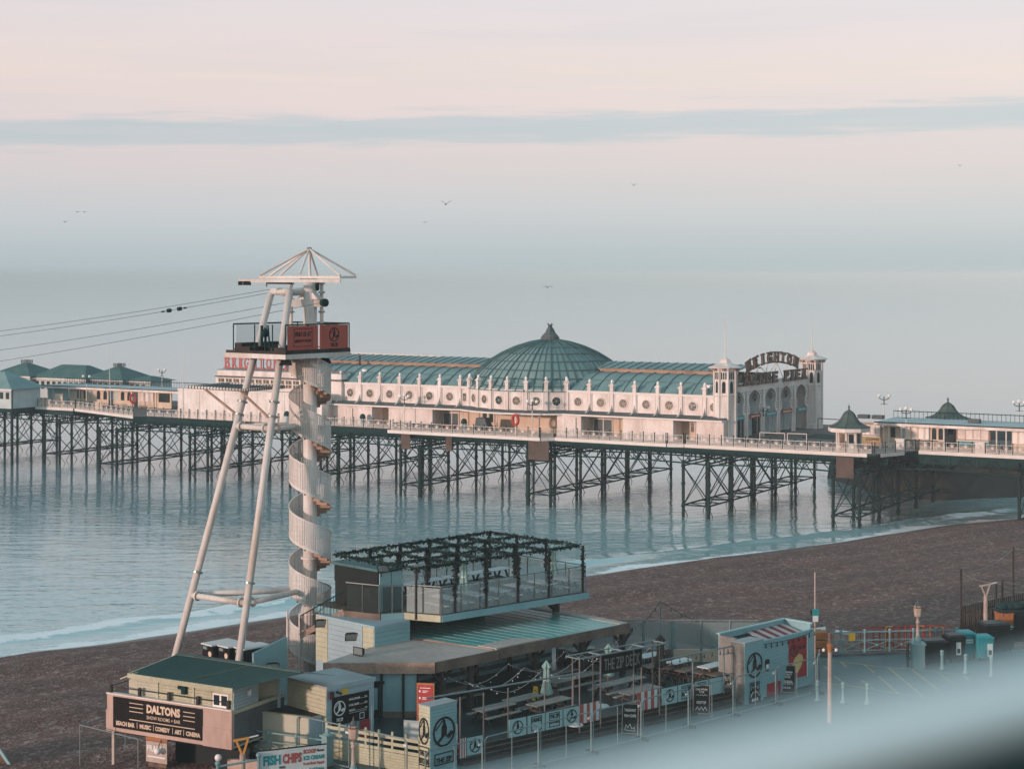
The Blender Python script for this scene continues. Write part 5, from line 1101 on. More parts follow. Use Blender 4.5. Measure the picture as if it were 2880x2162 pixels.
# picnic tables
def table(name, label, loc, rz, ln, top, leg='timber_dark', hgt=.76, bench=True, group=None, src=None):
    t_ = thing(name, label, 'picnic table', loc, group); c = V(loc); ux = V((math.cos(rz), math.sin(rz), 0)); uy = V((-ux.y, ux.x, 0)); fr = lambda x, y, z: c+ux*x+uy*y+V((0, 0, z))
    for k in range(4): part('top_plank', MB().fb(fr, -ln/2, ln/2, -.4+k*.2+.008, -.4+(k+1)*.2-.008, hgt-.045, hgt), top, t_)
    for x in (-ln/2+.35, ln/2-.35):
        part('leg_frame', MB().bar(fr(x, -.62, 0), fr(x, -.18, hgt-.05), .08, .1).bar(fr(x, .62, 0), fr(x, .18, hgt-.05), .08, .1).bar(fr(x, -.75, .40), fr(x, .75, .40), .07, .1), leg, t_)
    if bench:
        for y in (-.66, .66): part('seat', MB().fb(fr, -ln/2, ln/2, y-.14, y+.14, .42, .46), top, t_)
    return t_
RA = math.radians(45)
def pqz(px, py, z): v = Gd(px, py, z); return V((v.x, v.y, 0))
for px, py, ln, lab in ((1557, 1890, 3.2, 'long grey picnic table under the canopy behind the green umbrella'), (1612, 1902, 3.6, 'long grey picnic table second from the canopy posts'), (1743, 1914, 3.4, 'long wet picnic table below the hanging deck sign'), (1802, 1938, 2.6, 'picnic table with dark legs draped by the striped banner'),
                        (1545, 1970, 2.6, 'wet plank table in front of the yellow floor sign'), (1290, 1935, 2.0, 'dim picnic table in the shade near the red information board'), (1470, 1960, 2.2, 'dark picnic table beside the drinks banner'), (1390, 1985, 2.4, 'low dark planked table behind the tall tube rail')):
    v = pqz(px, py, FZ+.76); table('picnic_table', lab, (v.x, v.y, FZ+.002), RA, ln, 'timber_grey')
for k, (px, py) in enumerate(((1912, 1857), (2003, 1869))):
    v = pqz(px, py, FZ+1.05); table('high_table', ('pale topped high table nearest the black umbrella', 'pale topped high table next to the coffee booth')[k], (v.x, v.y, FZ+.002), RA, 1.7, 'white_boards', 'timber', 1.05, False)
for k, (px, py) in enumerate(((1840, 1868), (1890, 1873), (1937, 1880), (1985, 1885), (2027, 1891))):
    v = pqz(px, py, FZ+.8); table('high_table', 'brown slatted table in the row beside the coffee booth', (v.x, v.y, FZ+.002), RA+math.pi/2*.0, 1.6, 'timber', 'timber_dark', .8, False, 'brown tables in a row beside the booth')
for k, (px, py) in enumerate(((1630, 1822), (1826, 1840), (1655, 1838))):
    v = pqz(px, py, FZ+1.0); table('high_table', ('pale high table under the far end of the canopy', 'pale high table behind the black umbrella', 'brown bar table under the far end of the canopy')[k], (v.x, v.y, FZ+.002), RA, 1.8, ('white_boards', 'white_boards', 'timber')[k], 'timber_dark', 1.0, False)
for k in range(6):
    p = 3.3+1.75*k; c = PQ(p, 8.6-.07*p, RZ); table('terrace_table', 'white topped picnic table in the row behind the front glass of the roof terrace', c, RA+math.pi/2, 1.7, 'white_boards', 'timber_dark', .78, True, 'terrace tables behind the glass')
for k in range(5):
    p = 4.0+1.75*k; c = PQ(p, 12.2, RZ); table('terrace_table', 'white topped picnic table in the back row of the roof terrace', c, RA, 1.6, 'white_boards', 'timber_dark', .95, True, 'terrace tables in the back row')
# closed parasols
def parasol(loc, label, h=2.5, m='umbrella', r=.22, group=None, base=True):
    u = thing('closed_parasol', label, 'parasol', loc, group); c = V(loc)
    part('pole', MB().tube(c, c+V((0, 0, h)), .03, n=6), 'timber', u)
    n = 14; m_ = MB(); pr = [(.02, h+.05), (r*.75, h-.18), (r*1.05, h-.32), (r*.62, h-.36), (r*.72, h-.9), (r*.85, h-1.2), (r*1.15, h-1.55), (r*1.3, h-1.7)]
    for rr, z in pr: m_.v += [tuple(c+V((math.cos(2*math.pi*k/n)*rr*(1+.22*(-1)**k), math.sin(2*math.pi*k/n)*rr*(1+.22*(-1)**k), z+(.05*(-1)**k if rr > r else 0)))) for k in range(n)]
    m_.f = [(j*n+k, j*n+(k+1) % n, (j+1)*n+(k+1) % n, (j+1)*n+k) for j in range(len(pr)-1) for k in range(n)]
    part('canopy', m_, m, u)
    part('tie', MB().tube(c+V((0, 0, h-1.02)), c+V((0, 0, h-.95)), r*.82, n=10), 'cream_rail' if m == 'umbrella' else m, u)
    if base: part('base', MB().tube(c, c+V((0, 0, .1)), .28, n=12), 'iron', u)
    return u
v = Gd(1537, 1986, FZ); parasol((v.x, v.y, FZ), 'closed pale green parasol standing before the yellow floor sign', 2.35)
v = Gd(1857, 1925, FZ); parasol((v.x, v.y, FZ), 'tall closed black parasol beside the hanging deck sign', 2.7, 'black_paint', .24)
for px, py, lab in ((1891, 1752, 'closed pale parasol behind the tall glass screen, the one nearer the canopy'), (2006, 1764, 'closed pale parasol behind the tall glass screen next to the booth'), (1711, 1812, 'closed pale parasol half hidden behind the deck sign frame')):
    z = FZ+2.3; w_ = Gd(px, py, z) if px < 1800 else Wd(px, py, 106); zz = FZ if px < 1800 else 4.6; parasol((w_.x, w_.y, zz), lab, w_.z-zz)
for p, q, lab in ((1.9, 13.2, 'closed parasol on the roof terrace beside the dark hut'), (8.6, 14.0, 'closed parasol at the back glass of the roof terrace'), (4.4, 8.1, 'closed green parasol by the front glass of the roof terrace'), (11.2, 7.9, 'closed green parasol by the far right glass of the roof terrace')):
    parasol(PQ(p+.9 if p < 2 else p, q, RZ), lab, 2.75)
# tall glass wind screen behind the deck
gs = thing('wind_screen', 'tall cloudy glass wind screen along the back of the bar terrace', 'screen', PQ(17, 5, FZ))
for k in range(7):
    a, c = V((12.5, 8.8)).lerp(V((20.6, .4)), k/7), V((12.5, 8.8)).lerp(V((20.6, .4)), (k+1)/7); w0, w1 = PQ(a.x, a.y, 0), PQ(c.x, c.y, 0); d = (w1-w0).normalized(); nn = d.cross(UZ)*.015; q0, q1 = w0+d*.07, w1-d*.07
    part('glass_pane', MB().hexa([q+V((0, 0, FZ+.75)) for q in (q0-nn, q1-nn, q1+nn, q0+nn)], [q+V((0, 0, FZ+2.3)) for q in (q0-nn, q1-nn, q1+nn, q0+nn)]), 'glass_frost', gs)
    part('kick_panel', MB().hexa([q+V((0, 0, FZ)) for q in (q0-nn, q1-nn, q1+nn, q0+nn)], [q+V((0, 0, FZ+.72)) for q in (q0-nn, q1-nn, q1+nn, q0+nn)]), 'ochre_wall' if k > 3 else 'timber', gs)
    part('post', MB().fb(PQ, a.x-.05, a.x+.05, a.y-.05, a.y+.05, FZ, FZ+2.4), 'galv', gs)
part('top_rail', MB().tube(PQ(12.5, 8.8, FZ+2.4), PQ(20.6, .4, FZ+2.4), .04), 'galv', gs)
# tube frames along the front
tf = thing('tube_rail', 'tall galvanised tube rail along the front of the bar terrace', 'railing', FL(-1, 0, FZ))
part('top_tube', MB().tube(FL(-5.7, -.9, 8.0), FL(fpx(1629, -.5), -.3, 8.0), .045), 'galv', tf)
for px in (1294, 1360, 1429, 1532, 1612): p = fpx(px, -.1); part('upright', MB().tube(FL(p, -.1-.0, FZ), FL(p, -.1, 8.0), .04), 'scaffold', tf)
sf = thing('sign_gantry', 'square tube gantry carrying the black deck sign over the steps', 'frame', FL(5, 0, FZ)); za = 8.95
pa, pb = fpx(1610, .1), fpx(1854, .1)
for o_ in (.55, -.35): part('top_tube', MB().tube(FL(pa+(0 if o_ > 0 else .0), o_, za), FL(pb, o_, za), .04), 'galv', sf)
for u in (0, .25, .5, .75, 1): p = pa+(pb-pa)*u; part('cross_tube', MB().tube(FL(p, .55, za), FL(p, -.35, za), .035), 'galv', sf)
for px, o_ in ((1610, -.35), (1630, .55), (1668, -.35), (1689, .55), (1782, .55), (1804, -.35), (1835, -.35), (1855, .55)): p = fpx(px, o_); part('upright', MB().tube(FL(p, o_, 5.3 if o_ > 0 else FZ), FL(p, o_, za), .04), 'scaffold', sf)
zs_ = thing('hanging_sign', 'black sign board with thin capitals hung from the tube gantry', 'sign', FL(6, .5, za)); s0, s1 = fpx(1692, .5), fpx(1804, .5)
part('board', MB().fb(FL, s0, s1, .48, .53, za-1.0, za-.05), 'banner_black', zs_); part('lettering', letters('THE ZIP DECK', FL((s0+s1)/2, .535, za-.82), FLu, UZ, .58, (s1-s0)*.9, .0), 'timber_grey', zs_)
sr = thing('light_rail', 'tube rail strung with bulbs between the deck sign and the coffee booth', 'railing', FL(11, 0, FZ))
part('top_tube', MB().tube(FL(fpx(1856, .2), .2, 8.0), FL(13.7, .2, 8.05), .04), 'galv', sr)
for px in (1948, 2036): p = fpx(px, .2); part('upright', MB().tube(FL(p, .2, FZ), FL(p, .2, 8.03), .04), 'galv', sr)
for z in (7.7, 6.6, 5.9): part('cross_tube', MB().tube(FL(13.0, .2, z), FL(13.9, .3, z), .03), 'galv', sr)
m_ = MB()
for k in range(9): p = FL(8.6+k*.6, .2, 7.93); m_.tube(p, p-V((0, 0, .12)), .02, n=5).ball(p-V((0, 0, .17)), .05, 6, 4)
part('bulbs', m_, 'black_paint', sr, kind='stuff')
# banner boards on the deck front
def banners(name, label, items, o=.05, z0=5.62, z1=6.5):
    b_ = thing(name, label, 'banner', FL(fpx(items[0][0]), 0, 5.6))
    for x0, x1, kind in items:
        a, c = fpx(x0, o), fpx(x1, o)
        if kind == 'stripe':
            n = 6
            for k in range(n): part('stripe', MB().fb(FL, a+(c-a)*k/n, a+(c-a)*(k+1)/n, o+.004*(k % 2), o+.02, z0-.05, z1+.02), 'panel_red' if k % 2 == 0 else 'poster_white', b_)
            continue
        bo = part('board', MB().fb(FL, a+.03, c-.03, o, o+.04, z0, z1), 'banner_teal', b_); ct = FL((a+c)/2, o+.045, 0); w_ = (c-a)
        part('board_edge', MB().fb(FL, a+.03, c-.03, o-.01, o+.05, z1+.002, z1+.03), 'iron', bo)
        if kind == 'logo': part('logo', zip_logo(ct+V((0, 0, (z0+z1)/2)), FLu, UZ, .33), 'logo_black', bo)
        elif kind:
            bx_ = w_*.30; part('border', MB().fb(FL, (a+c)/2-bx_, (a+c)/2+bx_, o+.043, o+.05, z0+.1, z0+.14).fb(FL, (a+c)/2-bx_, (a+c)/2+bx_, o+.043, o+.05, z1-.12, z1-.08).fb(FL, (a+c)/2-bx_, (a+c)/2-bx_+.04, o+.043, o+.05, z0+.14, z1-.12).fb(FL, (a+c)/2+bx_-.04, (a+c)/2+bx_, o+.043, o+.05, z0+.14, z1-.12), 'logo_black', bo)
            ls = kind.split('|')
            for i, s in enumerate(ls): part('lettering', letters(s, ct+V((0, 0, z1-.36-.26*i)), FLu, UZ, .2, bx_*1.7, .03), 'logo_black', bo)
    return b_
banners('banner_row', 'row of pale teal boards offering drinks and the kitchen in front of the dark tables', [(1429, 1480, 'logo'), (1482, 1532, 'DRINKS'), (1533, 1582, 'THE ZIP|KITCHEN'), (1583, 1630, 'logo')])
banners('striped_banner', 'red and white striped cloth beside the row of drinks boards', [(1632, 1684, 'stripe')]); banners('striped_banner', 'red and white striped cloth hung over the end of a picnic table', [(1793, 1848, 'stripe')])
banners('banner_row', 'row of pale teal boards for bar and food next to the coffee booth', [(1860, 1904, 'logo'), (1906, 1950, 'THE ZIP|BAR'), (1952, 1992, 'FOOD'), (1994, 2036, '')])
banners('banner_row', 'single teal logo board with striped edge right of the boarded pillar', [(1290, 1310, 'stripe'), (1311, 1358, 'logo')], .5, 5.35, 6.2)
for k, (px, py) in enumerate(((1617, 2038), (1691, 1985), (1368, 2094), (1320, 2108))):
    v = Gd(px, py, FZ if k < 2 else 5.3); one('foot_plate', MB().lathe([(.42, 0), (.40, .05), (.1, .09), (.05, .14), (.01, .14)], v, 14), 'white_boards', 'round white foot plate holding a barrier post at the terrace edge', 'base', v, 'foot plates along the terrace edge')
fs = thing('floor_sign', 'yellow folding wet floor sign on the terrace', 'sign', Gd(1506, 1968, FZ)); v = Gd(1506, 1968, FZ); fu_ = V((.96, -.28, 0)); ffr = lambda x, y, z: v+fu_*x+V((.28, .96, 0))*y+V((0, 0, z))
part('front_leaf', MB().hexa([ffr(-.17, -.12, 0), ffr(.17, -.12, 0), ffr(.17, -.09, 0), ffr(-.17, -.09, 0)], [ffr(-.11, 0, .72), ffr(.11, 0, .72), ffr(.11, .03, .72), ffr(-.11, .03, .72)]), 'yellow', fs)
part('back_leaf', MB().hexa([ffr(-.17, .20, 0), ffr(.17, .20, 0), ffr(.17, .23, 0), ffr(-.17, .23, 0)], [ffr(-.11, .04, .72), ffr(.11, .04, .72), ffr(.11, .07, .72), ffr(-.11, .07, .72)]), 'yellow', fs)
part('print', MB().hexa([ffr(-.05, -.07, .25), ffr(.05, -.07, .25), ffr(.05, -.065, .25), ffr(-.05, -.065, .25)], [ffr(-.04, -.03, .55), ffr(.04, -.03, .55), ffr(.04, -.025, .55), ffr(-.04, -.025, .55)]), 'logo_black', fs)
v = Gd(1710, 1950, FZ); tp = thing('teal_paddle_sign', 'small teal sign on a stake among the picnic tables', 'sign', v); part('stake', MB().tube(v, v+V((0, 0, 1.0)), .03), 'wood_orange', tp); part('plate', MB().hexa([v+V((-.25, -.03, 1.1)), v+V((.1, -.03, .95)), v+V((.1, .02, .95)), v+V((-.25, .02, 1.1))], [v+V((-.25, -.03, 1.25)), v+V((.27, -.03, 1.3)), v+V((.27, .02, 1.3)), v+V((-.25, .02, 1.25))]), 'banner_teal', tp)
m_ = MB()                                                             # festoon lights sagging under the canopy
for k in range(70): u = R.random(); p = -1+13*u; m_.ball(PQ(p, R.choice((1.2, 2.4, 3.6, 5.5))+R.uniform(-.3, .3), 7.6-.7*math.sin(math.pi*((u*3) % 1))+R.uniform(-.1, .1)), .035, 5, 3)
for q in (1.2, 2.4, 3.6): m_.path([PQ(-1+13*k/24, q, 7.68-.7*math.sin(math.pi*((k/8) % 1))) for k in range(25)], .008, 4)
one('festoon_lights', m_, 'chalk', 'strings of small round bulbs sagging beneath the bar canopy', 'string lights', PQ(5, 3, 7), kind=None)
m_ = MB(); pa_, pb_, pc_ = Wd(1745, 1768, 105), Wd(1858, 1690, 108), Wd(2100, 1765, 103); pl_ = []
for a, c in ((pa_, pb_), (pb_, pc_)): pl_ += [a.lerp(c, k/8)-V((0, 0, .55*math.sin(math.pi*k/8))) for k in range(9)]
m_.path(pl_, .018, 4)
for p in pl_[::1]: m_.tube(p, p-V((0, 0, .12)), .02, n=5).ball(p-V((0, 0, .17)), .045, 5, 4)
fpole = thing('festoon_pole', 'thin pole carrying a string of bulbs against the beach', 'pole', (pb_.x, pb_.y, 4.6)); part('pole', MB().tube((pb_.x, pb_.y, 4.3), pb_+V((0, 0, .1)), .045), 'galv', fpole)
part('string', m_, 'iron', fpole)
# ---- boarded pillars with the hanging-figure emblem
def pillar(p0, p1, q0, q1, label, extra, lo=5.0, hi=8.2, lc='cream_boards', rc='teal_boards'):
    b_ = thing('boarded_pillar', label, 'pillar', PQ((p0+p1)/2, (q0+q1)/2, lo)); part('core', MB().fb(PQ, p0, p1, q0, q1, lo, hi), rc, b_)
    fF = lambda x, o, z: PQ(x, q0-o, z); fL = lambda x, o, z: PQ(p0-o, q1-x, z)
    clad(b_, fF, p0-.03, p1, lo+.02, hi, rc, 20, .025, .015); clad(b_, fL, 0, q1-q0, lo+.02, hi, lc, 20, .025, .015)
    part('cap', MB().fb(PQ, p0-.05, p1+.02, q0-.05, q1+.02, hi, hi+.04), 'grey_roof', b_)
    fr_o = (p1+p0)/2; c = fF(fr_o, .05, 0)
    part('logo', zip_logo(c+V((0, 0, hi-1.25)), AA, UZ, min((p1-p0)*.42, .75)), 'logo_black', b_)
    cl_ = fL((q1-q0)/2, .05, 0)
    if extra == 'zip':
        part('logo', zip_logo(cl_+V((0, 0, hi-1.15)), -BB, UZ, .62, sx=min(1, (q1-q0)*.46/.62)), 'logo_black', b_)
        def framed(o_, ux, w_, z, h_, txt):
            nn = V(ux).cross(UZ); f = lambda x, o, z_: o_+V(ux)*x+nn*o+V((0, 0, z_)); m_ = MB()
            m_.fb(f, -w_, w_, 0, .01, z, z+.05).fb(f, -w_, w_, 0, .01, z+h_, z+h_+.05).fb(f, -w_, -w_+.05, 0, .01, z+.05, z+h_).fb(f, w_-.05, w_, 0, .01, z+.05, z+h_); part('sign_border', m_, 'logo_black', b_)
            ls = txt.split('|')
            for i, s in enumerate(ls): part('lettering', letters(s, f(0, 0, z+h_-.06-(i+1)*(h_-.12)/len(ls)+.03), ux, UZ, (h_-.2)/len(ls)*.8, w_*1.6, .03), 'logo_black', b_)
        framed(c, AA, .6, hi-2.75, .5, 'THE ZIP'); framed(cl_, -BB, .36, hi-2.75, .85, 'THE ZIP|KITCHEN')
    else:
        f = lambda x, o, z_: c+AA*x-BB*o+V((0, 0, z_)); m_ = MB().fb(f, -.42, .42, 0, .01, hi-2.22, hi-2.16).fb(f, -.42, .42, 0, .01, hi-2.66, hi-2.6).fb(f, -.42, -.37, 0, .01, hi-2.6, hi-2.22).fb(f, .37, .42, 0, .01, hi-2.6, hi-2.22); part('sign_border', m_, 'logo_black', b_)
        part('lettering', letters('THE ZIP', f(0, 0, hi-2.38), AA, UZ, .13, .66, .03), 'logo_black', b_); part('lettering', letters('BAR', f(0, 0, hi-2.57), AA, UZ, .13, .5, .03), 'logo_black', b_)
        dk = part('round_sign', MB().lathe([(.01, .0), (.56, 0), (.56, .01), (.01, .01)], (0, 0, 0), 28), 'logo_black', b_)
        dk.data = mesh(MB().disc(f(0, .015, hi-3.0+.0-.42+.3), AA, UZ, .52, .62, 28), ORG[b_]); dk.data.materials.append(M('logo_black'))
        zc = hi-3.12
        for k in range(3):
            o_ = f(-.2+.2*k, .02, zc); part('drop_mark', MB().plate([o_+AA*x+UZ*z for x, z in ((-.07, -.06), (.07, -.06), (.07, .04), (0, .13), (-.07, .04))], .006), 'chalk', dk)
        for txt, sgn, rr in (('SMALL BATCH', 1, .40), ('COFFEE ROASTERS', -1, .44)):
            for i, ch in enumerate(txt):
                if ch == ' ': continue
                a = (i-(len(txt)-1)/2)*(-.2 if sgn > 0 else .16); ang = math.pi/2*sgn+a; pos = f(rr*math.cos(ang)*.95, .02, zc+rr*1.12*math.sin(ang)-.04); sl_ = a; ux = AA*math.cos(sl_)+UZ*math.sin(sl_); uy = UZ*math.cos(sl_)-AA*math.sin(sl_)
                part('letter', letters(ch, pos, ux, uy, .10, None, .02, .006), 'chalk', dk)
    return b_
pillar(-7.3, -5.65, -2.0, -1.25, 'boarded pillar with two black hanging figure emblems, side face coloured as sunlit cream', 'zip')  # cream side and teal front paint in the sunlit and shaded faces
pillar(13.8, 15.42, -3.8, -2.9, 'grey boarded pillar with emblem and round coffee sign at the end of the booth', 'coffee', 5.0, 8.27, 'timber_grey', 'teal_boards')
# ---- coffee booth
bo = thing('coffee_booth', 'open topped teal booth with a red ice cream poster and striped inner sheet', 'booth', PQ(18, -2.3, 5)); q0, q1, p0, p1, zt = -3.62, -1.62, 15.45, 20.3, 8.12
part('front_wall', MB().fb(PQ, p0, p1, q0, q0+.12, 5.05, zt), 'teal_boards', bo); clad(bo, lambda x, o, z: PQ(x, q0-o, z), p0+.02, p1, 5.1, zt, 'teal_boards', 16, .02, .012)
part('end_wall', MB().fb(PQ, p1-.12, p1-.003, q0+.123, q1, 5.05, zt+.3), 'teal_boards', bo); part('back_wall', MB().fb(PQ, 14.3, p1-.13, q1-.12, q1, 5.05, zt+.3), 'teal_boards', bo); part('side_wall', MB().fb(PQ, 14.2, 14.35, -2.85, q1-.13, 5.05, zt+.25), 'timber_grey', bo)
part('top_edge', MB().fb(PQ, 14.2, p1+.03, q1-.16, q1+.05, zt+.302, zt+.36).fb(PQ, p1-.16, p1+.05, q0, q1-.17, zt+.302, zt+.36), 'banner_teal', bo)
rr_ = part('sheet_roof', MB().hexa([PQ(14.4, q0+.15, 7.6), PQ(p1-.15, q0+.15, 7.75), PQ(p1-.15, q1-.15, 8.1), PQ(14.4, q1-.15, 8.1)], [PQ(14.4, q0+.15, 7.64), PQ(p1-.15, q0+.15, 7.79), PQ(p1-.15, q1-.15, 8.14), PQ(14.4, q1-.15, 8.14)]), 'dark_green', bo)
for k in range(9):
    a, c = 16.6+k*.38, 16.6+(k+1)*.38-.02; zf = lambda p, q: 7.70+.40*(q-q0)/(q1-q0)
    part('roof_sheet', MB().hexa([PQ(a, q0+.2, 7.80), PQ(c, q0+.2, 7.80), PQ(c, q1-.2, 8.16), PQ(a, q1-.2, 8.16)], [PQ(a, q0+.2, 7.86), PQ(c, q0+.2, 7.86), PQ(c, q1-.2, 8.22), PQ(a, q1-.2, 8.22)]), 'sheet_red' if k % 2 else 'sheet_white', rr_)
pa, pb = ppx(2217, q0), ppx(2266, q0); f = lambda x, o, z: PQ(x, q0-o, z); ps = part('poster', MB().fb(f, pa, pb, .04, .06, 5.65, 7.85), 'poster_red', bo)
part('poster_frame', MB().fb(f, pb+.003, pb+.06, .04, .10, 5.6, 7.9), 'cream_rail', ps)
part('logo', zip_logo(f(pa+.45, .062, 7.2), AA, UZ, .34), 'letter_edge', ps); part('lettering', letters('THE ZIP', f(pa+1.15, .062, 7.2), AA, UZ, .2, .7, .03), 'letter_edge', ps)
ic = [(pa+.35, 6.1), (pa+.75, 5.9), (pa+1.1, 6.25), (pa+1.3, 6.6), (pa+1.2, 6.85), (pa+.9, 6.98), (pa+.55, 6.8), (pa+.3, 6.45)]
part('ice_cream_picture', MB().hexa([f(x, .061, z) for x, z in ic], [f(x, .07, z) for x, z in ic]), 'ice_yellow', ps); part('ice_cream_wafer', MB().hexa([f(x, .062, z) for x, z in ((pa+.2, 5.75), (pa+.45, 6.15), (pa+.3, 6.4), (pa+.08, 5.9))], [f(x, .075, z) for x, z in ((pa+.2, 5.75), (pa+.45, 6.15), (pa+.3, 6.4), (pa+.08, 5.9))]), 'letter_edge', ps)
part('poster_panel', MB().fb(f, ppx(2156, q0), ppx(2194, q0), .04, .05, 5.08, 5.75), 'poster_red', bo, label='low red printed panel')
cu_ = part('cup_sign', MB().hexa([f(x, .04, z) for x, z in ((15.85, 6.45), (16.1, 6.45), (16.18, 7.0), (16.1, 7.1), (15.85, 7.1), (15.77, 7.0))], [f(x, .055, z) for x, z in ((15.85, 6.45), (16.1, 6.45), (16.18, 7.0), (16.1, 7.1), (15.85, 7.1), (15.77, 7.0))]), 'logo_black', bo); part('cup_print', MB().fb(f, 15.86, 16.1, .056, .06, 6.6, 6.82), 'chalk', cu_)
m_ = MB().path([PQ(15.3+5*k/10, q0-.1, 8.0-.12*math.sin(math.pi*k/10)+(0 if k < 10 else .25)) for k in range(11)], .015, 4)
for k in range(11): p = PQ(15.3+5*k/10, q0-.1, 8.0-.12*math.sin(math.pi*k/10)); m_.tube(p, p-V((0, 0, .12)), .025, n=5).ball(p-V((0, 0, .18)), .05, 6, 4)
part('bulb_string', m_, 'black_paint', bo)
# ---- Heras style fencing in front
def mesh_fence(a, c, label, h=2.0, group='temporary fence panels along the street'):
    a = V(a); c = V(c); d = (c-a).normalized(); b_ = thing('fence_panel', label, 'fence', a.lerp(c, .5), group); a1, c1 = a+d*.06, c-d*.06; z = V((0, 0, 1))
    part('frame', MB().path([a1, a1+z*(h-.2), a1+d*.06+z*(h-.08), a1+d*.2+z*h, c1-d*.2+z*h, c1-d*.06+z*(h-.08), c1+z*(h-.2), c1], .034, 6).tube(a1+z*.12, c1+z*.12, .03, n=6), 'galv', b_)
    part('upright', MB().tube(a.lerp(c, .5)+z*.12, a.lerp(c, .5)+z*(h-.02), .02, n=6), 'galv', b_)
    part('clip', MB().bar(c1+z*(h-.28)-d*.02, c1+z*(h-.28)-d*.22, .04, .1), 'poster_white', b_); part('foot', MB().bar(a-d.cross(z)*.35+z*.06, a+d.cross(z)*.35+z*.06, .22, .12), 'iron', b_)
for k in range(8):
    p = -9.6+3.53*k; qf = lambda p: -4.45-.032*p; mesh_fence(PQ(p, qf(p), 5), PQ(p+3.5, qf(p+3.5), 5), 'bare galvanised temporary fence panel standing in line along the street before the bar')
for k in range(2): mesh_fence(PQ(-9.55+.4*k, 5.0-3.6*k, 5), PQ(-9.15+.4*k, 1.5-3.6*k, 5), 'galvanised temporary fence panel standing before the cream slatted gate', 2.0, 'temporary fence panels before the gate')
v = V((0, 0, 0)); a = PQ(18.7, -5.05, 5); mesh_fence(a, a+V((.5, 2.3, 0)), 'galvanised fence panel turned back towards the end of the coffee booth', 2.0, None)
# ---- pavement A-boards
def aboard(px, py, wd, h, lines, label):
    v = Gd(px, py, 5.0); b_ = thing('pavement_board', label, 'sign', v); ux = V((.985, -.17, 0)); uy = V((.17, .985, 0))
    P_ = lambda x, y, z: v+ux*x+uy*y+V((0, 0, z)); tl_ = .38
    up = V((0, 0, h))+uy*tl_; upn = up.normalized(); nn = ux.cross(upn)
    f = lambda x, o, z: v+ux*x+upn*z+nn*o; H_ = up.length
    fm_ = part('front_panel', MB().fb(f, -wd/2, wd/2, -.03, 0, 0, H_), 'black_paint', b_)
    part('frame', MB().fb(f, -wd/2-.05, -wd/2-.001, -.04, .02, -.02, H_+.04).fb(f, wd/2+.001, wd/2+.05, -.04, .02, -.02, H_+.04).fb(f, -wd/2, wd/2, -.04, .02, H_+.001, H_+.04).fb(f, -wd/2, wd/2, -.04, .02, .05, .10), 'timber_grey', b_)
    part('back_panel', MB().hexa([P_(-wd/2, tl_*2+.1, 0), P_(wd/2, tl_*2+.1, 0), P_(wd/2, tl_*2+.14, 0), P_(-wd/2, tl_*2+.14, 0)], [P_(-wd/2, tl_+.05, h), P_(wd/2, tl_+.05, h), P_(wd/2, tl_+.09, h), P_(-wd/2, tl_+.09, h)]), 'dark_green', b_)
    for s, z, hh, w_ in lines: part('lettering', letters(s, f(0, .004, z*H_), ux, upn, hh, w_*wd, .01, .006), 'chalk', fm_)
    return b_, f, fm_, H_
b1, f1, fm1, h1 = aboard(1771, 2066, .74, 1.45, [('TAKEAWAY', .76, .14, .8), ('FISH+CHIPS', .58, .14, .8)], 'chalkboard for takeaway fish and chips standing before the steps')
part('chalk_drawing', MB().path([f1(x, .01, z) for x, z in ((-.25, .25), (-.2, .5), (-.1, .35), (0, .55), (.1, .3), (.22, .4), (.25, .2), (.0, .22), (-.25, .25))], .012, 4), 'chalk', fm1)
b1, f1, fm1, h1 = aboard(1972, 2010, .80, 1.45, [('COME UPSTAIRS', .84, .10, .78), ('TO THE', .75, .10, .34), ('ROOF TOP', .38, .15, .6)], 'chalkboard inviting people up to the roof top, before the food boards')
part('chalk_drawing', MB().path([f1(-.3+.1*k, .01, .25+.18*(k % 2)) for k in range(7)], .012, 4).path([f1(-.3+.1*k, .01, 1.0+.05*(k % 2)) for k in range(7)], .010, 4), 'chalk', fm1)
b1, f1, fm1, h1 = aboard(2213, 1950, .84, 1.45, [('SPECIALITY', .66, .12, .7), ('COFFEE', .56, .12, .45), ('SMALL BATCH', .32, .12, .8)], 'chalkboard for speciality coffee by the red poster of the booth')
part('chalk_rules', MB().fb(f1, -.3, .3, .004, .01, 1.15, 1.2).fb(f1, -.28, .28, .004, .01, .68, .71).fb(f1, -.32, .32, .004, .01, .61, .65).fb(f1, -.2, .2, .004, .01, .36, .38).fb(f1, -.22, .22, .004, .01, .3, .33), 'chalk', fm1)
# ---- price board booth
tb = thing('ticket_booth', 'flat roofed booth with side boards coloured as sunlit cream and a black price board on its front', 'booth', PQ(-7, 5.7, 5)); p0, p1, q0, q1 = -8.35, -5.4, 4.2, 7.2
part('walls', MB().fb(PQ, p0, p1, q0, q1, 5, 8.22), 'shade_boards', tb); clad(tb, lambda x, o, z: PQ(x, q0-o, z), p0-.02, p1, 5.05, 8.2, 'shade_boards', 15, .02, .014); clad(tb, lambda x, o, z: PQ(p0-o, q1-x, z), 0, q1-q0, 6.6, 8.2, 'cream_boards', 8, .03, .02)  # sunlit side and shaded front told apart by board colour
part('roof', MB().fb(PQ, p0-.04, p1+.04, q0-.05, q1+.04, 8.223, 8.28), 'grey_roof', tb); part('roof_trim', MB().fb(PQ, p0-.06, p1+.06, q0-.09, q0-.052, 8.1, 8.31), 'shade_boards', tb)
f = lambda x, o, z: PQ(x, q0-o, z); pb_ = part('price_board', MB().fb(f, -8.05, -5.75, .045, .07, 6.35, 7.72), 'banner_black', tb)
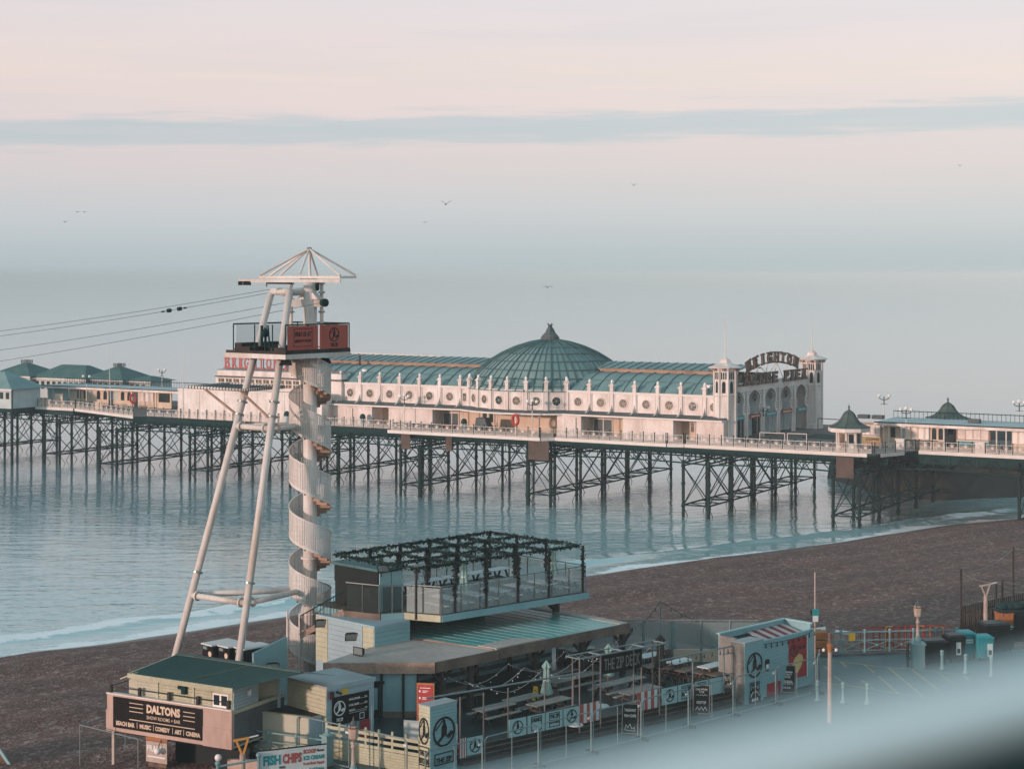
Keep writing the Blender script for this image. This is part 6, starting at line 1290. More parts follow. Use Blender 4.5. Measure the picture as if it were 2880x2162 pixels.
part('logo', zip_logo(f(-7.6, .072, 7.15), AA, UZ, .36), 'chalk', pb_); part('lettering', letters('THE ZIP', f(-7.6, .072, 6.52), AA, UZ, .16, .42, .02), 'chalk', pb_); part('lettering', letters('SINGLE RIDER ........ £16', f(-6.45, .072, 7.42), AA, UZ, .1, 1.15, .01), 'chalk', pb_); part('lettering', letters('DUAL RIDER .......... £12', f(-6.45, .072, 7.14), AA, UZ, .1, 1.15, .01), 'chalk', pb_); part('lettering', letters('VIDEO .................. £4', f(-6.45, .072, 6.88), AA, UZ, .1, 1.15, .01), 'chalk', pb_)
part('rule', MB().fb(f, -7.0, -5.9, .072, .076, 6.8, 6.815), 'chalk', pb_); part('small_box', MB().fb(f, -6.35, -6.05, .072, .076, 6.42, 6.45).fb(f, -6.35, -6.05, .072, .076, 6.69, 6.72).fb(f, -6.35, -6.32, .072, .076, 6.45, 6.69).fb(f, -6.08, -6.05, .072, .076, 6.45, 6.69), 'chalk', pb_)
part('red_notice', MB().fb(f, -6.3, -5.72, .075, .09, 5.35, 6.33), 'poster_red', tb); part('strip_notice', MB().fb(f, -5.62, -5.52, .03, .05, 5.6, 6.9), 'poster_white', tb); part('yellow_notice', MB().fb(f, -7.45, -7.05, .03, .05, 7.76, 8.05), 'yellow', tb); part('alarm_box', MB().fb(f, -8.25, -8.0, .03, .16, 7.7, 8.02), 'letter_edge', tb); part('wall_camera', MB().tube(f(-7.75, .03, 7.95), f(-7.68, .3, 7.9), .06), 'black_paint', tb)
# cream lower wall, screen panel
cw = thing('cream_store', 'plain cream rendered low store in front of the boarded booth', 'building', PQ(-9.5, 6, 5)); CA, CB = PQ(-10.75, 8.3, 0), PQ(-9.25, 4.45, 0); cu2 = (CB-CA).normalized(); cn2 = cu2.cross(UZ); CL = (CB-CA).length; CFr = lambda x, o, z: CA+cu2*x+cn2*o+V((0, 0, z))
part('walls', MB().hexa([CFr(0, 0, 4), CFr(CL, 0, 4), PQ(-8.37, 4.5, 4), PQ(-8.37, 8.3, 4)], [CFr(0, 0, 6.9), CFr(CL, 0, 6.9), PQ(-8.37, 4.5, 6.9), PQ(-8.37, 8.3, 6.9)]), 'cream_wall', cw); part('coping', MB().hexa([CFr(-.02, .04, 6.9), CFr(CL+.03, .04, 6.9), CFr(CL+.03, -.15, 6.9), CFr(-.02, -.15, 6.9)], [CFr(-.02, .04, 6.97), CFr(CL+.03, .04, 6.97), CFr(CL+.03, -.15, 6.97), CFr(-.02, -.15, 6.97)]), 'cream_boards', cw)
part('end_face', MB().hexa([CFr(CL+.003, -.02, 5), CFr(CL+.03, -.02, 5), PQ(-8.4, 4.46, 5), PQ(-8.4, 4.49, 5)], [CFr(CL+.003, -.02, 6.88), CFr(CL+.03, -.02, 6.88), PQ(-8.4, 4.46, 6.88), PQ(-8.4, 4.49, 6.88)]), 'shade_boards', cw); part('roof_sheet', MB().hexa([CFr(.05, -.16, 6.75), CFr(CL-.05, -.16, 6.75), PQ(-8.38, 4.6, 6.75), PQ(-8.38, 8.2, 6.75)], [CFr(.05, -.16, 6.905), CFr(CL-.05, -.16, 6.905), PQ(-8.38, 4.6, 6.905), PQ(-8.38, 8.2, 6.905)]), 'black_paint', cw); part('drain_pipe', MB().tube(CFr(.25, .06, 5.6), CFr(.25, .06, 6.7), .035), 'cream_boards', cw)  # end face coloured blue to show the store's shaded side
yf = thing('boarded_screen', 'stained cream boarded screen linking the cabin and the booth', 'screen', PQ(-9.3, 7.5, 7)); YA, YB = PQ(-10.35, 8.2, 0), PQ(-8.9, 7.15, 0); yu = (YB-YA).normalized(); yn = yu.cross(UZ); YL = (YB-YA).length; YF = lambda x, o, z: YA+yu*x+yn*o+V((0, 0, z))
part('backing', MB().fb(YF, 0, YL, -.08, 0, 6.9, 8.25), 'cream_wall', yf); clad(yf, YF, 0, YL-.12, 6.95, 8.25, 'cream_boards', 7); part('end_post', MB().fb(YF, YL-.1, YL+.05, -.1, .08, 6.9, 8.3), 'shade_boards', yf)
# slatted gate fence
ga = thing('slatted_gate', 'cream slatted fence with dark gaps between the ticket booth and the pillar', 'fence', PQ(-7.9, 1.2, 5)); GA, GB = PQ(-8.6, 3.9, 0), PQ(-7.35, -1.3, 0); gu = (GB-GA).normalized(); gn = gu.cross(UZ); GL = (GB-GA).length; GFr = lambda x, o, z: GA+gu*x+gn*o+V((0, 0, z))
for z in (6.42, 6.12, 5.82): part('rail', MB().fb(GFr, 0, GL, 0, .04, z, z+.15), 'cream_boards', ga)
for k in range(8): part('upright', MB().fb(GFr, GL*k/7-.05, GL*k/7+.05, -.07, -.003, 5, 6.75), 'cream_boards', ga)
for k in range(6): part('board', MB().fb(GFr, 0, GL, .0, .03+.006*(k % 2), 5.02+k*.13, 5.14+k*.13), 'cream_boards', ga)
part('white_panel', MB().hexa([PQ(-5.2, 2.2, 5), PQ(-3.9, -.2, 5), PQ(-3.85, -.15, 5), PQ(-5.15, 2.25, 5)], [PQ(-5.2, 2.2, 6.5), PQ(-3.9, -.2, 6.5), PQ(-3.85, -.15, 6.5), PQ(-5.15, 2.25, 6.5)]), 'pale_teal_wall', ga)
# ---- show rooms building at the lower left
da = thing('show_rooms', 'low cream cabin with a dark ribbed roof above a pink parapet bearing a black banner', 'building', PQ(-13.5, 9.7, 3)); de = V((.286, -.958)); dn_ = V((-.958, -.286)); DF = lambda x, o, z: PQ(-14.67+de.x*x+dn_.x*o, 13.38+de.y*x+dn_.y*o, z); du = (DF(1, 0, 0)-DF(0, 0, 0)).normalized(); dn = du.cross(UZ); DL = 7.58
part('parapet', MB().fb(DF, 0, DL, -.2, 0, 5.72, 7.5), 'pink_wall', da); part('parapet_band', MB().fb(DF, -.04, .55, .002, .03, 5.70, 6.75).fb(DF, 5.9, DL+.02, .002, .03, 5.70, 6.62), 'pink_wall', da)
part('terrace_floor', MB().fb(DF, 0, DL, -4.2, -.202, 5.8, 7.32), 'lead_grey', da); part('parapet_end', MB().fb(DF, DL-.15, DL-.003, -4.2, -.203, 5.72, 7.5), 'cream_boards', da); part('parapet_coping', MB().fb(DF, -.02, DL, -.24, .05, 7.5, 7.56), 'cream_rail', da)
bn = part('banner', MB().fb(DF, .42, 5.88, .035, .05, 5.92, 7.42), 'banner_black', da)
c = DF(3.55, .052, 0); part('lettering', letters('DALTONS', c+V((0, 0, 6.85)), du, UZ, .42, 2.05, .05), 'ochre_wall', bn); part('lettering', letters('SHOW ROOMS + BAR', c+V((0, 0, 6.56)), du, UZ, .17, 2.05, .005), 'ochre_wall', bn)
m_ = MB()
for k in range(3): m_.fb(DF, 1.45, 2.3, .052, .06, 7.2-.2*k, 7.235-.2*k).fb(DF, 4.75, 5.45, .052, .06, 7.15-.2*k, 7.185-.2*k)
part('rules', m_.fb(DF, 1.45, 5.45, .052, .06, 6.40, 6.44), 'ochre_wall', bn)
for s, x, w_ in (('BEACH BAR', 1.2, 1.15), ('MUSIC', 2.45, .7), ('COMEDY', 3.5, .9), ('ART', 4.45, .42), ('CINEMA', 5.35, .85)): part('lettering', letters(s, DF(x, .052, 6.05), du, UZ, .22, w_, .04), 'ochre_wall', bn)
part('rules', MB().fb(DF, 1.92, 1.945, .052, .06, 6.03, 6.32).fb(DF, 2.93, 2.955, .052, .06, 6.03, 6.32).fb(DF, 4.1, 4.125, .052, .06, 6.03, 6.32).fb(DF, 4.77, 4.795, .052, .06, 6.03, 6.32), 'ochre_wall', bn)
for x in (.15, 1.95, 3.75, 5.5, 7.3): part('rail_post', MB().fb(DF, x-.07, x+.07, -.18, -.05, 7.56, 7.95), 'timber_dark', da)
part('rail', MB().tube(DF(.1, -.1, 7.85), DF(7.4, -.1, 7.85), .025).tube(DF(.1, -.1, 7.85), DF(.1, -1.6, 7.85), .025), 'timber_dark', da)
cab = part('cabin_wall', MB().hexa([DF(1.6, -.35, 7.33), DF(7.5, -.22, 7.33), DF(7.5, -2.2, 7.33), DF(1.6, -2.2, 7.33)], [DF(1.6, -.35, 8.6), DF(7.5, -.22, 8.6), DF(7.5, -2.2, 8.6), DF(1.6, -2.2, 8.6)]), 'cream_boards', da)
CFx = lambda x, o, z: DF(x, -.35+.13*(x-1.6)/5.9+o, z); clad(cab, CFx, 3.0, 5.1, 7.35, 8.5, 'cream_boards', 8, .03); clad(cab, CFx, 5.2, 6.25, 7.35, 8.5, 'cream_boards', 8, .03); clad(cab, CFx, 1.62, 2.85, 7.35, 8.5, 'cream_wall', 8, .02); clad(cab, CFx, 6.25, 7.48, 8.25, 8.5, 'cream_boards', 2, .03); clad(cab, CFx, 7.3, 7.48, 7.35, 8.24, 'cream_boards', 6, .03)
part('corner_post', MB().fb(CFx, 2.86, 2.98, .002, .08, 7.33, 8.58).fb(CFx, 5.1, 5.2, .002, .08, 7.33, 8.58), 'cream_wall', cab); clad(cab, lambda x, o, z: DF(7.5+o, -.22-x, z), 0, 1.9, 7.35, 8.45, 'shade_boards', 7, .03)  # side boards take a blue tone for the cabin's shaded end
wn = part('window', MB().fb(CFx, 6.3, 7.25, .003, .05, 7.55, 8.2), 'lamp_white', cab); part('pane', MB().fb(CFx, 6.38, 6.72, .051, .06, 7.65, 8.12), 'glass_dark', wn); part('pane', MB().fb(CFx, 6.83, 7.18, .051, .06, 7.65, 8.12), 'glass_dark', wn); part('sill', MB().fb(CFx, 6.25, 7.3, .01, .12, 7.47, 7.54), 'white_paint', wn)
# ribbed metal roof
rc = [(1.3, .0, 8.58), (7.75, .15, 8.58), (10.3, -1.9, 9.22), (2.55, -2.25, 9.22)]; P4 = [DF(*x) for x in rc]; nr = 24; m_ = MB()
for k in range(nr):
    u0, u1 = k/nr, (k+1)/nr; a0, a1 = P4[0].lerp(P4[1], u0), P4[0].lerp(P4[1], u1); b0_, b1_ = P4[3].lerp(P4[2], u0), P4[3].lerp(P4[2], u1); mid_a, mid_b = a0.lerp(a1, .5)+V((0, 0, .05)), b0_.lerp(b1_, .5)+V((0, 0, .11)); qa, qb = a0.lerp(a1, .25), b0_.lerp(b1_, .25); ra, rb_ = a0.lerp(a1, .75), b0_.lerp(b1_, .75)
    m_.add([a0, qa, mid_a, ra, a1, b0_, qb, mid_b, rb_, b1_], [(0, 1, 6, 5), (1, 2, 7, 6), (2, 3, 8, 7), (3, 4, 9, 8)])
rf = part('ribbed_roof', m_, 'roof_green', da); part('ribbed_roof', MB().add([P4[3], P4[2], P4[2]+AA*2.2-V((0, 0, .5)), P4[3]+AA*2.2-V((0, 0, .5))], [(0, 1, 2, 3)]), 'roof_green', da)
part('ridge_cap', MB().bar(P4[3]+V((0, 0, .06)), P4[2]+V((0, 0, .06)), .35, .06), 'slate_green', da); part('eave_board', MB().bar(P4[0]+V((0, 0, -.06)), P4[1]+V((0, 0, -.06)), .06, .22), 'cream_boards', da); part('verge_board', MB().bar(P4[0]+V((0, 0, -.02)), P4[3]+V((0, 0, -.02)), .06, .12), 'cream_boards', da); part('roof_flashing', MB().bar(P4[0].lerp(P4[1], .55)+V((0, 0, .07)), P4[3].lerp(P4[2], .62)+V((0, 0, .07)), .06, .03), 'slate_green', da)
part('side_gable', MB().hexa([DF(.95, -.5, 7.33), DF(1.59, -.35, 7.33), DF(1.59, -2.2, 7.33), DF(.95, -2.0, 7.33)], [DF(.95, -.5, 8.25), DF(1.59, -.35, 8.6), DF(1.59, -2.2, 8.9), DF(.95, -2.0, 8.4)]), 'cream_wall', da); part('side_eave', MB().bar(DF(.8, -.3, 8.28), DF(1.7, -.2, 8.66), .5, .06), 'cream_boards', da)
part('wall_lamp', MB().fb(CFx, 4.25, 4.45, .03, .15, 8.15, 8.4).fb(CFx, 4.5, 4.75, .03, .2, 7.95, 8.35), 'iron', cab); part('wall_light', MB().fb(lambda x, o, z: DF(7.5+o, -.22-x, z), 1.0, 1.2, .04, .16, 8.0, 8.25), 'lamp_white', cab)
# undercroft below the banner
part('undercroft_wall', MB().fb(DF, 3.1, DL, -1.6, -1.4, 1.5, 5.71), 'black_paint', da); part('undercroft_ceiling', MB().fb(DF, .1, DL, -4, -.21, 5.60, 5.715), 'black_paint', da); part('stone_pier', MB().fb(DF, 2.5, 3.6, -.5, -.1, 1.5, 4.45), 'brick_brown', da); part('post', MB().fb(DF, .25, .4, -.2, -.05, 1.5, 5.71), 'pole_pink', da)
pj = part('painted_sign', MB().fb(DF, 2.42, 3.7, -.09, -.02, 4.5, 5.5), 'pole_pink', da); part('lettering', letters('PRAJNA', DF(3.05, -.018, 4.9), du, UZ, .42, 1.12, .02), 'chalk', pj); part('sign_rule', MB().fb(DF, 2.5, 3.6, -.019, -.012, 4.74, 4.80), 'chalk', pj); part('sign_timber', MB().fb(DF, 2.4, 3.72, -.1, -.03, 5.52, 5.70), 'wood_orange', pj)
m_ = MB().path([DF(-1.2, .6, 2), DF(-1.2, .6, 5.95), DF(-1.0, -2.5, 5.95), DF(-1, -2.5, 2)], .025).path([DF(-1.2, .6, 5.95), DF(2.2, .3, 5.6)], .025).path([DF(2.2, .3, 5.6), DF(2.2, .3, 2)], .025).path([DF(1.6, -2.5, 5.95), DF(1.6, -2.5, 2)], .025).path([DF(-1, -2.5, 5.95), DF(1.6, -2.5, 5.95)], .025)
bf = thing('beach_frame', 'thin tube frame of a seating pen on the shingle below the banner', 'frame', DF(0, 0, 2.6)); part('tube', m_, 'galv', bf); part('bench_top', MB().fb(DF, -.9, 1.8, .2, .5, 3.0, 3.06).fb(DF, .3, 2.2, -.9, -.5, 3.1, 3.16), 'white_boards', bf); part('kerb_board', MB().fb(DF, -1.2, 2.4, .56, .64, 2.4, 2.95).fb(DF, -1.2, 2.4, -.3, -.2, 2.4, 2.9), 'timber_dark', bf)
for x, o_, z, lab in ((3.35, .25, 5.15, 'round white globe lamp in front of the painted sign'), (6.95, .2, 5.3, 'round white globe lamp at the right end under the pink parapet')):
    c = DF(x, o_, z); gl = thing('globe_lamp', lab, 'lamp', c); part('globe', MB().ball(c, .17, 12, 8), 'lamp_white', gl, True); part('bracket', MB().tube(c+V((0, 0, .1)), DF(x, -.05, z+.5), .02), 'iron', gl)
one('crate_stack', MB().fb(DF, 6.3, 7.4, -.4, .1, 4.0, 4.5).fb(DF, 6.4, 7.3, -.3, .0, 4.52, 4.7), 'lead_grey', 'stacked grey crates under the right end of the pink parapet', 'crate', DF(6.8, 0, 4))
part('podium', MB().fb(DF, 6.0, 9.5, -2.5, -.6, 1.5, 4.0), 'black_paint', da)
# black kiosks behind the roof
for k in range(3):
    qa, qb = 18.0-1.02*k, 18.0-1.02*(k+1)+.03; pa = -5.8+.33*k; bk = thing('black_kiosk', 'small black kiosk with pale roof and round badge behind the ribbed roof', 'kiosk', PQ(pa+.7, (qa+qb)/2, 5), 'black kiosks behind the roof')
    part('walls', MB().fb(PQ, pa, pa+1.6, qb, qa, 4.6, 7.95), 'banner_black', bk); part('roof', MB().fb(PQ, pa-.1, pa+1.7, qb-.0, qa, 7.952, 8.02), 'white_boards', bk); c = PQ(pa-.01, (qa+qb)/2-.2, 7.5); part('badge', MB().lathe([(.01, 0), (.15, 0), (.15, .02), (.01, .02)], (0, 0, 0), 14), 'ochre_wall', bk).data = (lambda me: (me.materials.append(M('ochre_wall')), me)[1])(mesh(MB().disc(c, -BB, UZ, .15, n=14), PQ(pa+.7, (qa+qb)/2, 5))); part('lamp', MB().fb(PQ, pa-.15, pa-.003, qa-.6, qa-.25, 7.75, 7.9), 'galv', bk)
tw2 = thing('teal_outhouse', 'plain teal boarded outhouse with a floodlight beside the black kiosks', 'building', PQ(-3.6, 16, 5)); part('walls', MB().fb(PQ, -4.75, -2.5, 14.8, 16.3, 4.6, 7.7), 'teal_boards', tw2); part('sloped_top', MB().hexa([PQ(-4.75, 14.8, 7.702), PQ(-2.5, 14.8, 7.702), PQ(-2.5, 15.0, 7.702), PQ(-4.75, 15.0, 7.702)], [PQ(-4.75, 14.8, 7.75), PQ(-2.5, 14.8, 8.3), PQ(-2.5, 15.0, 8.3), PQ(-4.75, 15.0, 7.75)]), 'teal_boards', tw2)
def flood(c, label, nn=V((.3, -.95, -.3)), parent=None):
    c = V(c); nn = V(nn).normalized(); ux = nn.cross(UZ).normalized(); uy = ux.cross(nn); fl_ = thing('floodlight', label, 'floodlight', c); q = lambda x, y, o: c+ux*x+uy*y+nn*o
    part('housing', MB().hexa([q(-.2, -.14, -.28), q(.2, -.14, -.28), q(.2, .14, -.28), q(-.2, .14, -.28)], [q(-.36, -.22, 0), q(.36, -.22, 0), q(.36, .22, 0), q(-.36, .22, 0)]), 'black_paint', fl_); part('glass', MB().plate([q(-.3, -.17, .004), q(.3, -.17, .004), q(.3, .17, .004), q(-.3, .17, .004)], .01), 'glass_panel', fl_); part('bracket', MB().tube(q(0, 0, -.25), q(0, -.35, -.4), .03), 'iron', fl_)
flood(PQ(-3.7, 14.5, 6.9), 'black floodlight on the teal outhouse wall'); flood(PQ(-1.45, 10.6, 8.75), 'black floodlight on the boarded stair block wall'); flood(PQ(-1.4, 13.2, 9.1), 'black floodlight by the lower turn of the spiral stair'); flood(PQ(-3.2, 8.0, 8.65), 'rusty spotlight standing on the brown felt roof', (-.6, -.7, 0)); flood(PQ(.5, 10.3, 12.2), 'pale faced floodlight under the garlands beside the roof hut', (.5, -.8, .4))
pf = thing('picket_railing', 'dark slatted railing on the beach side of the spiral stair', 'railing', PQ(-2, 19, 4.6))
for k in range(22): a = PQ(-4.0+.16*k, 19.8-.06*k, 4.6); part('slat', MB().bar(a, a+V((0, 0, 2.6)), .05, .03), 'timber_dark', pf)
part('rail', MB().bar(PQ(-4.1, 19.8, 7.0), PQ(-.5, 18.5, 7.0), .06, .08), 'timber_dark', pf)
sr2 = thing('stair_flight', 'straight metal flight with a slatted balustrade from the spiral stair to the roof terrace', 'stairs', PQ(-1, 14.3, 9)); a, c = PQ(-1.5, 14.9, 8.2), PQ(-.5, 12.4, 9.75); part('stringer', MB().bar(a, c, .1, .3), 'fascia_worn', sr2)
for k in range(14): u = k/13; p = a.lerp(c, u); part('baluster', MB().bar(p, p+V((0, 0, 1.1)), .04, .03), 'timber_dark', sr2)
part('handrail', MB().tube(a+V((0, 0, 1.1)), c+V((0, 0, 1.1)), .035), 'iron', sr2)
for k in range(7): p = a.lerp(c, (k+.5)/7)+AA*.5; part('tread', MB().fb(lambda x, y, z: p+AA*x+BB*y+V((0, 0, z)), -.45, .45, -.14, .14, -.05, 0), 'timber', sr2)
# ================================================================ STREET FURNITURE
NP_ = lambda x, y, z: Gd(2240+x/3.456, 1580+y/3.456, z)
NW = lambda x, y, Y: Wd(2240+x/3.456, 1580+y/3.456, Y)
def on_g(v, z=5.0): return V((v.x, v.y, z))
def bollard(v, label, group):
    b_ = thing('bollard', label, 'bollard', v, group); part('post', MB().lathe([(.17, 0), (.17, .08), (.12, .12), (.09, .25), (.085, .82), (.11, .85), (.11, .9), (.085, .94), (.085, .99), (.12, 1.02), (.11, 1.1), (.05, 1.15), (.01, 1.16)], v, 12), 'rail_blue', b_, True); part('plinth', MB().lathe([(.22, 0), (.22, .05), (.01, .05)], v, 12), 'paving', b_)
for x, y in ((1415, 1045), (1645, 1085), (1895, 1112)): bollard(NP_(x, y, 5), 'pale blue cast iron bollard in the row before the bins', 'bollards before the bins')
bollard(NP_(205, 1352, 5), 'pale blue cast iron bollard at the end of the fence line by the booth', None); bollard(NP_(455, 1372, 5), 'pale blue cast iron bollard on the street right of the rusty pole', None); bollard(NP_(690, 1385, 5), 'pale blue cast iron bollard furthest into the street', None)
# sea front railing
sr3 = thing('seafront_railing', 'pale blue cast railing with crossed bars along the beach edge', 'railing', NP_(660, 880, 5)); xs = [190, 432, 665, 908, 1137, 1358, 1560]; ys = [905, 890, 882, 876, 870, 866, 862]; pts = [on_g(NP_(x, y, 5)) for x, y in zip(xs, ys)]
for v in pts: part('post', MB().lathe([(.11, 0), (.11, .1), (.07, .18), (.06, .6), (.09, .66), (.06, .72), (.055, 1.15), (.09, 1.2), (.09, 1.26), (.06, 1.3), (.1, 1.36), (.08, 1.44), (.01, 1.46)], v, 10), 'rail_blue', sr3, True)
for a, c in zip(pts, pts[1:]):
    part('rail', MB().tube(a+V((0, 0, 1.28)), c+V((0, 0, 1.28)), .045), 'rail_blue', sr3); part('rail', MB().tube(a+V((0, 0, .78)), c+V((0, 0, .78)), .035), 'rail_blue', sr3); part('rail', MB().tube(a+V((0, 0, .16)), c+V((0, 0, .16)), .03), 'rail_blue', sr3)
    part('cross_bars', MB().tube(a+V((0, 0, .18)), c+V((0, 0, .76)), .025, n=6).tube(c+V((0, 0, .18)), a+V((0, 0, .76)), .025, n=6).ball((a+c)/2+V((0, -.02, .47)), .09, 8, 5), 'rail_blue', sr3)
v = pts[1].lerp(pts[2], .45)+V((0, -.08, 0)); yn_ = one('yellow_notice', MB().hexa([v+V((-.18, 0, .75)), v+V((.2, 0, .8)), v+V((.2, .03, .8)), v+V((-.18, .03, .75))], [v+V((-.2, -.02, 1.22)), v+V((.2, -.02, 1.26)), v+V((.2, .01, 1.26)), v+V((-.2, .01, 1.22))]), 'yellow', 'yellow notice tied to the pale blue railing', 'notice', v+V((0, 0, .8)))
# kerb between paving and shingle
one('kerb', MB().bar(on_g(NP_(180, 918, 5), 5.06), on_g(NP_(1560, 868, 5), 5.06), .3, .12), 'lead_grey', 'low stone kerb under the pale blue railing', 'kerb', NP_(600, 900, 5))
# lantern on pedestal
def lantern(v, h, label, ped=0., col_='lantern'):
    l = thing('lantern_post', label, 'street lamp', v); c = V(v)
    if ped: part('pedestal', MB().fb(lambda x, y, z: c+V((x, y, z)), -.34, .34, -.34, .34, 0, ped).fb(lambda x, y, z: c+V((x, y, z)), -.4, .4, -.4, .4, ped, ped+.12), 'rail_blue', l)
    z0 = ped+(.12 if ped else 0)
    part('base', MB().lathe([(.2, z0), (.2, z0+.25), (.14, z0+.3), (.13, z0+.42)], c, 10), 'rail_blue', l, True)
    part('column', MB().lathe([(.12, z0+.42), (.10, z0+.6), (.085, h-1.35), (.13, h-1.3), (.13, h-1.25), (.08, h-1.2), (.08, h-1.02), (.16, h-.98)], c, 10), 'pole_pink', l, True)
    ln_ = part('lantern', MB().lathe([(.12, h-.98), (.2, h-.9), (.25, h-.42), (.27, h-.38), (.22, h-.3)], c, 6), 'lantern', l)
    part('glazing_bar', MB().lathe([(.255, h-.44), (.285, h-.42), (.285, h-.36)], c, 6), 'letter_brown', ln_)
    for k in range(6): a = math.pi/3*k; d = V((math.cos(a), math.sin(a), 0)); part('crown_spike', MB().tube(c+d*.25+V((0, 0, h-.38)), c+d*.27+V((0, 0, h-.05)), .018, .006, 5), 'iron', ln_)
    part('cap', MB().lathe([(.22, h-.32), (.12, h-.15), (.05, h-.08), (.04, h), (.01, h+.12)], c, 8), 'lead_grey', l)
v = NP_(1180, 1025, 5); lantern(v, H-(1690-HY)/F*v.y-5+.05, 'lantern post on a pale blue pedestal beside the row of bins', 1.35)
v = on_g(PQ(-8.75, 1.35, 5)); v = Wd(994, 2175, 82.0); v.z = 5; lantern(v, H-(2020-HY)/F*82-5, 'lantern post with a crowned lamp before the cream slatted gate')
# triangular gold topped lamp columns
def vlamp(v, h, label, gold=True):
    l = thing('lamp_column', label, 'street lamp', v); c = V(v); m1 = 'copper_gold' if gold else 'pole_pink'; hs = h-.75
    part('column', MB().tube(c, c+V((0, 0, hs)), .16, .13, 8), 'pole_pink', l)
    part('fork', MB().bar(c+V((-.04, 0, hs)), c+V((-.30, 0, h-.12)), .10, .09).bar(c+V((.05, 0, hs)), c+V((.26, 0, h-.05)), .10, .09), m1, l)
    part('lamp_head', MB().bar(c+V((-.42, 0, h-.16)), c+V((.3, 0, h-.02)), .16, .08), m1, l); part('lamp_blade', MB().bar(c+V((.3, 0, h-.01)), c+V((.72, .05, h+.08)), .14, .03), 'white_boards', l)
v = Wd(682, 2162, 81.6); v.z = 5; vlamp(on_g(v, 3.5), H-(2072-HY)/F*81.6-3.5, 'lamp column with a gold triangular head before the fish and chips sign')
v = NP_(1840, 672, 5); vlamp(v, H-(1641-HY)/F*v.y-5, 'pale forked lamp column standing before the black fenced pen', False)
# rusty post with twin globes
v = NP_(325, 1560, 5); rp_ = thing('rusty_post', 'weathered pinkish post with rusty collar and two small globes in the street', 'post', v); hh = H-(1783-HY)/F*v.y-5
part('column', MB().tube(v, v+V((0, 0, hh-.85)), .13, .11, 8), 'pole_pink', rp_); part('collar', MB().tube(v+V((0, 0, hh-.9)), v+V((0, 0, hh-.45)), .14, n=10).ball(v+V((0, 0, hh-.6)), .17, 8, 5), 'wood_orange', rp_); part('cap', MB().tube(v+V((0, 0, hh-.45)), v+V((0, 0, hh-.05)), .08, n=8).ball(v+V((0, 0, hh)), .1, 8, 5), 'letter_brown', rp_)
part('arm', MB().tube(v+V((-.3, 0, hh-.82)), v+V((.3, 0, hh-.78)), .03), 'iron', rp_)
for x in (-.32, .32): part('globe', MB().ball(v+V((x, -.02, hh-.8)), .09, 8, 6), 'lamp_white', rp_, True)
# sign pole with teal plates behind booth
b_ = NW(180, 880, 104); b_.z = 5; sg = thing('sign_pole', 'tall thin pole with two teal plates rising behind the coffee booth', 'sign', b_); t_ = NW(180, 100, 104)
part('pole', MB().tube(b_, V((b_.x, b_.y, t_.z)), .05), 'pole_pink', sg); a = NW(190, 490, 103.95); part('plate', MB().fb(lambda x, y, z: a+V((x, y, z)), -.22, .18, -.03, 0, -.18, .2), 'bin_teal', sg); a = NW(188, 545, 103.95); part('plate', MB().fb(lambda x, y, z: a+V((x, y, z)), -.18, .14, -.03, 0, -.2, .14), 'poster_white', sg); a = NW(150, 490, 104.1); part('plate', MB().fb(lambda x, y, z: a+V((x, y, z)), -.08, .1, -.02, .02, -.14, .14), 'black_paint', sg)
# coin telescopes and stacked wooden crates
for x, y, lab, sg_ in ((430, 690, 'pinkish seafront telescope on a stand at the railing', 1), (235, 660, 'pinkish seafront telescope above the stacked wooden crates', -1)):
    v = NW(x, y, 109.5); t_ = thing('telescope', lab, 'telescope', V((v.x, v.y, 4.6))); part('stand', MB().tube((v.x, v.y, 4.6), (v.x, v.y, v.z-.1), .09, .07), 'pole_pink', t_); part('barrel', MB().tube(v+V((-.3*sg_, 0, .05)), v+V((.75*sg_, .1, -.05)), .17, .11, 10), 'lamp_white', t_); part('head', MB().fb(lambda p, q, r: v+V((p, q, r)), -.35, -.02, -.18, .18, -.55, .08), 'pole_pink', t_); part('knob', MB().ball(v+V((-.05*sg_, 0, .28)), .09, 8, 5), 'lead_grey', t_)
for k in range(3): v = on_g(NP_(225, 905, 5)); cr_ = thing('wooden_crate', ('bottom', 'middle', 'topmost')[k]+' orange wooden crate of the stack behind the coffee booth', 'crate', v+V((0, 0, .5*k))); 
for k, cr_ in enumerate([o for o in col.objects if o.name.startswith('wooden_crate')]):
    z = ORG[cr_].z; v = ORG[cr_]; f = lambda x, y, q: v+V((x, y, q)); part('body', MB().fb(f, -.4, .4, -.35, .35, .02, .46), 'wood_orange', cr_)
    for q in range(3): part('slat', MB().fb(f, -.43, .43, -.385, -.353, .04+q*.15, .15+q*.15), 'wood_orange', cr_)
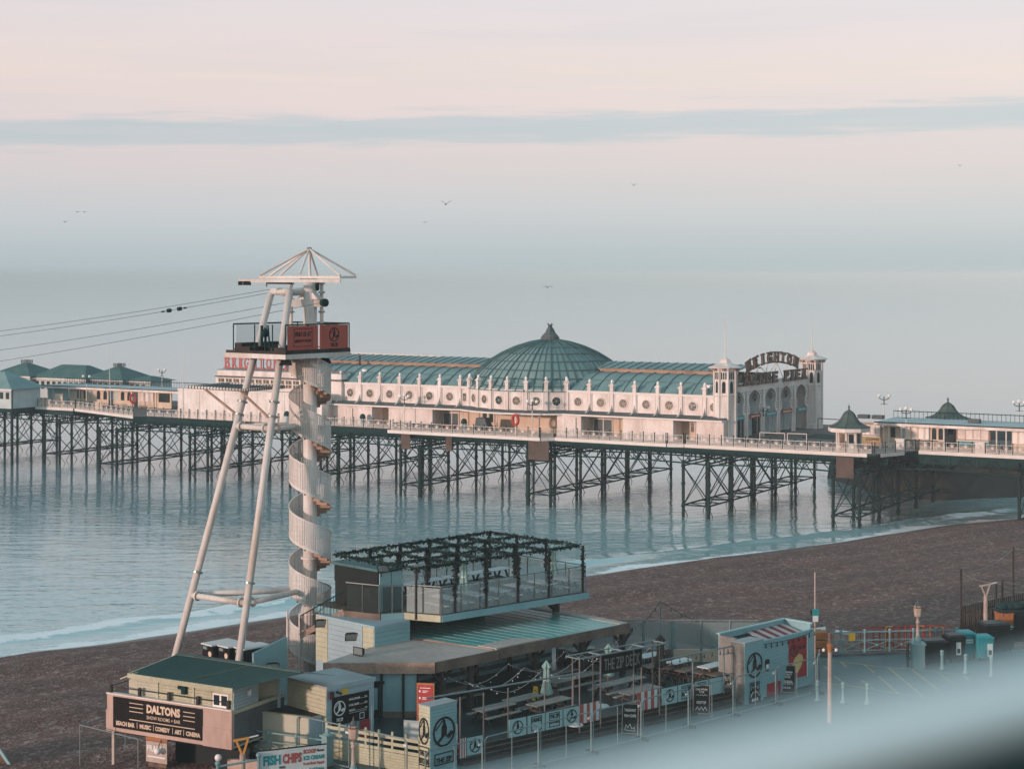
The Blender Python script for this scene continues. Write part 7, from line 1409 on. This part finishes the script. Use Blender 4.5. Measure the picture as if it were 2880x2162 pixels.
# crowd barriers leaning in a rack: red and yellow
for k in range(11):
    u = k/10; yel = k in (4, 9); a = NP_(915+ (u*330), 812, 5.0); a = V((21.6+u*4.0, 110.2+u*.5, 4.6)); d = V((.93, .12, 0)); c = a+d*1.9+V((0, .25, 0)); br_ = thing('crowd_barrier', ('yellow' if yel else 'red')+' steel crowd barrier stacked in the row on the shingle behind the railing', 'barrier', a, 'stacked '+('yellow' if yel else 'red')+' barriers')
    m_ = 'yellow' if yel else 'barrier_red'; hh = 1.55; part('frame', MB().path([a, a+V((0, 0, hh-.1)), a+d*.12+V((0, 0, hh)), c-d*.12+V((0, 0, hh-.12)), c+V((0, 0, hh-.2)), c], .03, 6), m_, br_); part('bars', MB().path([a+V((0, 0, .25)), c+V((0, 0, .2))], .02, 5).path([a.lerp(c, .25)+V((0, 0, .25)), a.lerp(c, .25)+V((0, 0, hh))], .015, 4).path([a.lerp(c, .5)+V((0, 0, .25)), a.lerp(c, .5)+V((0, 0, hh-.03))], .015, 4).path([a.lerp(c, .75)+V((0, 0, .25)), a.lerp(c, .75)+V((0, 0, hh-.08))], .015, 4), m_, br_)
# bins
def bin_(v, w_, d_, h, m, label, rz=0., lid=None, wheels=True, poster=None, cat='bin'):
    b_ = thing('wheeled_bin', label, cat, v); c = V(v); ux = V((math.cos(rz), math.sin(rz), 0)); uy = V((-ux.y, ux.x, 0)); f = lambda x, y, z: c+ux*x+uy*y+V((0, 0, z))
    part('body', MB().hexa([f(-w_/2*.9, -d_/2*.88, .14), f(w_/2*.9, -d_/2*.88, .14), f(w_/2*.9, d_/2*.88, .14), f(-w_/2*.9, d_/2*.88, .14)], [f(-w_/2, -d_/2, h-.14), f(w_/2, -d_/2, h-.14), f(w_/2, d_/2, h-.14), f(-w_/2, d_/2, h-.14)]), m, b_)
    lm = lid or m; part('lid', MB().fb(f, -w_/2-.03, w_/2+.03, -d_/2-.04, d_/2+.03, h-.138, h-.08).hexa([f(-w_/2, -d_/2, h-.08), f(w_/2, -d_/2, h-.08), f(w_/2, d_/2, h-.08), f(-w_/2, d_/2, h-.08)], [f(-w_/2+.08, -d_/2+.15, h), f(w_/2-.08, -d_/2+.15, h), f(w_/2-.08, d_/2-.12, h+.03), f(-w_/2+.08, d_/2-.12, h+.03)]), lm, b_)
    for x in (-w_/2*.75, w_/2*.75): part('wheel', MB().tube(f(x-.04, -d_/2*.7, .12), f(x+.04, -d_/2*.7, .12), .12, n=10), 'black_paint', b_)
    part('handle', MB().tube(f(-w_/2*.7, -d_/2-.07, h-.22), f(w_/2*.7, -d_/2-.07, h-.22), .025), lm, b_)
    if poster: x0, x1, z0, z1 = poster; pp = part('poster', MB().fb(f, x0, x1, -d_/2-.02, -d_/2+.03, z0, z1), 'poster_white', b_); part('print', MB().fb(f, x0+.06, x1-.06, -d_/2-.026, -d_/2-.021, z0+.1, z0+(z1-z0)*.5), 'logo_black', pp)
    return b_
rb_ = math.radians(14)
def gv(x, y): return on_g(NP_(x, y, 5))
bin_(gv(1330, 1005)+V((.1, .5, 0)), 1.45, 1.0, 1.45, 'bin_black', 'large black wheeled bin beside the lantern pedestal', rb_); bin_(gv(1525, 975)+V((.15, .45, 0)), 1.05, .95, 1.6, 'bin_black', 'black bin with white posters next to the teal bin', rb_, None, True, (-.1, .2, .45, 1.2)); bin_(gv(1650, 945)+V((.1, .5, 0)), .85, .95, 1.6, 'bin_teal', 'teal wheeled bin with white scrawl beside the postered bin', rb_, None, True, (-.25, .25, .95, 1.2)); bin_(gv(1825, 955)+V((0, .35, 0)), 1.0, .9, 1.45, 'bin_teal', 'bright teal wheeled bin with a pale notice standing out in front', rb_-.05, None, True, (.1, .42, .25, 1.0)); bin_(gv(1925, 890)+V((.2, .9, 0)), 1.6, 1.2, 1.75, 'bin_black', 'big black wheeled bin behind the bright teal one', rb_); bin_(gv(2050, 870)+V((0, .6, 0)), .7, .8, 1.55, 'bin_black', 'black bin with a pale green lid', rb_, 'umbrella'); bin_(gv(2140, 850)+V((.5, 2.2, 0)), 2.3, 1.3, 2.1, 'bin_black', 'tall black bin under a pile of dark sacks at the end of the row', rb_); bin_(gv(2240, 850)+V((1.6, 1.8, 0)), 1.5, 1.3, 2.0, 'bin_black', 'black bin at the very end of the row', rb_)
v = gv(2140, 850)+V((.5, 2.2, 2.1)); sk = thing('rubbish_sacks', 'shiny dark rubbish sacks heaped on the tall bin', 'sacks', v)
for k in range(4): part('sack', MB().ball(v+V((-.8+.5*k, .1*(k % 2), .14)), .42, 9, 6, .6), 'dark_green', sk, True)
v = gv(1985, 880)+V((.9, 2.6, 1.2)); one('orange_box', MB().fb(lambda x, y, z: v+V((x, y, z)), -.45, .5, -.4, .4, 0, .7).fb(lambda x, y, z: v+V((x, y, z)), -.49, .54, -.44, .44, .7, .77), 'orange', 'orange storage box showing behind the black bins', 'box', v)
one('box_stand', MB().fb(lambda x, y, z: v+V((x, y, z)), -.45, .55, -.35, .35, -1.6, -.004).fb(lambda x, y, z: v+V((x, y, z)), -.5, .6, -.38, .38, -.1, -.006), 'timber_dark', 'dark stand under the orange storage box', 'stand', v-V((0, 0, 1.2)))
ht = thing('hand_gate', 'short grey tube gate post left of the lantern pedestal', 'gate', gv(1080, 1015)); part('post', MB().tube(gv(1080, 1015), gv(1080, 1015)+V((0, 0, 1.35)), .08), 'lead_grey', ht); part('arm', MB().tube(gv(1080, 1015)+V((0, 0, .35)), gv(1150, 985)+V((0, 0, .55)), .04).tube(gv(1080, 1015)+V((0, 0, 1.3)), gv(1150, 985)+V((0, 0, 1.3)), .04), 'lead_grey', ht)
# black fenced pen at the right edge
pn2 = thing('picket_pen', 'black picket fence around a seating pen on the beach', 'fence', (31, 117, 4.6)); A_, B_, C_ = V((29.3, 116, 4.6)), V((36.5, 122.5, 4.6)), V((33.5, 114.5, 4.6))
for a, c, n in ((A_, B_, 40), (A_, C_, 22)):
    for k in range(n): p = a.lerp(c, k/n); d = (c-a).normalized(); part('picket', MB().bar(p, p+V((0, 0, 1.75+.06*(k % 2))), .14, .03) if False else MB().fb(lambda x, y, z: p+d*x+d.cross(UZ)*y+V((0, 0, z)), -.065, .065, -.015, .015, 0, 1.75), 'timber_dark', pn2)
    part('rail', MB().bar(a+V((0, 0, 1.3)), c+V((0, 0, 1.3)), .05, .1).bar(a+V((0, 0, .35)), c+V((0, 0, .35)), .05, .1), 'timber_dark', pn2)
for v, h in ((A_, 4.2), (V((32.0, 116.0, 4.6)), 3.5), (V((33.7, 119.5, 4.6)), 5.1), (B_, 4.6), (V((31.3, 114.9, 4.6)), 3.4)): part('light_pole', MB().tube(v, v+V((0, 0, h)), .07, n=6), 'timber_dark', pn2)
def sag(a, c, s_): return [V(a).lerp(V(c), k/8)-V((0, 0, s_*4*(k/8)*(1-k/8))) for k in range(9)]
part('festoon', MB().path(sag(A_+V((0, 0, 4.1)), V((33.7, 119.5, 9.6)), .5), .025, 4).path(sag(A_+V((0, 0, 4.0)), V((32.0, 116, 8.0)), .3), .025, 4).path(sag((32, 116, 8), (38, 118, 8.2), .5), .025, 4).path(sag((33.7, 119.5, 9.6), (40, 122, 9.8), .4), .025, 4), 'timber_grey', pn2)
for k, (x, y) in enumerate(((32.2, 117.6), (34.2, 118.6), (35.3, 117.2), (33.2, 116.2))): table('pen_table', 'dark picnic table with a pale wet top inside the black picket pen', (x, y, 4.65), .6, 2.0, 'lead_grey', 'timber_dark', .85, True, 'tables in the picket pen')
# ---- fish and chips railing at the lower left
f1 = Wd(727, 2110, 81.3); f2 = Wd(918, 2097, 82.6); fu3 = (V((f2.x, f2.y, 0))-V((f1.x, f1.y, 0))).normalized(); fn3 = fu3.cross(UZ); L3 = (V((f2.x, f2.y, 0))-V((f1.x, f1.y, 0))).length; SF = lambda x, o, z: V((f1.x, f1.y, 0))+fu3*x+fn3*o+V((0, 0, z))
fc = thing('fish_sign', 'pale sign for fish, chips and ice cream fixed to the street railing', 'sign', SF(L3/2, 0, 5)); zl = lambda x: 6.20+.02*x
bdp = part('board', MB().fb(SF, 0, L3, 0, .04, 4.9, 6.2), 'poster_white', fc); part('top_edge', MB().fb(SF, 0, L3, -.01, .05, 6.2, 6.25), 'iron', fc)
part('lettering', letters('FISH', SF(.62, .042, 5.52), fu3, UZ, .46, .82, .05), 'bin_teal', bdp); part('lettering', letters('CHIPS', SF(1.58, .042, 5.52), fu3, UZ, .46, .92, .05), 'letter_red', bdp); part('lettering', letters('SCOOP', SF(2.42, .042, 5.88), fu3, UZ, .2, .62, .05), 'letter_red', bdp); part('lettering', letters('Flavours', SF(2.94, .042, 5.92), fu3, UZ, .13, .32, .02), 'logo_black', bdp); part('lettering', letters('ICE CREAM', SF(2.62, .042, 5.58), fu3, UZ, .2, 1.0, .05), 'bin_teal', bdp); part('lettering', letters('Rock-Slush Puppie', SF(2.62, .042, 5.32), fu3, UZ, .17, 1.0, .03), 'letter_red', bdp); part('lettering', letters('Cold Drinks', SF(2.75, .042, 5.05), fu3, UZ, .16, .72, .03), 'bin_teal', bdp); part('lettering', letters('With', SF(1.1, .042, 5.32), fu3, UZ, .12, .3, .02), 'logo_black', bdp)
sr4 = thing('street_railing', 'pale blue cast railing with pedestal posts at the top of the beach steps', 'railing', on_g(PQ(-10.5, 5, 5)))
Rp = [Wd(683, 2130, 85.6), Wd(755, 2130, 84.9), Wd(833, 2135, 84.2), Wd(921, 2140, 83.4)]
for v in Rp: v.z = 5
for k, v in enumerate(Rp):
    if k in (0, 3): part('pedestal', MB().fb(lambda x, y, z: V((v.x, v.y, z))+AA*x+BB*y, -.2, .2, -.2, .2, 5, 6.35).fb(lambda x, y, z: V((v.x, v.y, z))+AA*x+BB*y, -.27, .27, -.27, .27, 6.35, 6.45).lathe([(.24, 6.45), (.12, 6.55), (.12, 6.6), (.1, 6.72), (.01, 6.76)], (v.x, v.y, 0), 10), 'rail_blue', sr4)
    else: part('post', MB().lathe([(.1, 0), (.06, .1), (.06, 1.0), (.1, 1.05), (.1, 1.2), (.03, 1.28)], v, 10), 'rail_blue', sr4, True)
for a, c in zip(Rp, Rp[1:]): part('rail', MB().tube(a+V((0, 0, 1.15)), c+V((0, 0, 1.15)), .045), 'rail_blue', sr4); part('rail', MB().tube(a+V((0, 0, .72)), c+V((0, 0, .72)), .03).tube(a+V((0, 0, .12)), c+V((0, 0, .12)), .03), 'rail_blue', sr4); part('cross_bars', MB().tube(a+V((0, 0, .12)), c+V((0, 0, .7)), .022).tube(c+V((0, 0, .12)), a+V((0, 0, .7)), .022).ball((a+c)/2+V((0, 0, .41)), .07, 8, 5), 'rail_blue', sr4)
v1 = Wd(612, 2155, 80.5); v2 = Wd(727, 2135, 81.2); part('rail', MB().tube(v1, v2, .05), 'rail_blue', sr4); part('post', MB().tube((v1.x, v1.y, 4), v1+V((0, 0, .15)), .07).ball(v1+V((0, 0, .15)), .12, 8, 5), 'rail_blue', sr4); part('post', MB().tube((v2.x, v2.y, 4), v2+V((0, 0, .2)), .07).ball(v2+V((0, 0, .2)), .12, 8, 5), 'rail_blue', sr4)
part('parapet_wall', MB().hexa([PQ(-12.4, 6.6, 4), PQ(-10.2, 3.2, 4), PQ(-10.0, 3.3, 4), PQ(-12.2, 6.7, 4)], [PQ(-12.4, 6.6, 5.15), PQ(-10.2, 3.2, 5.15), PQ(-10.0, 3.3, 5.15), PQ(-12.2, 6.7, 5.15)]), 'pink_wall', sr4)
# hut roof at the bottom left corner
a = Wd(0, 2112, 88); hr = thing('beach_hut', 'corner of a rusty tiled hut roof with a pale verge on the beach', 'hut', (a.x-1, 88, 3)); part('roof', MB().hexa([Wd(-60, 2230, 87), Wd(26, 2170, 87), Wd(26, 2170, 90), Wd(-60, 2230, 90)], [Wd(-60, 2080, 87), Wd(-2, 2106, 87), Wd(-2, 2106, 90), Wd(-60, 2080, 90)]), 'brick_brown', hr); part('verge', MB().bar(Wd(-4, 2104, 87), Wd(27, 2150, 87), .12, .12), 'banner_teal', hr)
# ---- gulls
for px, py, Y, sz, lab, fl_ in ((1255, 575, 150, 1.25, 'large dark gull with raised wings above the hall', .5), (1541, 808, 170, 1.4, 'dark gull with drooping wings just under the horizon', -.15), (1783, 522, 190, .9, 'small gull high to the right of the dome', .4), (1196, 626, 200, .7, 'tiny gull left of the large one', .1), (2700, 467, 200, .6, 'tiny gull alone in the upper right sky', .2), (183, 625, 210, .8, 'small pale gull lowest of the three on the left', .3), (218, 597, 220, .8, 'small pale gull, left of the upper pair', .15), (238, 597, 220, .7, 'small pale gull, right of the upper pair', -.1)):
    c = Wd(px, py, Y); sz *= .42; g = thing('gull', lab, 'bird', c); m_ = MB().tube(c+V((-.12*sz, -.3*sz, -.02)), c+V((.05*sz, .35*sz, .02)), .09*sz, .04*sz, 8).ball(c+V((-.14*sz, -.36*sz, 0)), .08*sz, 8, 5)
    part('body', m_, 'bird_grey', g, True)
    for s_ in (-1, 1):
        el = c+V((s_*.35*sz, .02, (.22+fl_*.2)*sz)); tip = c+V((s_*.85*sz, .1, (.1+fl_*.9)*sz)); part('wing', MB().hexa([c+V((0, -.12*sz, 0)), el+V((0, -.12*sz, 0)), el+V((0, .1*sz, 0)), c+V((0, .12*sz, 0))], [c+V((0, -.12*sz, .03)), el+V((0, -.12*sz, .03)), el+V((0, .1*sz, .03)), c+V((0, .12*sz, .03))]).hexa([el+V((0, -.12*sz, 0)), tip, tip+V((0, .03, 0)), el+V((0, .1*sz, 0))], [el+V((0, -.12*sz, .03)), tip+V((0, 0, .02)), tip+V((0, .03, .02)), el+V((0, .1*sz, .03))]), 'bird_grey', g)
# ---- the balcony rail right in front of the lens, out of focus
mat('balcony_white', (.62, .88, .95), .5, .05, 20); mat('balcony_dark', (.02, .055, .055), .7, .1, 10)
a, c = Wd(1500, 2310, .30), Wd(3300, 1850, .36); br2 = thing('balcony_rail', 'white balcony rail with a dark panel below, out of focus', 'railing', a.lerp(c, .5)); d = (c-a).normalized()
part('handrail', MB().tube(a-d*.3, c+d*.5, .0052, n=20), 'balcony_white', br2, True)
part('lower_panel', MB().bar(a-d*.3+V((0, .004, -.034)), c+d*.5+V((0, .004, -.034)), .006, .05), 'balcony_dark', br2)
# ---- thin sea haze
hz = bpy.data.materials.new('haze'); hz.use_nodes = True; t = hz.node_tree; t.nodes.clear(); o_ = t.nodes.new('ShaderNodeOutputMaterial'); pv = t.nodes.new('ShaderNodeVolumePrincipled')
pv.inputs['Color'].default_value = (.78, .96, 1, 1); pv.inputs['Density'].default_value = .0003; pv.inputs['Anisotropy'].default_value = -.3
t.links.new(pv.outputs[0], o_.inputs['Volume'])
structure('haze', MB().fb(lambda x, y, z: V((x, y, z)), -48000, 48000, -48000, 48000, -5, 34), hz, kind='stuff')
sc.cycles.volume_bounces = 0
